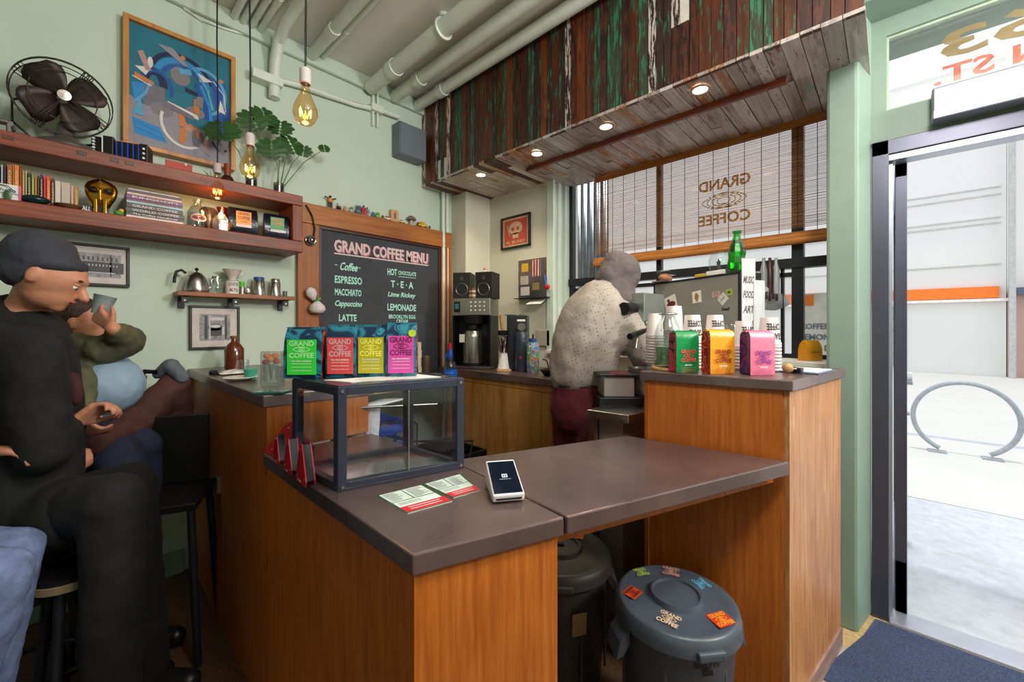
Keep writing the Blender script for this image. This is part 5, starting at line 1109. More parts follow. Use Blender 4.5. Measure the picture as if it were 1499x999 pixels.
MB().cyl((0, 0, 0), (0, 0, .045), .016, seg=18).build('tin', STL, t, smooth=True); MB().cyl((0, 0, .045), (0, 0, .075), .014, seg=18).build('cap', mat('lime2', '5AC81E', .5), t, smooth=True)
t, s_ = os_('foil_packet', 'small crumpled foil packet on the small shelf', 'packet', 363, 2.735)
MB().sph((0, 0, .024), (.015, .012, .026), 10).build('packet', MATS['foil'], t, smooth=True)
for px, h, cap, lb, r in ((379, .085, 'lid_blue', 'steel canister with bright blue lid on the small shelf', .031), (403, .082, None, 'plain steel canister with steel lid, end of the small shelf', .028)):
    t, s_ = os_('canister', lb, 'canister', px, 2.735, grp='steel canisters on the small shelf')
    MB().lathe([(.001, 0), (r, 0), (r, h), (r*.9, h+.003)], seg=28).build('body', STL, t, smooth=True); MB().lathe([(r*.9, h+.003), (r*.88, h+.02), (r*.8, h+.023), (.001, h+.023)], seg=28).build('lid', mat('lid_blue', '1E4E8A', .4) if cap else STL, t, smooth=True)
t, s_ = os_('small_cup', 'tiny dark grey cup beside the last canister', 'cup', 417, 2.74); MB().lathe([(.001, 0), (.012, 0), (.013, .035), (.011, .035), (.01, .003), (.001, .003)], seg=16).build('cup', DSTEEL, t, smooth=True)
# ================================================================ back counter
BZ = 1.0005
def at(px, py, Z): q = on(px, py, Z=Z); q.z = Z; return q
q = Vector((2.10, 2.34, BZ))
bw = thing('coffee_brewer', 'tall steel coffee brewer with thermal pot on the back counter', 'coffee brewer', q, -1.05)
MB().b2((-.15, -.10, .40), (.15, .14, .53)).build('head', STEEL, bw, bev=.006); MB().b2((-.15, .02, 0), (.15, .14, .40)).build('back_column', BLACK, bw, bev=.004); MB().b2((-.15, -.12, 0), (.15, .14, .02)).build('base', DSTEEL, bw, bev=.004)
for x in (-.15, .14): MB().b2((x, -.09, .02), (x+.01, .02, .40)).build('side_panel', BLACK, bw)
MB().b2((-.135, -.1025, .425), (-.085, -.10, .505)).build('display_bezel', BLACK, bw, bev=.002); MB().b2((-.125, -.1035, .45), (-.095, -.1025, .49)).build('display', mat('lcd_teal', '2E7A8A', .2), bw)
for i in range(4):
    for j in range(3): MB().cyl((.0+i*.035, -.10, .44+j*.03), (.0+i*.035, -.106, .44+j*.03), .006, seg=10).build('button', WHITE, bw, smooth=True)
MB().cyl((0, -.03, .34), (0, -.03, .40), .075, .085, 24).build('brew_basket', BLACK, bw, smooth=True)
MB().lathe([(.001, .02), (.078, .02), (.08, .05), (.08, .24), (.07, .28), (.04, .3), (.001, .3)], (-.01, -.03, 0), 28).build('thermal_pot', STL, bw, smooth=True); MB().cyl((-.01, -.03, .3), (-.01, -.03, .33), .05, seg=20).cyl((-.01, -.03, .02), (-.01, -.03, .045), .082, seg=24).build('pot_lid', BLACK, bw, smooth=True)
MB().b2((-.085, -.117, .2), (-.045, -.112, .26)).build('hang_tag', PAPER, bw)
SPK = mat('speaker_black', '191919', .5)
for k, (dx, lb) in enumerate(((-.095, 'left black bookshelf speaker on the coffee brewer'), (.095, 'right black bookshelf speaker on the coffee brewer'))):
    v = Matrix.Rotation(-1.05, 4, 'Z') @ Vector((dx, .02, 0)); t = thing('speaker', lb, 'speaker', (q.x+v.x, q.y+v.y, BZ+.5305), -1.05+(-.1 if k else .1), 'bookshelf speakers on the brewer')
    MB().b2((-.07, -.08, 0), (.07, .08, .2)).build('cabinet', SPK, t, bev=.004)
    MB().tor((0, -.081, .07), .045, .005, (PI/2, 0, 0)).build('woofer_ring', DSTEEL, t, smooth=True); MB().lathe([(.044, 0), (.02, .012), (.001, .008)], (0, -.081, .07), 24, (-PI/2, 0, 0)).build('woofer_cone', mat('cone', '2A2A2C', .35), t, smooth=True)
    MB().cyl((0, -.08, .155), (0, -.084, .155), .016, seg=18).build('tweeter', mat('cone2', '3E3E40', .3), t, smooth=True)
v = Matrix.Rotation(-1.05, 4, 'Z') @ Vector((0, -.05, 0))
for k in range(5):
    t = tag(MB().b2((-.024, -.02, 0), (.024, .02, .015)).build('jar_lid_box', mat('box_%d' % (k % 2), ('7A5A3A', 'C8B89A')[k % 2], .6), bev=.001), ('lowest', 'second', 'third', 'fourth', 'topmost')[k]+' small tea box stacked between the two speakers', 'box', 'tea boxes between the speakers'); t.location = (q.x+v.x, q.y+v.y, BZ+.5305+k*.0155)
v = Matrix.Rotation(-1.05, 4, 'Z') @ Vector((.07, .02, 0)); t = thing('orange_bird', 'tiny white bird toy with orange head on the right speaker', 'toy', (q.x+v.x, q.y+v.y, BZ+.7315)); MB().sph((0, 0, .012), (.014, .01, .012), 12).build('body', WHITE, t, smooth=True); MB().sph((0, 0, .032), .011, 12).build('head', ORANGE, t, smooth=True)
q = at(754, 543, BZ); t = thing('coffee_grinder', 'black column coffee grinder with silver dial', 'grinder', q+Vector((.05, .02, 0)), -.95)
MB().b2((-.075, -.04, 0), (.075, .11, .40)).build('body', mat('grinder_black', '24272E', .35), t, bev=.006); MB().lathe([(.001, 0), (.045, 0), (.05, .02), (.048, .26), (.04, .28), (.001, .285)], (.035, -.065, 0), 24).build('bin_tube', mat('grinder_blue', '2C3444', .35), t, smooth=True)
MB().cyl((.035, -.04, .315), (.035, -.075, .315), .028, seg=24).build('dial', STEEL, t, smooth=True); MB().b2((.0, -.042, .355), (.06, -.039, .37)).build('badge', WHITE, t)
MB().cyl((-.03, .03, .40), (-.03, .03, .405), .07, seg=20).build('hopper_lid', DSTEEL, t); P2().disc(.035, .10, .009).build('red_logo', RED, t, (0, -.1165, 0))
q = at(737, 543, BZ); t = thing('wood_coaster', 'square pale wood coaster under the paper cup', 'coaster', q, -.7); MB().b2((-.05, -.05, 0), (.05, .05, .014)).build('board', PINE, t, bev=.002)
t = thing('paper_cup', 'upturned white paper cup on the wood coaster', 'cup', q+Vector((0, 0, .0145))); MB().lathe([(.042, 0), (.044, .002), (.041, .006), (.027, .11), (.001, .11)], seg=24).build('cup', WHITE, t, smooth=True)
t = thing('steel_shaker', 'steel shaker cup balanced upside down on the paper cup', 'shaker', q+Vector((0, 0, .126))); MB().lathe([(.02, 0), (.034, .02), (.036, .12), (.03, .125), (.001, .125)], seg=24).build('cup', CHROME, t, smooth=True); MB().b2((-.03, -.03, .127), (.03, .03, .165)).build('cap', BLACK, t, bev=.004)
tag(MB().cyl(q+Vector((.02, .03, .29)), q+Vector((.0, .03, .40)), .012).build('wooden_spoon', PINE, smooth=True), 'pale wooden spoon handle beside the grinder', 'spoon')
q = at(781, 547, BZ); t = thing('water_bottle', 'multicoloured patterned water bottle on the back counter', 'bottle', q+Vector((.03, .03, 0)))
MB().lathe([(.001, 0), (.038, 0), (.042, .01), (.042, .19), (.03, .21), (.001, .21)], seg=24).build('body', swirl('bottle_art', ('1E7AC8', 'E8C020', 'D82820', '2050A0', 'F0F0E8', '2E9A3E'), 28, .3), t, smooth=True); MB().cyl((0, 0, .21), (0, 0, .235), .026, seg=18).build('cap', mat('capblue', '2A4A8A', .4), t, smooth=True); MB().tor((0, 0, .245), .018, .005, (PI/2, 0, .6)).build('loop', BLACK, t, smooth=True)
q = at(797, 551, BZ); t = thing('black_bowl', 'low black bowl in front of the patterned water bottle', 'bowl', q+Vector((.06, .0, 0)), .2); MB().lathe([(.001, 0), (.04, 0), (.07, .035), (.072, .04), (.066, .038), (.038, .006), (.001, .005)], seg=26).build('bowl', BLACK, t, smooth=True); MB().tube([(.03, .02, .03), (.05, .05, .09), (.03, .07, .10)], .005, 6).build('spoon', BLACK, t)
q = at(806, 545, BZ); t = thing('tall_glass_bottle', 'tall clear glass bottle with white and blue cap', 'bottle', q+Vector((.12, .0, 0))); MB().lathe([(.001, .002), (.035, .002), (.038, .01), (.038, .10), (.022, .17), (.013, .22), (.013, .25)], seg=24).build('glass', GLCY, t, smooth=True); MB().cyl((0, 0, .25), (0, 0, .275), .014, seg=16).build('cap', mat('cap_b', '5A9AD0', .4), t, smooth=True); MB().cyl((0, 0, .275), (0, 0, .30), .006, seg=10).build('tip', WHITE, t, smooth=True)
q = at(818, 553, BZ); t = thing('utensil_jar', 'glass jar of pink and red stirrers beside the barista', 'jar', q+Vector((.15, -.02, 0))); MB().lathe([(.001, .002), (.03, .002), (.032, .09), (.03, .09), (.028, .006)], seg=20).build('jar', GL, t, smooth=True)
for k in range(6): MB().cyl((.01*math.cos(k), .01*math.sin(k), .01), (.035*math.cos(k), .035*math.sin(k), .17+.01*k), .0035, seg=6).build('stirrer', mat('stir%d' % (k % 3), ('D8407A', 'B02030', 'E8A0B8')[k % 3], .5), t)
tag(MB().b2((2.505, 1.93, 1.165), (2.5195, 2.07, 1.29)).build('wall_socket', mat('socket_cream', 'B0A898', .5), bev=.003), 'double wall socket plate above the back counter', 'socket')
# picture and rack on the window wall
a_, b_ = on(734.5, 340, X=2.51), on(776.5, 340, X=2.51); zt1, zb1 = on(755, 316, X=2.51).z, on(755, 363, X=2.51).z
t = thing('framed_print', 'black framed red and cream skull print on the cream wall', 'framed print', (2.518, (a_.y+b_.y)/2, (zt1+zb1)/2), -PI/2)
W, H = a_.y-b_.y, zt1-zb1
for p_, r_ in (((-W/2, -.022, H/2-.014), (W/2, 0, H/2)), ((-W/2, -.022, -H/2), (W/2, 0, -H/2+.014)), ((-W/2, -.022, -H/2), (-W/2+.014, 0, H/2)), ((W/2-.014, -.022, -H/2), (W/2, 0, H/2))): MB().b2(p_, r_).build('frame_rail', DARKW, t, bev=.001)
MB().b2((-W/2+.01, -.008, -H/2+.01), (W/2-.01, -.004, H/2-.01)).build('paper', mat('cream_print', 'D8B48C', .6), t)
P2().rect(0, 0, W*.78, H*.78).build('red_field', mat('print_red', 'C8503E', .6), t, (0, -.009, 0))
P2().disc(.0, H*.12, W*.24, H*.2).rect(.0, -.03, W*.2, H*.16).stroke([(-W*.3, H*.25), (-W*.2, -H*.1)], .01).build('skull', MATS['cream_print'], t, (0, -.010, 0))
P2().disc(-W*.09, H*.1, W*.05).disc(W*.08, H*.1, W*.05).rect(0, -.02, .004, H*.12).build('eye_sockets', MATS['print_red'], t, (0, -.011, 0)); P2().text('EL BUHO', 0, -H*.31, W*.66, H*.09).build('lettering', MATS['cream_print'], t, (0, -.0105, 0))
a_, b_ = on(758, 400, X=2.50), on(805, 400, X=2.50); zt1, zb1 = on(785, 378, X=2.5).z, on(785, 437, X=2.5).z
t = thing('wall_file_rack', 'steel wall rack holding note cards and red pens', 'wall rack', (2.519, (a_.y+b_.y)/2, zb1), -PI/2); W, H = a_.y-b_.y, zt1-zb1
MB().b2((-W/2, -.01, 0), (W/2, 0, H)).build('back_plate', STEEL, t, bev=.001); MB().b2((-W/2, -.07, 0), (W/2, 0, .006)).build('ledge', DMETAL, t)
for x, z_, ww, hh, c in ((-W*.28, H*.80, .07, .07, 'D8B030'), (-W*.30, H*.48, .08, .07, 'B8B0A4'), (-W*.28, H*.2, .09, .07, 'C8C0B8'), (.02, H*.3, .07, .06, '8A7A50')): MB().box((x, -.013, z_), (ww, .003, hh)).build('note_card', mat('note_'+c, c, .6), t)
for k in range(5): MB().cyl((-.005+k*.014, -.02, H*.55), (-.003+k*.014, -.02, H*.96), .004, seg=8).build('pen', RED if k % 2 else mat('pen_white', 'D8C8C0', .4), t)
MB().cyl((W*.42, -.03, H*.25), (W*.36, -.03, H*.55), .008, seg=8).build('blue_tool', BLUE, t, smooth=True); MB().sph((W*.47, -.04, H*.25), (.025, .012, .02), 10).build('red_bow', RED, t, smooth=True)
MB().grid([[(x, -.012, -.002), (x, -.05, -.03), (x, -.09, -.05)] for x in (-.02, .06, .13)]).build('hanging_paper', PAPER, t, sol=.001)
# ================================================================ work shelf items
WZ = .9305
q = at(659, 562, WZ); t = thing('soda_siphon', 'blue labelled glass soda siphon with blue nozzle', 'siphon', q+Vector((0, 0, 0)), CAMROT)
MB().lathe([(.001, 0), (.044, 0), (.047, .01), (.047, .11), (.04, .135), (.018, .165), (.012, .18)], seg=26).build('glass', GLCY, t, smooth=True); MB().lathe([(.0475, .012), (.0477, .10)], seg=26).build('blue_sleeve', mat('siphon_blue', '1E6AD8', .3), t, smooth=True)
for k in range(3): o = P2().text('SODA WATER', 0, .03+k*.024, .06, .008).build('lettering', mat('siph_ink', '8AB8F0', .4), t); [setattr(v, 'co', Vector((math.sin(v.co.x/.048)*.048, -math.cos(v.co.x/.048)*.048, v.co.z))) for v in o.data.vertices]
MB().lathe([(.016, .17), (.02, .18), (.016, .21), (.012, .235), (.001, .238)], seg=18).build('head', BLUE, t, smooth=True); MB().tube([(0, 0, .21), (-.025, 0, .20), (-.032, 0, .165)], .006, 8).b2((-.004, -.03, .225), (.004, .01, .232)).build('nozzle', BLUE, t, smooth=True)
t = thing('red_capped_bottle', 'red capped dark bottle right behind the soda siphon', 'bottle', q+Vector((.06, .08, 0))); MB().lathe([(.001, 0), (.03, 0), (.03, .14), (.013, .19), (.013, .22), (.001, .22)], seg=20).build('glass', mat('bottle_blk', '1E1418', .2), t, smooth=True); MB().cyl((0, 0, .22), (0, 0, .27), .014, seg=16).build('cap', RED, t, smooth=True)
for k, px in enumerate((624, 634, 645, 617)):
    q = at(px, 561, WZ)+Vector((0, .03*(k % 2), 0)); t = thing('drinking_glass', ('second small clear glass left of the soda siphon', 'small clear glass directly behind, left of the siphon', 'small clear glass touching the soda siphon', 'leftmost small clear glass beside the stacked tea tins')[k], 'glass', q, 0, 'small clear glasses left of the siphon')
    MB().lathe([(.001, .003), (.024, .003), (.027, .07), (.025, .07), (.022, .008), (.001, .008)], seg=18).build('glass', GL, t, smooth=True)
q = at(629, 560, WZ)+Vector((.03, .08, 0)); t = thing('mesh_can', 'dull brown metal can with steel lid above the glasses', 'can', q); MB().lathe([(.001, 0), (.03, 0), (.03, .17), (.001, .17)], seg=22).build('can', mat('can_brown', '7A6A5A', .35, .7), t, smooth=True); MB().cyl((0, 0, .17), (0, 0, .18), .032, seg=22).build('lid', STL, t)
q = at(612, 561, WZ)+Vector((0, .02, 0))
for k in range(5):
    t = thing('tea_tin', ('lowest tan', 'second', 'third', 'fourth', 'topmost')[k]+' cream tea tin in the stack right of the coffee bags', 'tin', q+Vector((.004*(k % 2), 0, k*.056)), CAMROT+.1, 'stacked cream tea tins'); MB().b2((-.03, -.03, 0), (.03, .03, .055)).build('tin', mat('tin_cream', 'D0C4B0', .5) if k else mat('tin_tan', 'C89A60', .5), t, bev=.003); P2().ring(0, .028, .014, .014, .004).build('ring_mark', TEXTB, t, (0, -.031, 0))
tag(MB().tor((1.80, 2.42, WZ+.006), .05, .004).build('cable_coil', BLACK, smooth=True), 'black cable coil on the end of the pine shelf', 'cable')
# ================================================================ left bar top
q = at(343, 541, LH+.0005); q.y = min(q.y, 2.72); t = thing('amber_jug', 'brown glass bottle standing on the bar against the green wall', 'bottle', q); MB().lathe([(.001, 0), (.042, 0), (.045, .01), (.045, .11), (.03, .135), (.015, .15), (.015, .17)], seg=26).build('glass', mat('amber_glass', '5E2A10', .12, 0, .1, spec=.8), t, smooth=True); MB().cyl((0, 0, .165), (0, 0, .18), .019, seg=18).build('cap', mat('cap_brown', '7A4A2A', .4), t, smooth=True)
q = at(352, 557, LH+.0005); t = thing('saucer', 'white saucer on the bar by the shot glass', 'saucer', q+Vector((.0, .0, 0))); MB().lathe([(.001, .002), (.03, .002), (.062, .013), (.064, .014), (.06, .016), (.03, .007), (.001, .006)], seg=30).build('dish', WHITE, t, smooth=True)
q = at(352, 550, LH+.0005); t = thing('shot_glass', 'small clear tumbler on the bar behind the saucer', 'glass', q+Vector((.03, .07, 0))); MB().lathe([(.001, .006), (.02, .006), (.026, .068), (.024, .068), (.019, .012), (.001, .012)], seg=18).build('glass', GL, t, smooth=True)
t = thing('napkin_pile', 'crumpled white napkins near the brown bottle on the bar', 'napkin', at(345, 547, LH+.0005)); g = MB(); random.seed(3)
g.grid([[(x*.035, y_*.03, .004+.018*random.random()*(1 if abs(x) < 2 and abs(y_) < 2 else .2)) for x in range(-2, 3)] for y_ in range(-2, 3)]); g.build('paper', PAPER, t, sol=.001)
q = at(322, 548, LH+.001); t = thing('sunglasses', 'dark folded glasses lying on the bar near the napkins', 'glasses', q, .3); MB().b2((-.03, -.02, 0), (.1, -.015, .01)).b2((-.02, .015, 0), (.08, .018, .006)).cyl((-.02, 0, .008), (-.02, .03, .008), .014).build('frame', BLACK, t, bev=.002)
q = at(399, 576, LH+.0005); t = thing('glass_award', 'clear glass block award on a teal base on the bar', 'award', q, CAMROT); MB().b2((-.052, -.03, 0), (.052, .03, .008)).build('base', mat('base_teal', '1E6A62', .15), t, bev=.002); MB().b2((-.03, -.018, .0085), (.034, .018, .022)).build('plinth', GL, t, bev=.003)
MB().b2((-.034, -.016, .022), (.036, .016, .145)).build('block', glass('block_glass', (.92, .95, .97), .6, .85), t, bev=.004)
q = at(397, 560, LH+.0005); t = thing('flower_cup', 'glass with orange flowers behind the award', 'vase', q); MB().lathe([(.001, .002), (.028, .002), (.03, .07), (.028, .07), (.026, .006)], seg=20).build('cup', GL, t, smooth=True)
for k in range(6): MB().sph((.02*math.cos(k*1.05), .02*math.sin(k*1.05), .085+.012*(k % 3)), (.014, .014, .012), 10).build('flower', ORANGE if k % 3 else RED, t, smooth=True)
for k in range(5): MB().tube([(0, 0, .01), (.012*math.cos(k*1.2+.5), .012*math.sin(k*1.2+.5), .08)], .002, 5).build('stem', STEM, t)
t = thing('teal_cup', 'small teal paper cup left of the award', 'cup', at(372, 557, LH+.0005)+Vector((0, .05, 0)), 0); MB().lathe([(.018, 0), (.02, .0), (.026, .045), (.024, .045), (.001, .002)], seg=18).build('cup', mat('cup_teal', '3AA088', .5), t, smooth=True)
# ================================================================ tall counter items
RZ = RH+.0005
SG = swirl('g_green', ('D8384A', '14241E', 'E05060', '1A1A20', 'E86A50', '201828'), 26, .35); SO = swirl('g_orange', ('C82018', 'E86018', '3A1418', 'E84018', 'F0E0D0', 'A01A18'), 26, .35); SP = swirl('g_pink', ('3A2A6A', '4A3A80', 'B02A4A', '34245E', 'D04060', '2A2050'), 26, .35)
for px, py, c, ink, side, lb, W_, H_ in ((1006, 546, '0E8A4A', 'D84A4A', SG, 'green coffee bag with red patterned side on the tall counter', .092, .150), (1057, 548, 'F0A028', '8A1E18', SO, 'orange coffee bag with red patterned side on the tall counter', .098, .155), (1116, 550, 'E87A98', '8A3A9A', SP, 'pink coffee bag with purple patterned side on the tall counter', .098, .152)):
    q = at(px, py, RZ); t, y_ = bag('retail_coffee_bag', lb, q+Vector((.02, .02, 0)), CAMROT+.12, W_*.95, H_, .055, mat('bag_'+c, c, .3, var=.06, scale=20, bump=.3), side, group='bright coffee bags on the tall counter', th=(.9, 1, 1, 1, .93, .62))
    P2().logo(0, H_*.42, W_*.62, H_*.30).build('lettering', mat('rink_'+ink, ink, .45), t, (0, y_-.001, 0)); g = P2().text('LIGHT ROAST', 0, H_*.19, W_*.3, .006); g.build('roast_name', TEXTW, t, (0, y_-.0012, 0))
    g = P2()
    for k in range(3): g.text('NOTES OF CITRUS AND HONEY', 0, H_*.12-k*.007, W_*.6, .0025)
    g.build('small_print', mat('rink_'+ink, ink, .45), t, (0, y_-.001, 0))
q = at(978, 541, RZ); t = thing('wood_board', 'small round pale board under the glass bottle', 'board', q); MB().cyl((0, 0, 0), (0, 0, .010), .062, seg=30).build('board', PINE, t, bev=.002)
t = thing('glass_milk_bottle', 'large clear glass bottle at the far left of the tall counter', 'bottle', q+Vector((0, 0, .0105)))
MB().lathe([(.001, .004), (.048, .004), (.052, .012), (.052, .13), (.042, .165), (.03, .185), (.028, .20), (.033, .203), (.033, .215), (.028, .216), (.025, .20), (.027, .183), (.04, .16), (.048, .125), (.048, .012), (.001, .010)], seg=32).build('glass', GL, t, smooth=True)
MB().tor((0, 0, .208), .036, .0022).build('wire_bail', CHROME, t, smooth=True); MB().tube([(-.036, 0, .2), (-.06, .0, .17), (-.065, 0, .14)], .002, 6).build('bail_arm', CHROME, t, smooth=True)
MB().lathe([(.001, .011), (.046, .011), (.046, .08), (.001, .08)], seg=20).build('contents', mat('green_labels', '5E8A5A', .6, var=.5, scale=60), t, smooth=True)
CUPM = mat('paper_cup', 'DCD2D0', .55, var=.02); INK = mat('cup_ink', '3A3438', .6)
for px, pyb, pyt, txt_, lb in ((972, 534, 459, 0, 'stack of upturned paper cups behind the big glass bottle'), (1002, 540, 447, 0, 'tallest stack of upturned paper cups, blank topmost cup'), (1030, 541, 461, 1, 'stack of upturned printed cups between green and orange bags'), (1064, 541, 462, 1, 'stack of upturned printed cups behind the orange bag'), (1108, 543, 467, 1, 'stack of upturned printed cups between orange and pink bags'), (1147, 545, 466, 1, 'stack of upturned printed cups behind the pink bag'), (1086, 536, 473, 0, 'short stack of upturned clear cups behind the orange bag')):
    q = at(px, pyb, RZ); d = (q-Vector((0, 0, CAMH))).dot(FW); hh = (pyb-pyt)*d/F; t = thing('cup_stack', lb, 'cup stack', q+Vector((.02, .05, 0)), CAMROT+random.uniform(-.3, .3), 'stacks of upturned cups')
    sc = .95; m_ = GL if 'clear' in lb else CUPM; nn_ = max(1, int((hh-.10)/.0125))
    for k in range(nn_): MB().lathe([(.038*sc, .010+k*.0125), (.0425*sc, .012+k*.0125), (.0435*sc, .009+k*.0125), (.0425*sc, .003+k*.0125), (.039*sc, .001+k*.0125), (.037*sc, .008+k*.0125)], seg=24).build('nested_cup', m_, t, smooth=True)
    z0 = nn_*.0125; MB().lathe([(.039*sc, z0), (.0425*sc, z0+.001), (.0435*sc, z0+.006), (.041*sc, z0+.009), (.040*sc, z0+.011), (.031*sc, z0+.102), (.030*sc, z0+.104), (.027*sc, z0+.102), (.001, z0+.098)], seg=28).build('top_cup', m_, t, smooth=True)
    if txt_:
        o = P2().text('COFFEE', 0, .004, .062, .026, rot=PI).text('GRAND', 0, -.032, .056, .026, rot=PI).build('lettering', INK, t)
        for v in o.data.vertices:
            r = .0405-(v.co.z+.065)*.10; v.co = Vector((math.sin(v.co.x/r)*r, -math.cos(v.co.x/r)*r, z0+.065+v.co.z))
q = at(1163, 547, RZ); t = thing('garlic_ball', 'small cream ball beside the last cup stack', 'ball', q+Vector((-.0, .02, 0))); MB().sph((0, 0, .018), .018, 14).build('ball', PINE, t, smooth=True)
q = at(1195, 543, RZ); t = thing('clipboard', 'blue grey clipboard with papers on the tall counter', 'clipboard', q+Vector((-.05, .03, 0)), -.15); MB().b2((-.10, -.07, 0), (.11, .07, .004)).build('board', mat('clip_blue', '5A6A8A', .4), t, bev=.001); MB().b2((-.08, -.06, .0045), (.10, .06, .006)).build('paper', PAPER, t)
MB().b2((-.115, -.02, .006), (-.08, .02, .02)).build('binder_clip', BLACK, t, bev=.003); MB().tor((-.12, 0, .018), .010, .0012).build('clip_wire', CHROME, t)
# pouch on the sill
q = on(1186, 527, X=2.60); q.z = 1.1425; t, y_ = bag('sill_pouch', 'small golden yellow pouch standing on the window sill', q, CAMROT+.25, .10, .105, .05, mat('gold_pouch', 'F0A818', .3, bump=.3), mat('gold_pouch2', 'D88A10', .35), clip=False); P2().text('BLENDED TEA', 0, .045, .05, .006).build('lettering', BROWN, t, (0, y_-.001, 0))
# ================================================================ espresso machine
P1 = Vector((2.129, .52, 0)); pd = Vector((.418, .909, 0)).normalized(); pn = Vector((pd.y, -pd.x, 0))      # pn points away from the photographer
em = thing('espresso_machine', 'steel espresso machine whose stickered back panel faces the tall counter', 'espresso machine', (P1.x, P1.y, 0), math.atan2(pd.y, pd.x)-PI)
# local x runs from far-left corner back to P1: x in [-.56, 0] mirrored, -y is toward the photographer
EW = .56
em.location = (P1.x+pd.x*EW, P1.y+pd.y*EW, 1.0); 
PANEL = mat('panel_steel', '9A9892', .4, .35, .12, 3)
MB().b2((0, 0, .12), (EW, .008, .57)).build('back_panel', PANEL, em, bev=.002); MB().b2((-.006, -.004, .12), (0, .012, .575)).b2((EW, -.004, .12), (EW+.012, .14, .575)).b2((-.006, -.004, .57), (EW+.012, .14, .578)).build('panel_edge', DMETAL, em, bev=.001)
MB().b2((.01, .009, .25), (EW-.005, .13, .568)).build('boiler_housing', STEEL, em, bev=.005)
MB().b2((.0, .0, .0), (EW, .13, .12)).build('drip_base', DSTEEL, em, bev=.005)
def sticker(x, z_, w_, h_, r_, col, shapes):
    m = MB().box((0, 0, 0), (w_, .001, h_)); b0 = m.build('sticker', mat('st_'+col, col, .5), em); b0.location = (x, -.001, z_); b0.rotation_euler = (0, -r_, 0)
    for c, f in shapes: g = P2(); f(g); g.build('sticker_print', mat('st_'+c, c, .5), b0, (0, -.0012, 0))
sticker(.13, .455, .088, .075, .3, 'E4DED8', [('5A1E1E', lambda g: g.disc(.0, -.012, .034, .018).disc(-.012, .014, .01)), ('A05050', lambda g: g.rect(0, -.012, .045, .004))])
sticker(.315, .475, .058, .062, .1, 'E8E2DA', [('A8743A', lambda g: g.disc(0, 0, .012, .022).stroke([(-.018, -.005), (.018, .005)], .003)), ('3A2A20', lambda g: g.stroke([(-.006, -.028), (-.004, -.018)], .002).stroke([(.006, -.028), (.004, -.018)], .002))])
sticker(.435, .48, .045, .03, 0, 'C8A0A0', [('5A4A4A', lambda g: g.ring(0, 0, .012, .012, .002).rect(0, 0, .016, .002))])
sticker(.475, .455, .05, .045, .78, 'D0CCC6', [('6A6A6A', lambda g: g.text('stay', 0, 0, .03, .01))])
sticker(.51, .485, .036, .03, .1, 'A8B84A', [('3E5A1E', lambda g: g.disc(0, 0, .010, .007))])
P2().text('Small!', .49, .405, .045, .016, .3).build('lettering', TEXTB, em, (0, -.0012, 0)); P2().stroke([(.03, .385), (.09, .395), (.08, .40)], .005).disc(.03, .385, .008).build('arrow_mark', TEXTB, em, (0, -.0012, 0))
# group head box, portafilter and steam wand at the barista's end
EM = em
w0 = Matrix.Translation(em.location) @ Matrix.Rotation(em.rotation_euler.z, 4, 'Z')
em_inv = w0.inverted()
def loc(px, py, d): return em_inv @ dep(px, py, d)
b0, b1 = loc(926, 470, 2.15), loc(957, 433, 2.15)
gx0, gx1 = min(b0.x, b1.x), max(b0.x, b1.x)
MBg = MB(); cg = loc(943, 451, 2.10); MBg.box(cg, (.115, .22, .14), (0, 0, math.radians(22))).build('group_box', mat('group_steel', 'A0A8A4', .35, .7, .1), em, bev=.003)
MB().cyl(loc(928, 452, 2.00), loc(913, 452, 1.93), .028, .030, 20).build('steam_knob', BLACK, em, smooth=True)
MB().tube([loc(945, 468, 2.02), loc(944, 476, 2.0), loc(934, 488, 1.93), loc(931, 510, 1.90)], .005, 8).build('steam_wand', CHROME, em, smooth=True)
MB().cyl(loc(955, 478, 2.06), loc(949, 481, 2.03), .028, seg=20).build('portafilter_basket', CHROME, em, smooth=True); MB().cyl(loc(950, 482, 2.02), loc(922, 493, 1.86), .012, .015, 14).build('portafilter_handle', BLACK, em, smooth=True)
# on top of the machine
def mt(px, py, back): p = on(px, py, Z=1.5785); return p
def topo(x, y_): v = w0 @ Vector((x, y_, .5785)); return v
t = thing('green_bottle', 'bright green faceted glass bottle on top of the espresso machine', 'bottle', topo(.515, .045)); MB().lathe([(.001, .003), (.036, .003), (.040, .012), (.041, .05), (.036, .08), (.040, .10), (.026, .145), (.016, .175), (.014, .19), (.019, .192), (.019, .205), (.015, .206)], seg=10).build('glass', GLG, t); MB().lathe([(.001, .006), (.036, .008), (.036, .08), (.02, .14), (.001, .15)], seg=10).build('inner_glass', glass('green2', (.15, .85, .3), .6, .95), t)
t = thing('knife_jar', 'clear glass jar with dark spatulas on the espresso machine', 'jar', topo(.40, .06)); MB().lathe([(.001, .003), (.045, .003), (.048, .01), (.048, .085), (.035, .11), (.032, .12)], seg=28).build('glass', GL, t, smooth=True)
for k in range(3): MB().cyl((.005, 0, .01), (.02+.01*k, .01*k, .10-.01*k), .004, seg=6).build('spatula', DMETAL, t)
t = thing('yellow_box', 'small flat yellow box on the edge of the espresso machine', 'box', topo(.335, .03), em.rotation_euler.z); MB().b2((-.045, -.02, 0), (.02, .02, .018)).build('box', mat('bx_y', 'C8A040', .5), t, bev=.002)
t = thing('white_box', 'small flat white box beside the yellow one', 'box', topo(.43, .008), em.rotation_euler.z); MB().b2((-.055, -.01, 0), (.05, .005, .022)).build('box', WHITE, t, bev=.002)
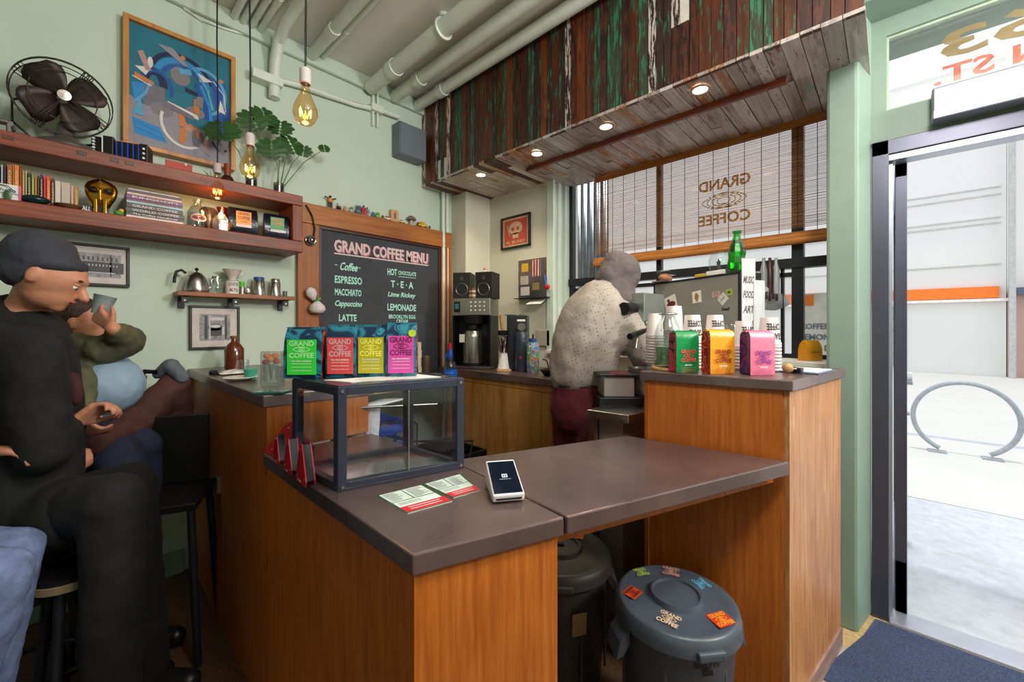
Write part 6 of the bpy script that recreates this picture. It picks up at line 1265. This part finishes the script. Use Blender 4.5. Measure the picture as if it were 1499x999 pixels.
t = thing('pastry_tray', 'wire tray with wrapped pastries behind the barista hood', 'tray', topo(.03, .06)); MB().b2((-.09, -.05, 0), (.09, .05, .008)).build('tray', STEEL, t); MB().sph((-.03, 0, .03), (.05, .03, .022), 12).build('pastry', mat('pastry', '9A6A4A', .6), t, smooth=True); MB().sph((.04, .01, .03), (.04, .03, .022), 12).build('pastry', MATS['pastry'], t, smooth=True); MB().b2((-.07, -.03, .05), (.07, .03, .07)).build('lid', GL, t)
# poster sheets and wire shelf right of the machine
t = thing('poster_sheets', 'white lettered sheets fixed to the side of the espresso machine', 'poster', tuple(w0 @ Vector((EW+.0135, .002, .02))), em.rotation_euler.z+PI/2)
MB().b2((0, -.003, 0), (.09, 0, .62)).build('sheet', mat('sheet_white', 'C4C4C8', .7), t); MB().b2((.075, -.0065, .04), (.15, -.0035, .52)).build('sheet', mat('paper_grey', 'BCC0C4', .7), t)
for k, s_ in enumerate(('MUSIC', 'FOOD', 'ART', 'LOVE', 'COFFEE', 'TEA', 'OPEN')): P2().text(s_, .045, .52-k*.07, .07, .035, .2).build('lettering', mat('poster_ink', '5A4A54', .6), t, (0, -.0035, 0))
tag(MB().b2((2.20, .28, .96), (2.50, .50, 1.0)).build('side_ledge', STEEL, bev=.003), 'steel ledge between the tall counter and the window', 'ledge')
t = thing('corner_shelf', 'white curved corner shelf with small dark ornaments', 'shelf', (0, 0, 0))
a_, b_, c_ = dep(1112, 452, 2.2), dep(1154, 447, 2.35), dep(1112, 416, 2.2); e_ = dep(1154, 437, 2.35)
g = MB().grid([[tuple(a_*(1-u)+b_*u-Vector((0, 0, .02*math.sin(u*PI)))) for u in (0, .25, .5, .75, 1)], [tuple(c_*(1-u)+e_*u) for u in (0, .25, .5, .75, 1)]]); g.build('shelf_front', mat('shelf_white', 'D4D8DC', .4), t, sol=.004, smooth=True)
g = MB(); 
for k in range(5): p = dep(1117+k*5, 441-(k % 2)*3, 2.19+k*.01); g.cyl(p, p+Vector((0, 0, .03+.01*(k % 3))), .006, seg=8)
g.build('ornament', mat('orn', '4A2A34', .5), t)['kind'] = 'stuff'
for px in (1118, 1127, 1136): 
    p = dep(px, 372, 2.25); k_ = thing('upper_jar', {1118: 'grey bottle left on the high ledge by the window', 1127: 'dark brown bottle in the middle of the high ledge', 1136: 'pale bottle right on the high ledge'}[px], 'bottle', (p.x, p.y, 1.50)); MB().lathe([(.001, 0), (.018, 0), (.018, .13), (.008, .17), (.008, .20), (.001, .20)], seg=14).build('glass', mat('uj%d' % px, {1118: '9AA0A6', 1127: '4A3028', 1136: 'B8BCC4'}[px], .3), k_, smooth=True)
p = dep(1127, 380, 2.25); tag(MB().box((p.x+.01, p.y, 1.488), (.12, .16, .012), (0, 0, CAMROT)).build('high_ledge', GL), 'clear glass ledge carrying the three bottles by the window', 'ledge')
for px in (1118, 1127, 1136): pass
# worktable beside the machine (left of the tall counter)
wt = thing('espresso_worktable', 'steel worktable with black knock box left of the tall counter', 'table', B+Vector((.12, .02, 0)), math.atan2(v1.y, v1.x))
# local x runs away along the counter side, y to the left
def wl(px, py, Z): q = on(px, py, Z=Z); return q
t = wt; t.rotation_euler = (0, 0, 0); t.location = (0, 0, 0)
a_ = wl(859, 600, .965); a2 = wl(940, 612, .965)
MB().prism([(a_.x, a_.y), (1.50, .76), (2.02, .68), (2.10, 1.04), (a_.x+.22, a_.y+.0)], .93, .965).build('top', STEEL, t, bev=.003)
MB().prism([(a_.x+.05, a_.y-.03), (1.53, .80), (1.9, .74), (1.95, .98), (a_.x+.2, a_.y-.03)], .12, .925).build('cabinet', mat('cab_steel', '9A8E86', .4, .5, .1), t)
MB().b2((a_.x+.01, a_.y-.03, 0), (a_.x+.04, a_.y-.0, .93)).build('leg', STEEL, t)
kb = thing('knock_box', 'steel and black knock box with grounds tray on the worktable', 'knock box', (0, 0, 0)); 
cc = Vector((1.68, .90, 0)); ur = RT
def kp(z0, z1, w0_, w1_, dep_, m, n_): 
    pts = [cc+RT*w0_-FW*dep_, cc+RT*w1_-FW*dep_, cc+RT*w1_+FW*.10, cc+RT*w0_+FW*.10]; MB().prism([(p.x, p.y) for p in pts], z0, z1).build(n_, m, kb, bev=.003)
kp(.966, 1.005, -.10, .09, .06, BLACK, 'rubber_base'); kp(1.006, 1.095, -.075, .06, .04, mat('knock_steel', 'B4B0AE', .35, .6), 'steel_bin'); kp(1.096, 1.108, -.10, .09, .05, BLACK, 'lid_tray')
MB().sph((cc.x, cc.y, 1.106), (.06, .05, .012), 14).build('coffee_grounds', mat('grounds', '5A2A2A', .9, bump=.6, scale=200), kb, smooth=True)
q = dep(960, 530, 1.92); t = thing('milk_pan', 'brushed steel pan behind the counter end beside the glass bottle', 'pan', (1.80, .82, .966)); MB().lathe([(.001, 0), (.07, 0), (.075, .02), (.085, .16), (.088, .162), (.083, .16), (.072, .02), (.001, .005)], seg=28).build('pan', STL, t, smooth=True)
# ================================================================ people
V = Vector
def flesh(name, m, parent, items, vox=.009, sm=6, disp=None):
    g = MB()
    for it in items:
        if it[0] == 'c':
            _, p, q, r0, r1 = it; p, q = Vector(p), Vector(q); g.sph(p, r0, 14); g.sph(q, r1, 14); g.cyl(p, q, r0, r1, 14)
        elif it[0] == 'l':                      # a lofted trunk: sections (centre, half width, half depth, width direction)
            rings = []; secs = it[1]
            for j, (c, wa, da, wd) in enumerate(secs):
                a, b_ = V(secs[max(0, j-1)][0]), V(secs[min(len(secs)-1, j+1)][0]); ax = (b_-a).normalized(); wv = (V(wd)-ax*ax.dot(V(wd))).normalized(); dv_ = ax.cross(wv)
                rings.append([g.b.verts.new(V(c)+wv*wa*math.cos(k*PI/10)+dv_*da*math.sin(k*PI/10)) for k in range(20)])
            for R0, R1 in zip(rings, rings[1:]):
                for k in range(20): g.b.faces.new((R0[k], R0[(k+1) % 20], R1[(k+1) % 20], R1[k]))
            g.b.faces.new(rings[0][::-1]); g.b.faces.new(rings[-1])
        else: g.sph(it[1], it[2], 18, it[3] if len(it) > 3 else (0, 0, 0))
    o = g.build(name, m, parent); o.data.polygons.foreach_set('use_smooth', [True]*len(o.data.polygons))
    d = o.modifiers.new('r', 'REMESH'); d.mode = 'VOXEL'; d.voxel_size = vox; d.use_smooth_shade = True
    d = o.modifiers.new('s', 'SMOOTH'); d.iterations = sm; d.factor = .5
    if disp:
        tx = bpy.data.textures.new(name, 'CLOUDS'); tx.noise_scale = disp[1]; tx.noise_depth = 2
        d = o.modifiers.new('d', 'DISPLACE'); d.texture = tx; d.strength = disp[0]; d.mid_level = .5
    return o
def cloth(name, col, sc=8, var=.15, bump=.4): return mat(name, col, .85, 0, var, sc, bump)
def hand(items, wrist, dirv, up, s=1, curl=.5, side=1):
    """palm, four fingers of unequal length bent at the knuckles, and a thumb from the palm's side"""
    d = V(dirv).normalized(); u = V(up).normalized(); r = d.cross(u).normalized()*side
    palm = V(wrist)+d*.045*s
    for k in (-1.5, -.5, .5, 1.5): items.append(('c', V(wrist)+r*k*.008*s, V(wrist)+d*.085*s+r*k*.019*s, .014*s, .0125*s))
    for k, L in zip((-1.5, -.5, .5, 1.5), (.9, 1.0, .95, .75)):
        a = V(wrist)+d*.088*s+r*k*.020*s; b = a+(d*math.cos(curl)-u*math.sin(curl))*.038*s*L; c = b+(d*math.cos(curl*2.2)-u*math.sin(curl*2.2))*.030*s*L; e = c+(d*math.cos(curl*3)-u*math.sin(curl*3))*.02*s*L
        items += [('c', a, b, .0095*s, .0088*s), ('c', b, c, .0088*s, .008*s), ('c', c, e, .008*s, .007*s)]
    a = V(wrist)+d*.025*s-r*.028*s; b = a+(d*.7-r*.7-u*.2)*.04*s; c = b+(d*.95-r*.1-u*.4)*.032*s
    items += [('c', a, b, .0125*s, .011*s), ('c', b, c, .0105*s, .0085*s)]
def headparts(t, c, fwd, up, s, skin, items):
    """c centre of skull; returns nothing, adds skull, jaw, nose, ears to items and eyes, brows, mouth as parts"""
    f = V(fwd).normalized(); u = V(up).normalized(); r = f.cross(u).normalized(); u = r.cross(f).normalized(); q = Matrix((r, f, u)).transposed().to_euler()
    items += [('e', c, (.076*s, .095*s, .088*s), q), ('e', c+f*.022*s-u*.050*s, (.056*s, .070*s, .062*s), q), ('e', c+f*.062*s-u*.088*s, (.026*s, .022*s, .02*s), q), ('c', c+f*.088*s+u*.0*s, c+f*.112*s-u*.034*s, .009*s, .014*s),
              ('e', c+f*.080*s-u*.058*s, (.024*s, .014*s, .010*s), q), ('e', c+f*.078*s+u*.016*s, (.048*s, .02*s, .012*s), q), ('e', c+r*.077*s-u*.012*s-f*.008*s, (.010*s, .018*s, .030*s), q), ('e', c-r*.077*s-u*.012*s-f*.008*s, (.010*s, .018*s, .030*s), q)]
    for k in (-1, 1):
        e = c+f*.078*s+r*k*.029*s-u*.006*s; MB().sph(e, .0105*s, 12).build('eye', WHITE, t, smooth=True); MB().sph(e+f*.0075*s-u*.003*s, .0050*s, 10).build('iris', BROWN, t, smooth=True)
        MB().sph(e+u*.0075*s+f*.003*s, (.014*s, .010*s, .006*s), 12, q).build('eyelid', skin, t, smooth=True); MB().sph(e+u*.024*s+f*.008*s, (.019*s, .006*s, .0045*s), 10, q).build('eyebrow', BROWN, t, smooth=True)
    MB().sph(c+f*.094*s-u*.058*s, (.024*s, .006*s, .006*s), 12, q).build('mouth', mat('lips', '9A5048', .5), t, smooth=True)
# ---- barista, back turned
def knit():
    m, t, n, l, b = nt('dotted_sweater'); v = coords(n, l, (1, 1, 1)); 
    wv = n.new('ShaderNodeTexVoronoi'); wv.inputs['Scale'].default_value = 72; wv.inputs['Randomness'].default_value = .25; mp = n.new('ShaderNodeMapping'); mp.inputs['Scale'].default_value = (1, 1, .75); mp.inputs['Rotation'].default_value = (.3, 0, .5); l.new(v, mp.inputs[0]); l.new(mp.outputs[0], wv.inputs[0])
    r = ramp(n, l, wv.outputs['Distance'], [(.16, hx('5E5A5A')), (.26, hx('A89E96'))]); n2 = noise(n, l, 7, v, 3); mx = n.new('ShaderNodeMixRGB'); mx.blend_type = 'MULTIPLY'; mx.inputs[0].default_value = .6
    r2 = ramp(n, l, n2.outputs[0], [(.35, (.7, .68, .66)), (.6, (1, 1, 1))]); l.new(r.outputs[0], mx.inputs[1]); l.new(r2.outputs[0], mx.inputs[2]); l.new(mx.outputs[0], b.inputs['Base Color']); b.inputs['Roughness'].default_value = .9; return m
SWEAT = knit()
bp_ = thing('person', 'person in patterned grey sweater and hood working at the espresso machine', 'person', (0, 0, 0))
D = 2.08; cRR = RT
hipc = dep(850, 590, D); ff = V((.97, -.24, 0)).normalized(); lf = V((.24, .97, 0)).normalized()      # faces ff, left hand side lf
shL, shR = dep(858, 440, D+.08), dep(922, 446, D-.04); neck = dep(895, 428, D+.04); headc = dep(905, 408, D+.06); chest = dep(880, 480, D)
elR, elL = dep(940, 515, D-.06), hipc+ff*.30+lf*.22+V((0, 0, .33)); haR, haL = dep(944, 540, D+.12), hipc+ff*.50+lf*.08+V((0, 0, .24))
hipc2 = V((hipc.x, hipc.y, .92))
kn = [hipc2+lf*.10+V((0, 0, -.44))+ff*.02, hipc2-lf*.09+V((0, 0, -.44))+ff*.02]; an = [V((k.x-.02, k.y, .09)) for k in kn]
items = [('c', hipc2+V((0, 0, .06)), chest, .10, .11), ('c', chest, neck, .11, .055), ('c', neck, headc, .055, .06), ('c', shL-V((0, 0, .05))-lf*.03, elL, .045, .04), ('c', elL, haL, .04, .03), ('c', shR-V((0, 0, .055))-cRR*.05, elR, .045, .04), ('c', elR, haR, .04, .03)]
for k in (0, 1): items += [('c', hipc2+lf*(.085 if k == 0 else -.085), kn[k], .07, .05), ('c', kn[k], an[k], .045, .035)]
headparts(bp_, headc+V((0, 0, .0)), ff+V((0, 0, -.35)), (0, 0, 1), .95, SKIN, items)
hand(items, haR, ff+V((0, 0, -.3)), (0, 0, 1), 1, .6, 1); hand(items, haL, ff-lf*.3, (0, 0, 1), 1, .6, -1)
flesh('body', SKIN, bp_, items, .007, 4)
wd = lf
secs = [(dep(850, 566, D), .145, .135, wd), (dep(849, 556, D), .165, .155, wd), (dep(853, 535, D), .178, .170, wd), (dep(858, 505, D), .182, .172, wd), (dep(866, 475, D+.01), .185, .165, wd), (dep(875, 452, D+.02), .178, .145, wd), (dep(886, 434, D+.03), .14, .115, wd), (dep(896, 422, D+.04), .08, .085, wd)]
it = [('l', secs), ('c', shL-V((0, 0, .05))-lf*.03, elL, .078, .070), ('c', elL, haL-(haL-elL)*.15, .066, .045), ('c', shR-V((0, 0, .055))-cRR*.05, elR, .088, .078), ('c', elR, haR-(haR-elR)*.15, .074, .048)]
flesh('sweater', SWEAT, bp_, it, .011, 12, (.022, .11))
wz = dep(846, 556, D)
flesh('shirt_hem', cloth('hem_dark', '3A302E'), bp_, [('e', V((hipc.x+.005, hipc.y, 1.03)), (.155, .165, .03))], .01, 3)
HOOD = cloth('hood_mauve', '5E5456', 14)
hf = (ff+V((0, 0, -.25))).normalized()
flesh('hood', HOOD, bp_, [('e', headc+V((0, 0, .028))+hf*.012, (.110, .108, .120), (0, .35, 0)), ('c', headc+V((0, 0, .085))-hf*.03, headc-V((0, 0, .03))-hf*.07, .055, .075), ('l', [(neck-V((0, 0, .06)), .13, .125, lf), (neck+ff*.01, .115, .115, lf), (headc-V((0, 0, .03))-hf*.02, .098, .10, lf)])], .009, 10, (.014, .04))
MAR = cloth('maroon_trousers', '5A1422', 10)
it = [('l', [(V((hipc2.x, hipc2.y, 1.04)), .150, .130, lf), (V((hipc2.x, hipc2.y, .95)), .168, .145, lf), (V((hipc2.x, hipc2.y, .86)), .172, .145, lf), (V((hipc2.x, hipc2.y, .80)), .15, .12, lf)])]
for k in (0, 1): it += [('c', hipc2+lf*(.075 if k == 0 else -.075)+V((0, 0, .02)), kn[k]+V((0, 0, 0)), .11, .085), ('c', kn[k], an[k]+V((0, 0, .0)), .085, .07)]
flesh('trousers', MAR, bp_, it, .011, 8, (.020, .09))
for k in (0, 1): flesh('shoe', BLACK, bp_, [('c', V((an[k].x, an[k].y, .045)), V((an[k].x, an[k].y, .045))+ff*.17, .045, .038), ('e', V((an[k].x, an[k].y, .06)), (.05, .05, .06))], .009, 3)
# ---- man in beanie on the near stool
BLK = cloth('black_coat', '0D0D10', 10, .3); JEAN = cloth('blue_denim', '3C4A70', 60, .25); NAVYJ = cloth('dark_denim', '1C2740', 40, .2)
cR, cF = RT, FW
pm = thing('person', 'man in charcoal beanie and black coat seated looking down', 'person', (0, 0, 0)); D1 = 1.30
hc = dep(72, 402, D1); fw1 = (cR*.72+cF*.45+V((0, 0, -.42))).normalized()
nk = dep(40, 452, D1+.02); sh1, sh2 = dep(48, 525, D1-.10), dep(10, 500, D1+.14); hp = dep(25, 775, D1+.02); ch = dep(30, 580, D1+.02)
el1 = dep(66, 660, D1-.08); wr1 = dep(103, 622, D1+.02); el2 = dep(50, 630, D1+.20); wr2 = dep(100, 660, D1+.14)
k1, k2 = dep(165, 735, D1-.08), dep(188, 712, D1+.12)
items = [('c', hp, ch, .12, .12), ('c', ch, nk, .11, .055), ('c', nk, hc, .05, .06), ('c', sh1, el1, .05, .04), ('c', el1, wr1, .04, .028), ('c', sh2, el2, .05, .04), ('c', el2, wr2, .04, .028), ('c', hp, k1, .09, .06), ('c', hp, k2, .09, .06), ('c', k1, V((k1.x, k1.y, .08)), .055, .04), ('c', k2, V((k2.x+.05, k2.y, .08)), .055, .04)]
headparts(pm, hc, fw1, (0, 0, 1), .95, SKIN, items)
hand(items, wr1, (cR*.4+V((0, 0, .35))+cF*.3), (-cR*.9+V((0, 0, .3))), .92, .9, 1); hand(items, wr2, (cR*.8-cF*.4), (0, 0, 1), .92, .8, -1)
flesh('body', SKIN, pm, items, .006, 3)
BEAN = cloth('beanie_knit', '34363F', 30, .15)
q_ = Matrix.Rotation(0, 3, 'Z').to_euler()
flesh('beanie', BEAN, pm, [('e', hc+V((0, 0, .045))-fw1*.022, (.088, .088, .088)), ('e', hc+V((0, 0, .0))-fw1*.045, (.078, .078, .072)), ('e', hc+V((0, 0, .030))+fw1*.010, (.084, .084, .035))], .007, 4, (.006, .03))
cw = (sh2-sh1).normalized()
it = [('l', [(hp-V((0, 0, .06)), .19, .16, cw), (hp+V((0, 0, .10)), .19, .15, cw), (ch, .20, .145, cw), ((sh1+sh2)/2+V((0, 0, .0)), .20, .125, cw), ((sh1+sh2)/2+V((0, 0, .06))+(nk-(sh1+sh2)/2)*.35, .15, .11, cw), (nk+V((0, 0, -.01)), .085, .085, cw)]), ('c', sh1, el1, .075, .068), ('c', el1, wr1-(wr1-el1)*.2, .064, .045), ('c', sh2, el2, .075, .068), ('c', el2, wr2-(wr2-el2)*.2, .064, .045), ('c', hp+V((0, 0, -.02)), hp+(k1-hp)*.6, .13, .11), ('c', nk-V((0, 0, .03))-cR*.03, nk+cR*.02-V((0, 0, .06)), .07, .065)]
flesh('coat', BLK, pm, it, .012, 10, (.02, .09))
it = [('e', hp, (.16, .16, .11)), ('c', hp+V((0, 0, .02)), k1, .11, .085), ('c', hp+V((0, 0, .02)), k2, .11, .08), ('c', k1, V((k1.x, k1.y, .10)), .08, .065), ('c', k2, V((k2.x+.05, k2.y, .10)), .08, .065)]
flesh('trousers', cloth('black_trousers', '0B0B0E', 12, .3), pm, it, .012, 5, (.015, .08))
for kk in (k1, k2+V((.05, 0, 0))): flesh('shoe', BLACK, pm, [('c', V((kk.x, kk.y, .045)), V((kk.x, kk.y, .045))+cR*.15, .045, .038)], .01, 3)
flesh('scarf_fold', cloth('dark_red_scarf', '3A1418', 20), pm, [('e', dep(112, 575, D1-.02), (.018, .02, .045)), ('e', dep(106, 558, D1-.02), (.02, .02, .03))], .007, 3)
# ---- drinking person in blue shirt and olive jacket
pd_ = thing('person', 'person in light blue shirt and olive jacket drinking from a cup', 'person', (0, 0, 0)); D2 = 1.72
hc = dep(126, 470, D2+.02); fw2 = (cR*.8+cF*.2+V((0, 0, -.05))).normalized()
nk = dep(112, 508, D2+.03); sh1, sh2 = dep(150, 515, D2-.08), dep(95, 525, D2+.06); ch = dep(143, 560, D2); hp = dep(140, 625, D2)
el1 = dep(186, 500, D2-.05); wr1 = dep(166, 482, D2-.14); el2 = dep(112, 560, D2-.18); wr2 = dep(126, 600, D2-.22)
k1, k2 = dep(205, 655, D2-.05), dep(180, 690, D2-.22)
items = [('c', hp, ch, .11, .12), ('c', ch, nk, .11, .05), ('c', nk, hc, .045, .05), ('c', sh1, el1, .045, .038), ('c', el1, wr1, .036, .026), ('c', sh2, el2, .045, .038), ('c', el2, wr2, .036, .026), ('c', hp, k1, .08, .055), ('c', hp, k2, .08, .055), ('c', k1, V((k1.x, k1.y, .08)), .05, .04), ('c', k2, V((k2.x, k2.y, .08)), .05, .04)]
headparts(pd_, hc, fw2, (0, 0, 1), .86, SKIN, items)
hand(items, wr1, (V((0, 0, .55))-cR*.5-cF*.1), (-cR*.2-cF*.9), .85, .6, -1); hand(items, wr2, (cR*.3+V((0, 0, -.5))-cF*.2), (-cR*.3-cF*.8), .85, .7, 1)
flesh('body', SKIN, pd_, items, .006, 3)
HAIR = mat('brown_hair', '3A261C', .6, 0, .3, 90, .6)
flesh('hair', HAIR, pd_, [('e', hc+V((0, 0, .035))-fw2*.03, (.080, .080, .070)), ('e', hc-fw2*.05-V((0, 0, .015)), (.07, .07, .075))], .007, 3, (.008, .02))
BSH = cloth('light_blue_shirt', '8CA6BC', 9, .12)
flesh('shirt', BSH, pd_, [('c', hp+V((0, 0, .03)), ch, .13, .14), ('c', ch, (sh1+sh2)/2-V((0, 0, .05)), .14, .10), ('e', dep(158, 565, D2-.04), (.12, .12, .12))], .010, 5, (.014, .06))
OLV = cloth('olive_jacket', '55553C', 14, .3)
it = [('c', sh1, el1, .062, .062), ('c', el1, wr1-(wr1-el1)*.25, .058, .042), ('c', sh2, el2, .065, .058), ('c', el2, wr2-(wr2-el2)*.25, .055, .04), ('c', sh2, nk-fw2*.05, .07, .07), ('c', sh1, nk-fw2*.05, .06, .07), ('c', sh2-fw2*.08, hp-fw2*.10, .09, .10)]
flesh('jacket', OLV, pd_, it, .010, 5, (.022, .05))
it = [('e', hp, (.13, .13, .10)), ('c', hp, k1, .10, .075), ('c', hp, k2, .10, .075), ('c', k1, V((k1.x, k1.y, .10)), .07, .06), ('c', k2, V((k2.x, k2.y, .10)), .07, .06)]
flesh('jeans', NAVYJ, pd_, it, .011, 5, (.015, .07))
for kk in (k1, k2): flesh('shoe', BLACK, pd_, [('c', V((kk.x, kk.y, .045)), V((kk.x, kk.y, .045))+cR*.15, .042, .036)], .01, 3)
cq = dep(150, 447, D2-.12); ct = thing('held_cup', 'grey paper cup raised by the drinking person', 'cup', cq); MB().lathe([(.022, -.035), (.024, -.036), (.034, .035), (.036, .037), (.032, .035), (.02, -.03), (.001, -.03)], seg=22, rot=(0, .25, 0)).build('cup', mat('cup_grey', '8E989C', .5), ct, smooth=True)
# ---- legs of the third guest at the left edge
pj = thing('person', 'seated person in faded blue jeans, only knees in view at left', 'person', (0, 0, 0)); D3 = 1.02
k1, k2 = dep(18, 808, D3+.08), dep(-4, 845, D3-.04); back = (-cR*.9-cF*.15).normalized()
h1, h2 = k1+back*.44+V((0, 0, .02)), k2+back*.44+V((0, 0, .04)); hp = (h1+h2)/2; ch = hp+V((0, 0, .38))+back*.03; nk = ch+V((0, 0, .18)); hc = nk+V((0, 0, .17))
f1, f2 = V((k1.x, k1.y, .08))+back*.10, V((k2.x, k2.y, .08))+back*.16
items = [('c', hp, ch, .13, .14), ('c', ch, nk, .13, .06), ('c', nk, hc, .05, .06), ('c', h1, k1, .065, .045), ('c', h2, k2, .065, .045), ('c', k1, f1, .042, .035), ('c', k2, f2, .042, .035)]
s1, s2 = ch+V((0, 0, .14))+cF*.17, ch+V((0, 0, .14))-cF*.17; e1, e2 = s1+V((0, 0, -.27)), s2+V((0, 0, -.27)); w1, w2_ = e1-back*.24+V((0, 0, -.03)), e2-back*.24+V((0, 0, -.03))
items += [('c', s1, e1, .045, .04), ('c', e1, w1, .038, .027), ('c', s2, e2, .045, .04), ('c', e2, w2_, .038, .027)]
headparts(pj, hc, -back, (0, 0, 1), .95, SKIN, items); hand(items, w1, -back, (0, 0, 1), 1, .4, 1); hand(items, w2_, -back, (0, 0, 1), 1, .4, -1)
flesh('body', SKIN, pj, items, .008, 3)
flesh('hair', HAIR, pj, [('e', hc+V((0, 0, .03))+back*.03, (.09, .09, .08))], .009, 3)
flesh('sweater', cloth('grey_knit', '4A4E58'), pj, [('c', hp+V((0, 0, .05)), ch, .15, .16), ('c', s1, s2, .09, .09), ('c', s1, e1, .07, .06), ('c', e1, w1, .056, .04), ('c', s2, e2, .07, .06), ('c', e2, w2_, .056, .04), ('c', ch, nk, .14, .08)], .012, 5, (.015, .08))
FJ = mat('faded_jeans', '66759C', .85, 0, .35, 26, .5)
flesh('jeans', FJ, pj, [('e', hp, (.15, .15, .11)), ('c', h1, k1, .085, .062), ('c', h2, k2, .085, .066), ('c', k1, f1+V((0, 0, .02)), .061, .05), ('c', k2, f2+V((0, 0, .02)), .065, .05)], .010, 5, (.014, .06))
for kk in (f1, f2): flesh('shoe', BLACK, pj, [('c', V((kk.x, kk.y, .045)), V((kk.x, kk.y, .045))-back*.16, .045, .038)], .01, 3)
# ---- stools
def stool(x, y_, h, r, lb, rim):
    t = thing('bar_stool', lb, 'stool', (x, y_, 0), .3, 'round stools along the bar')
    MB().lathe([(.001, h-.03), (r-.01, h-.03), (r, h-.02), (r, h), (r-.02, h+.012), (.001, h+.012)], seg=32).build('seat', BLACK, t, smooth=True)
    MB().lathe([(r+.0005, h-.026), (r+.003, h-.024), (r+.003, h-.004), (r+.0005, h-.002)], seg=32).build('rim_band', rim, t, smooth=True)
    for k in range(4):
        a = PI/4+k*PI/2; MB().cyl((r*.6*math.cos(a), r*.6*math.sin(a), h-.03), (r*1.05*math.cos(a), r*1.05*math.sin(a), 0), .013, seg=10).build('leg', DMETAL, t, smooth=True)
    MB().tor((0, 0, h*.38), r*.85, .008).build('foot_ring', DMETAL, t, smooth=True)
    return t
hp1 = dep(40, 775, D1+.02); stool(hp1.x, hp1.y, hp1.z-.16, .17, 'round stool under the man in the beanie', BLACK)
q = dep(108, 838, 1.25); RIM = mat('rim_tan', '7A6A50', .5); stool(q.x, q.y, q.z+.01, .095, 'low round stool with pale wooden rim, nearest the camera', RIM)
hp2 = dep(140, 625, D2); stool(hp2.x, hp2.y, hp2.z-.14, .15, 'round stool under the drinking person', BLACK)
hp3 = (h1+h2)/2; stool(hp3.x, hp3.y, hp3.z-.12, .16, 'round stool under the person in faded jeans', BLACK)
# ---- coat slung over a stool back beside the bar
st = thing('high_back_stool', 'dark high backed stool between the drinking person and the bar', 'stool', (.24, 2.18, 0), -.4)
MB().b2((-.15, -.15, .60), (.15, .15, .63)).build('seat', BLACK, st, bev=.006); MB().b2((-.13, .12, .63), (.13, .145, .93)).build('backrest', BLACK, st, bev=.006)
for x in (-1, 1):
    for y_ in (-1, 1): MB().cyl((x*.13, y_*.13, .60), (x*.16, y_*.16, 0), .014, seg=10).build('leg', DMETAL, st, smooth=True)
CT = thing('draped_coat', 'reddish brown coat with grey hood draped over the stool by the bar', 'coat', (0, 0, 0)); BRC = cloth('brown_coat', '4A2A26', 12, .3)
D4 = 1.95
flesh('coat_cloth', BRC, CT, [('c', dep(255, 562, D4), dep(222, 598, D4-.10), .06, .075), ('c', dep(222, 598, D4-.10), dep(185, 630, D4-.28), .075, .07), ('c', dep(185, 630, D4-.28), dep(140, 652, D4-.45), .065, .045), ('c', dep(262, 562, D4), dep(262, 640, D4+.02), .05, .06), ('c', dep(240, 600, D4), dep(235, 680, D4-.02), .09, .07)], .010, 6, (.02, .07))
flesh('grey_hood', cloth('hood_grey', '5E626C', 12), CT, [('c', dep(232, 548, D4-.02), dep(250, 535, D4-.02), .025, .032), ('c', dep(250, 535, D4-.02), dep(266, 552, D4-.02), .034, .03)], .008, 5, (.01, .04))
MB().tube([dep(232, 545, D4-.04), dep(212, 544, D4-.05), dep(202, 556, D4-.05), dep(200, 575, D4-.05)], .011, 8).build('strap', BLACK, CT, smooth=True)
flesh('white_lining', cloth('lining_white', 'C8C8C4', 10), CT, [('c', dep(212, 552, D4-.02), dep(203, 570, D4-.02), .012, .014)], .007, 3)
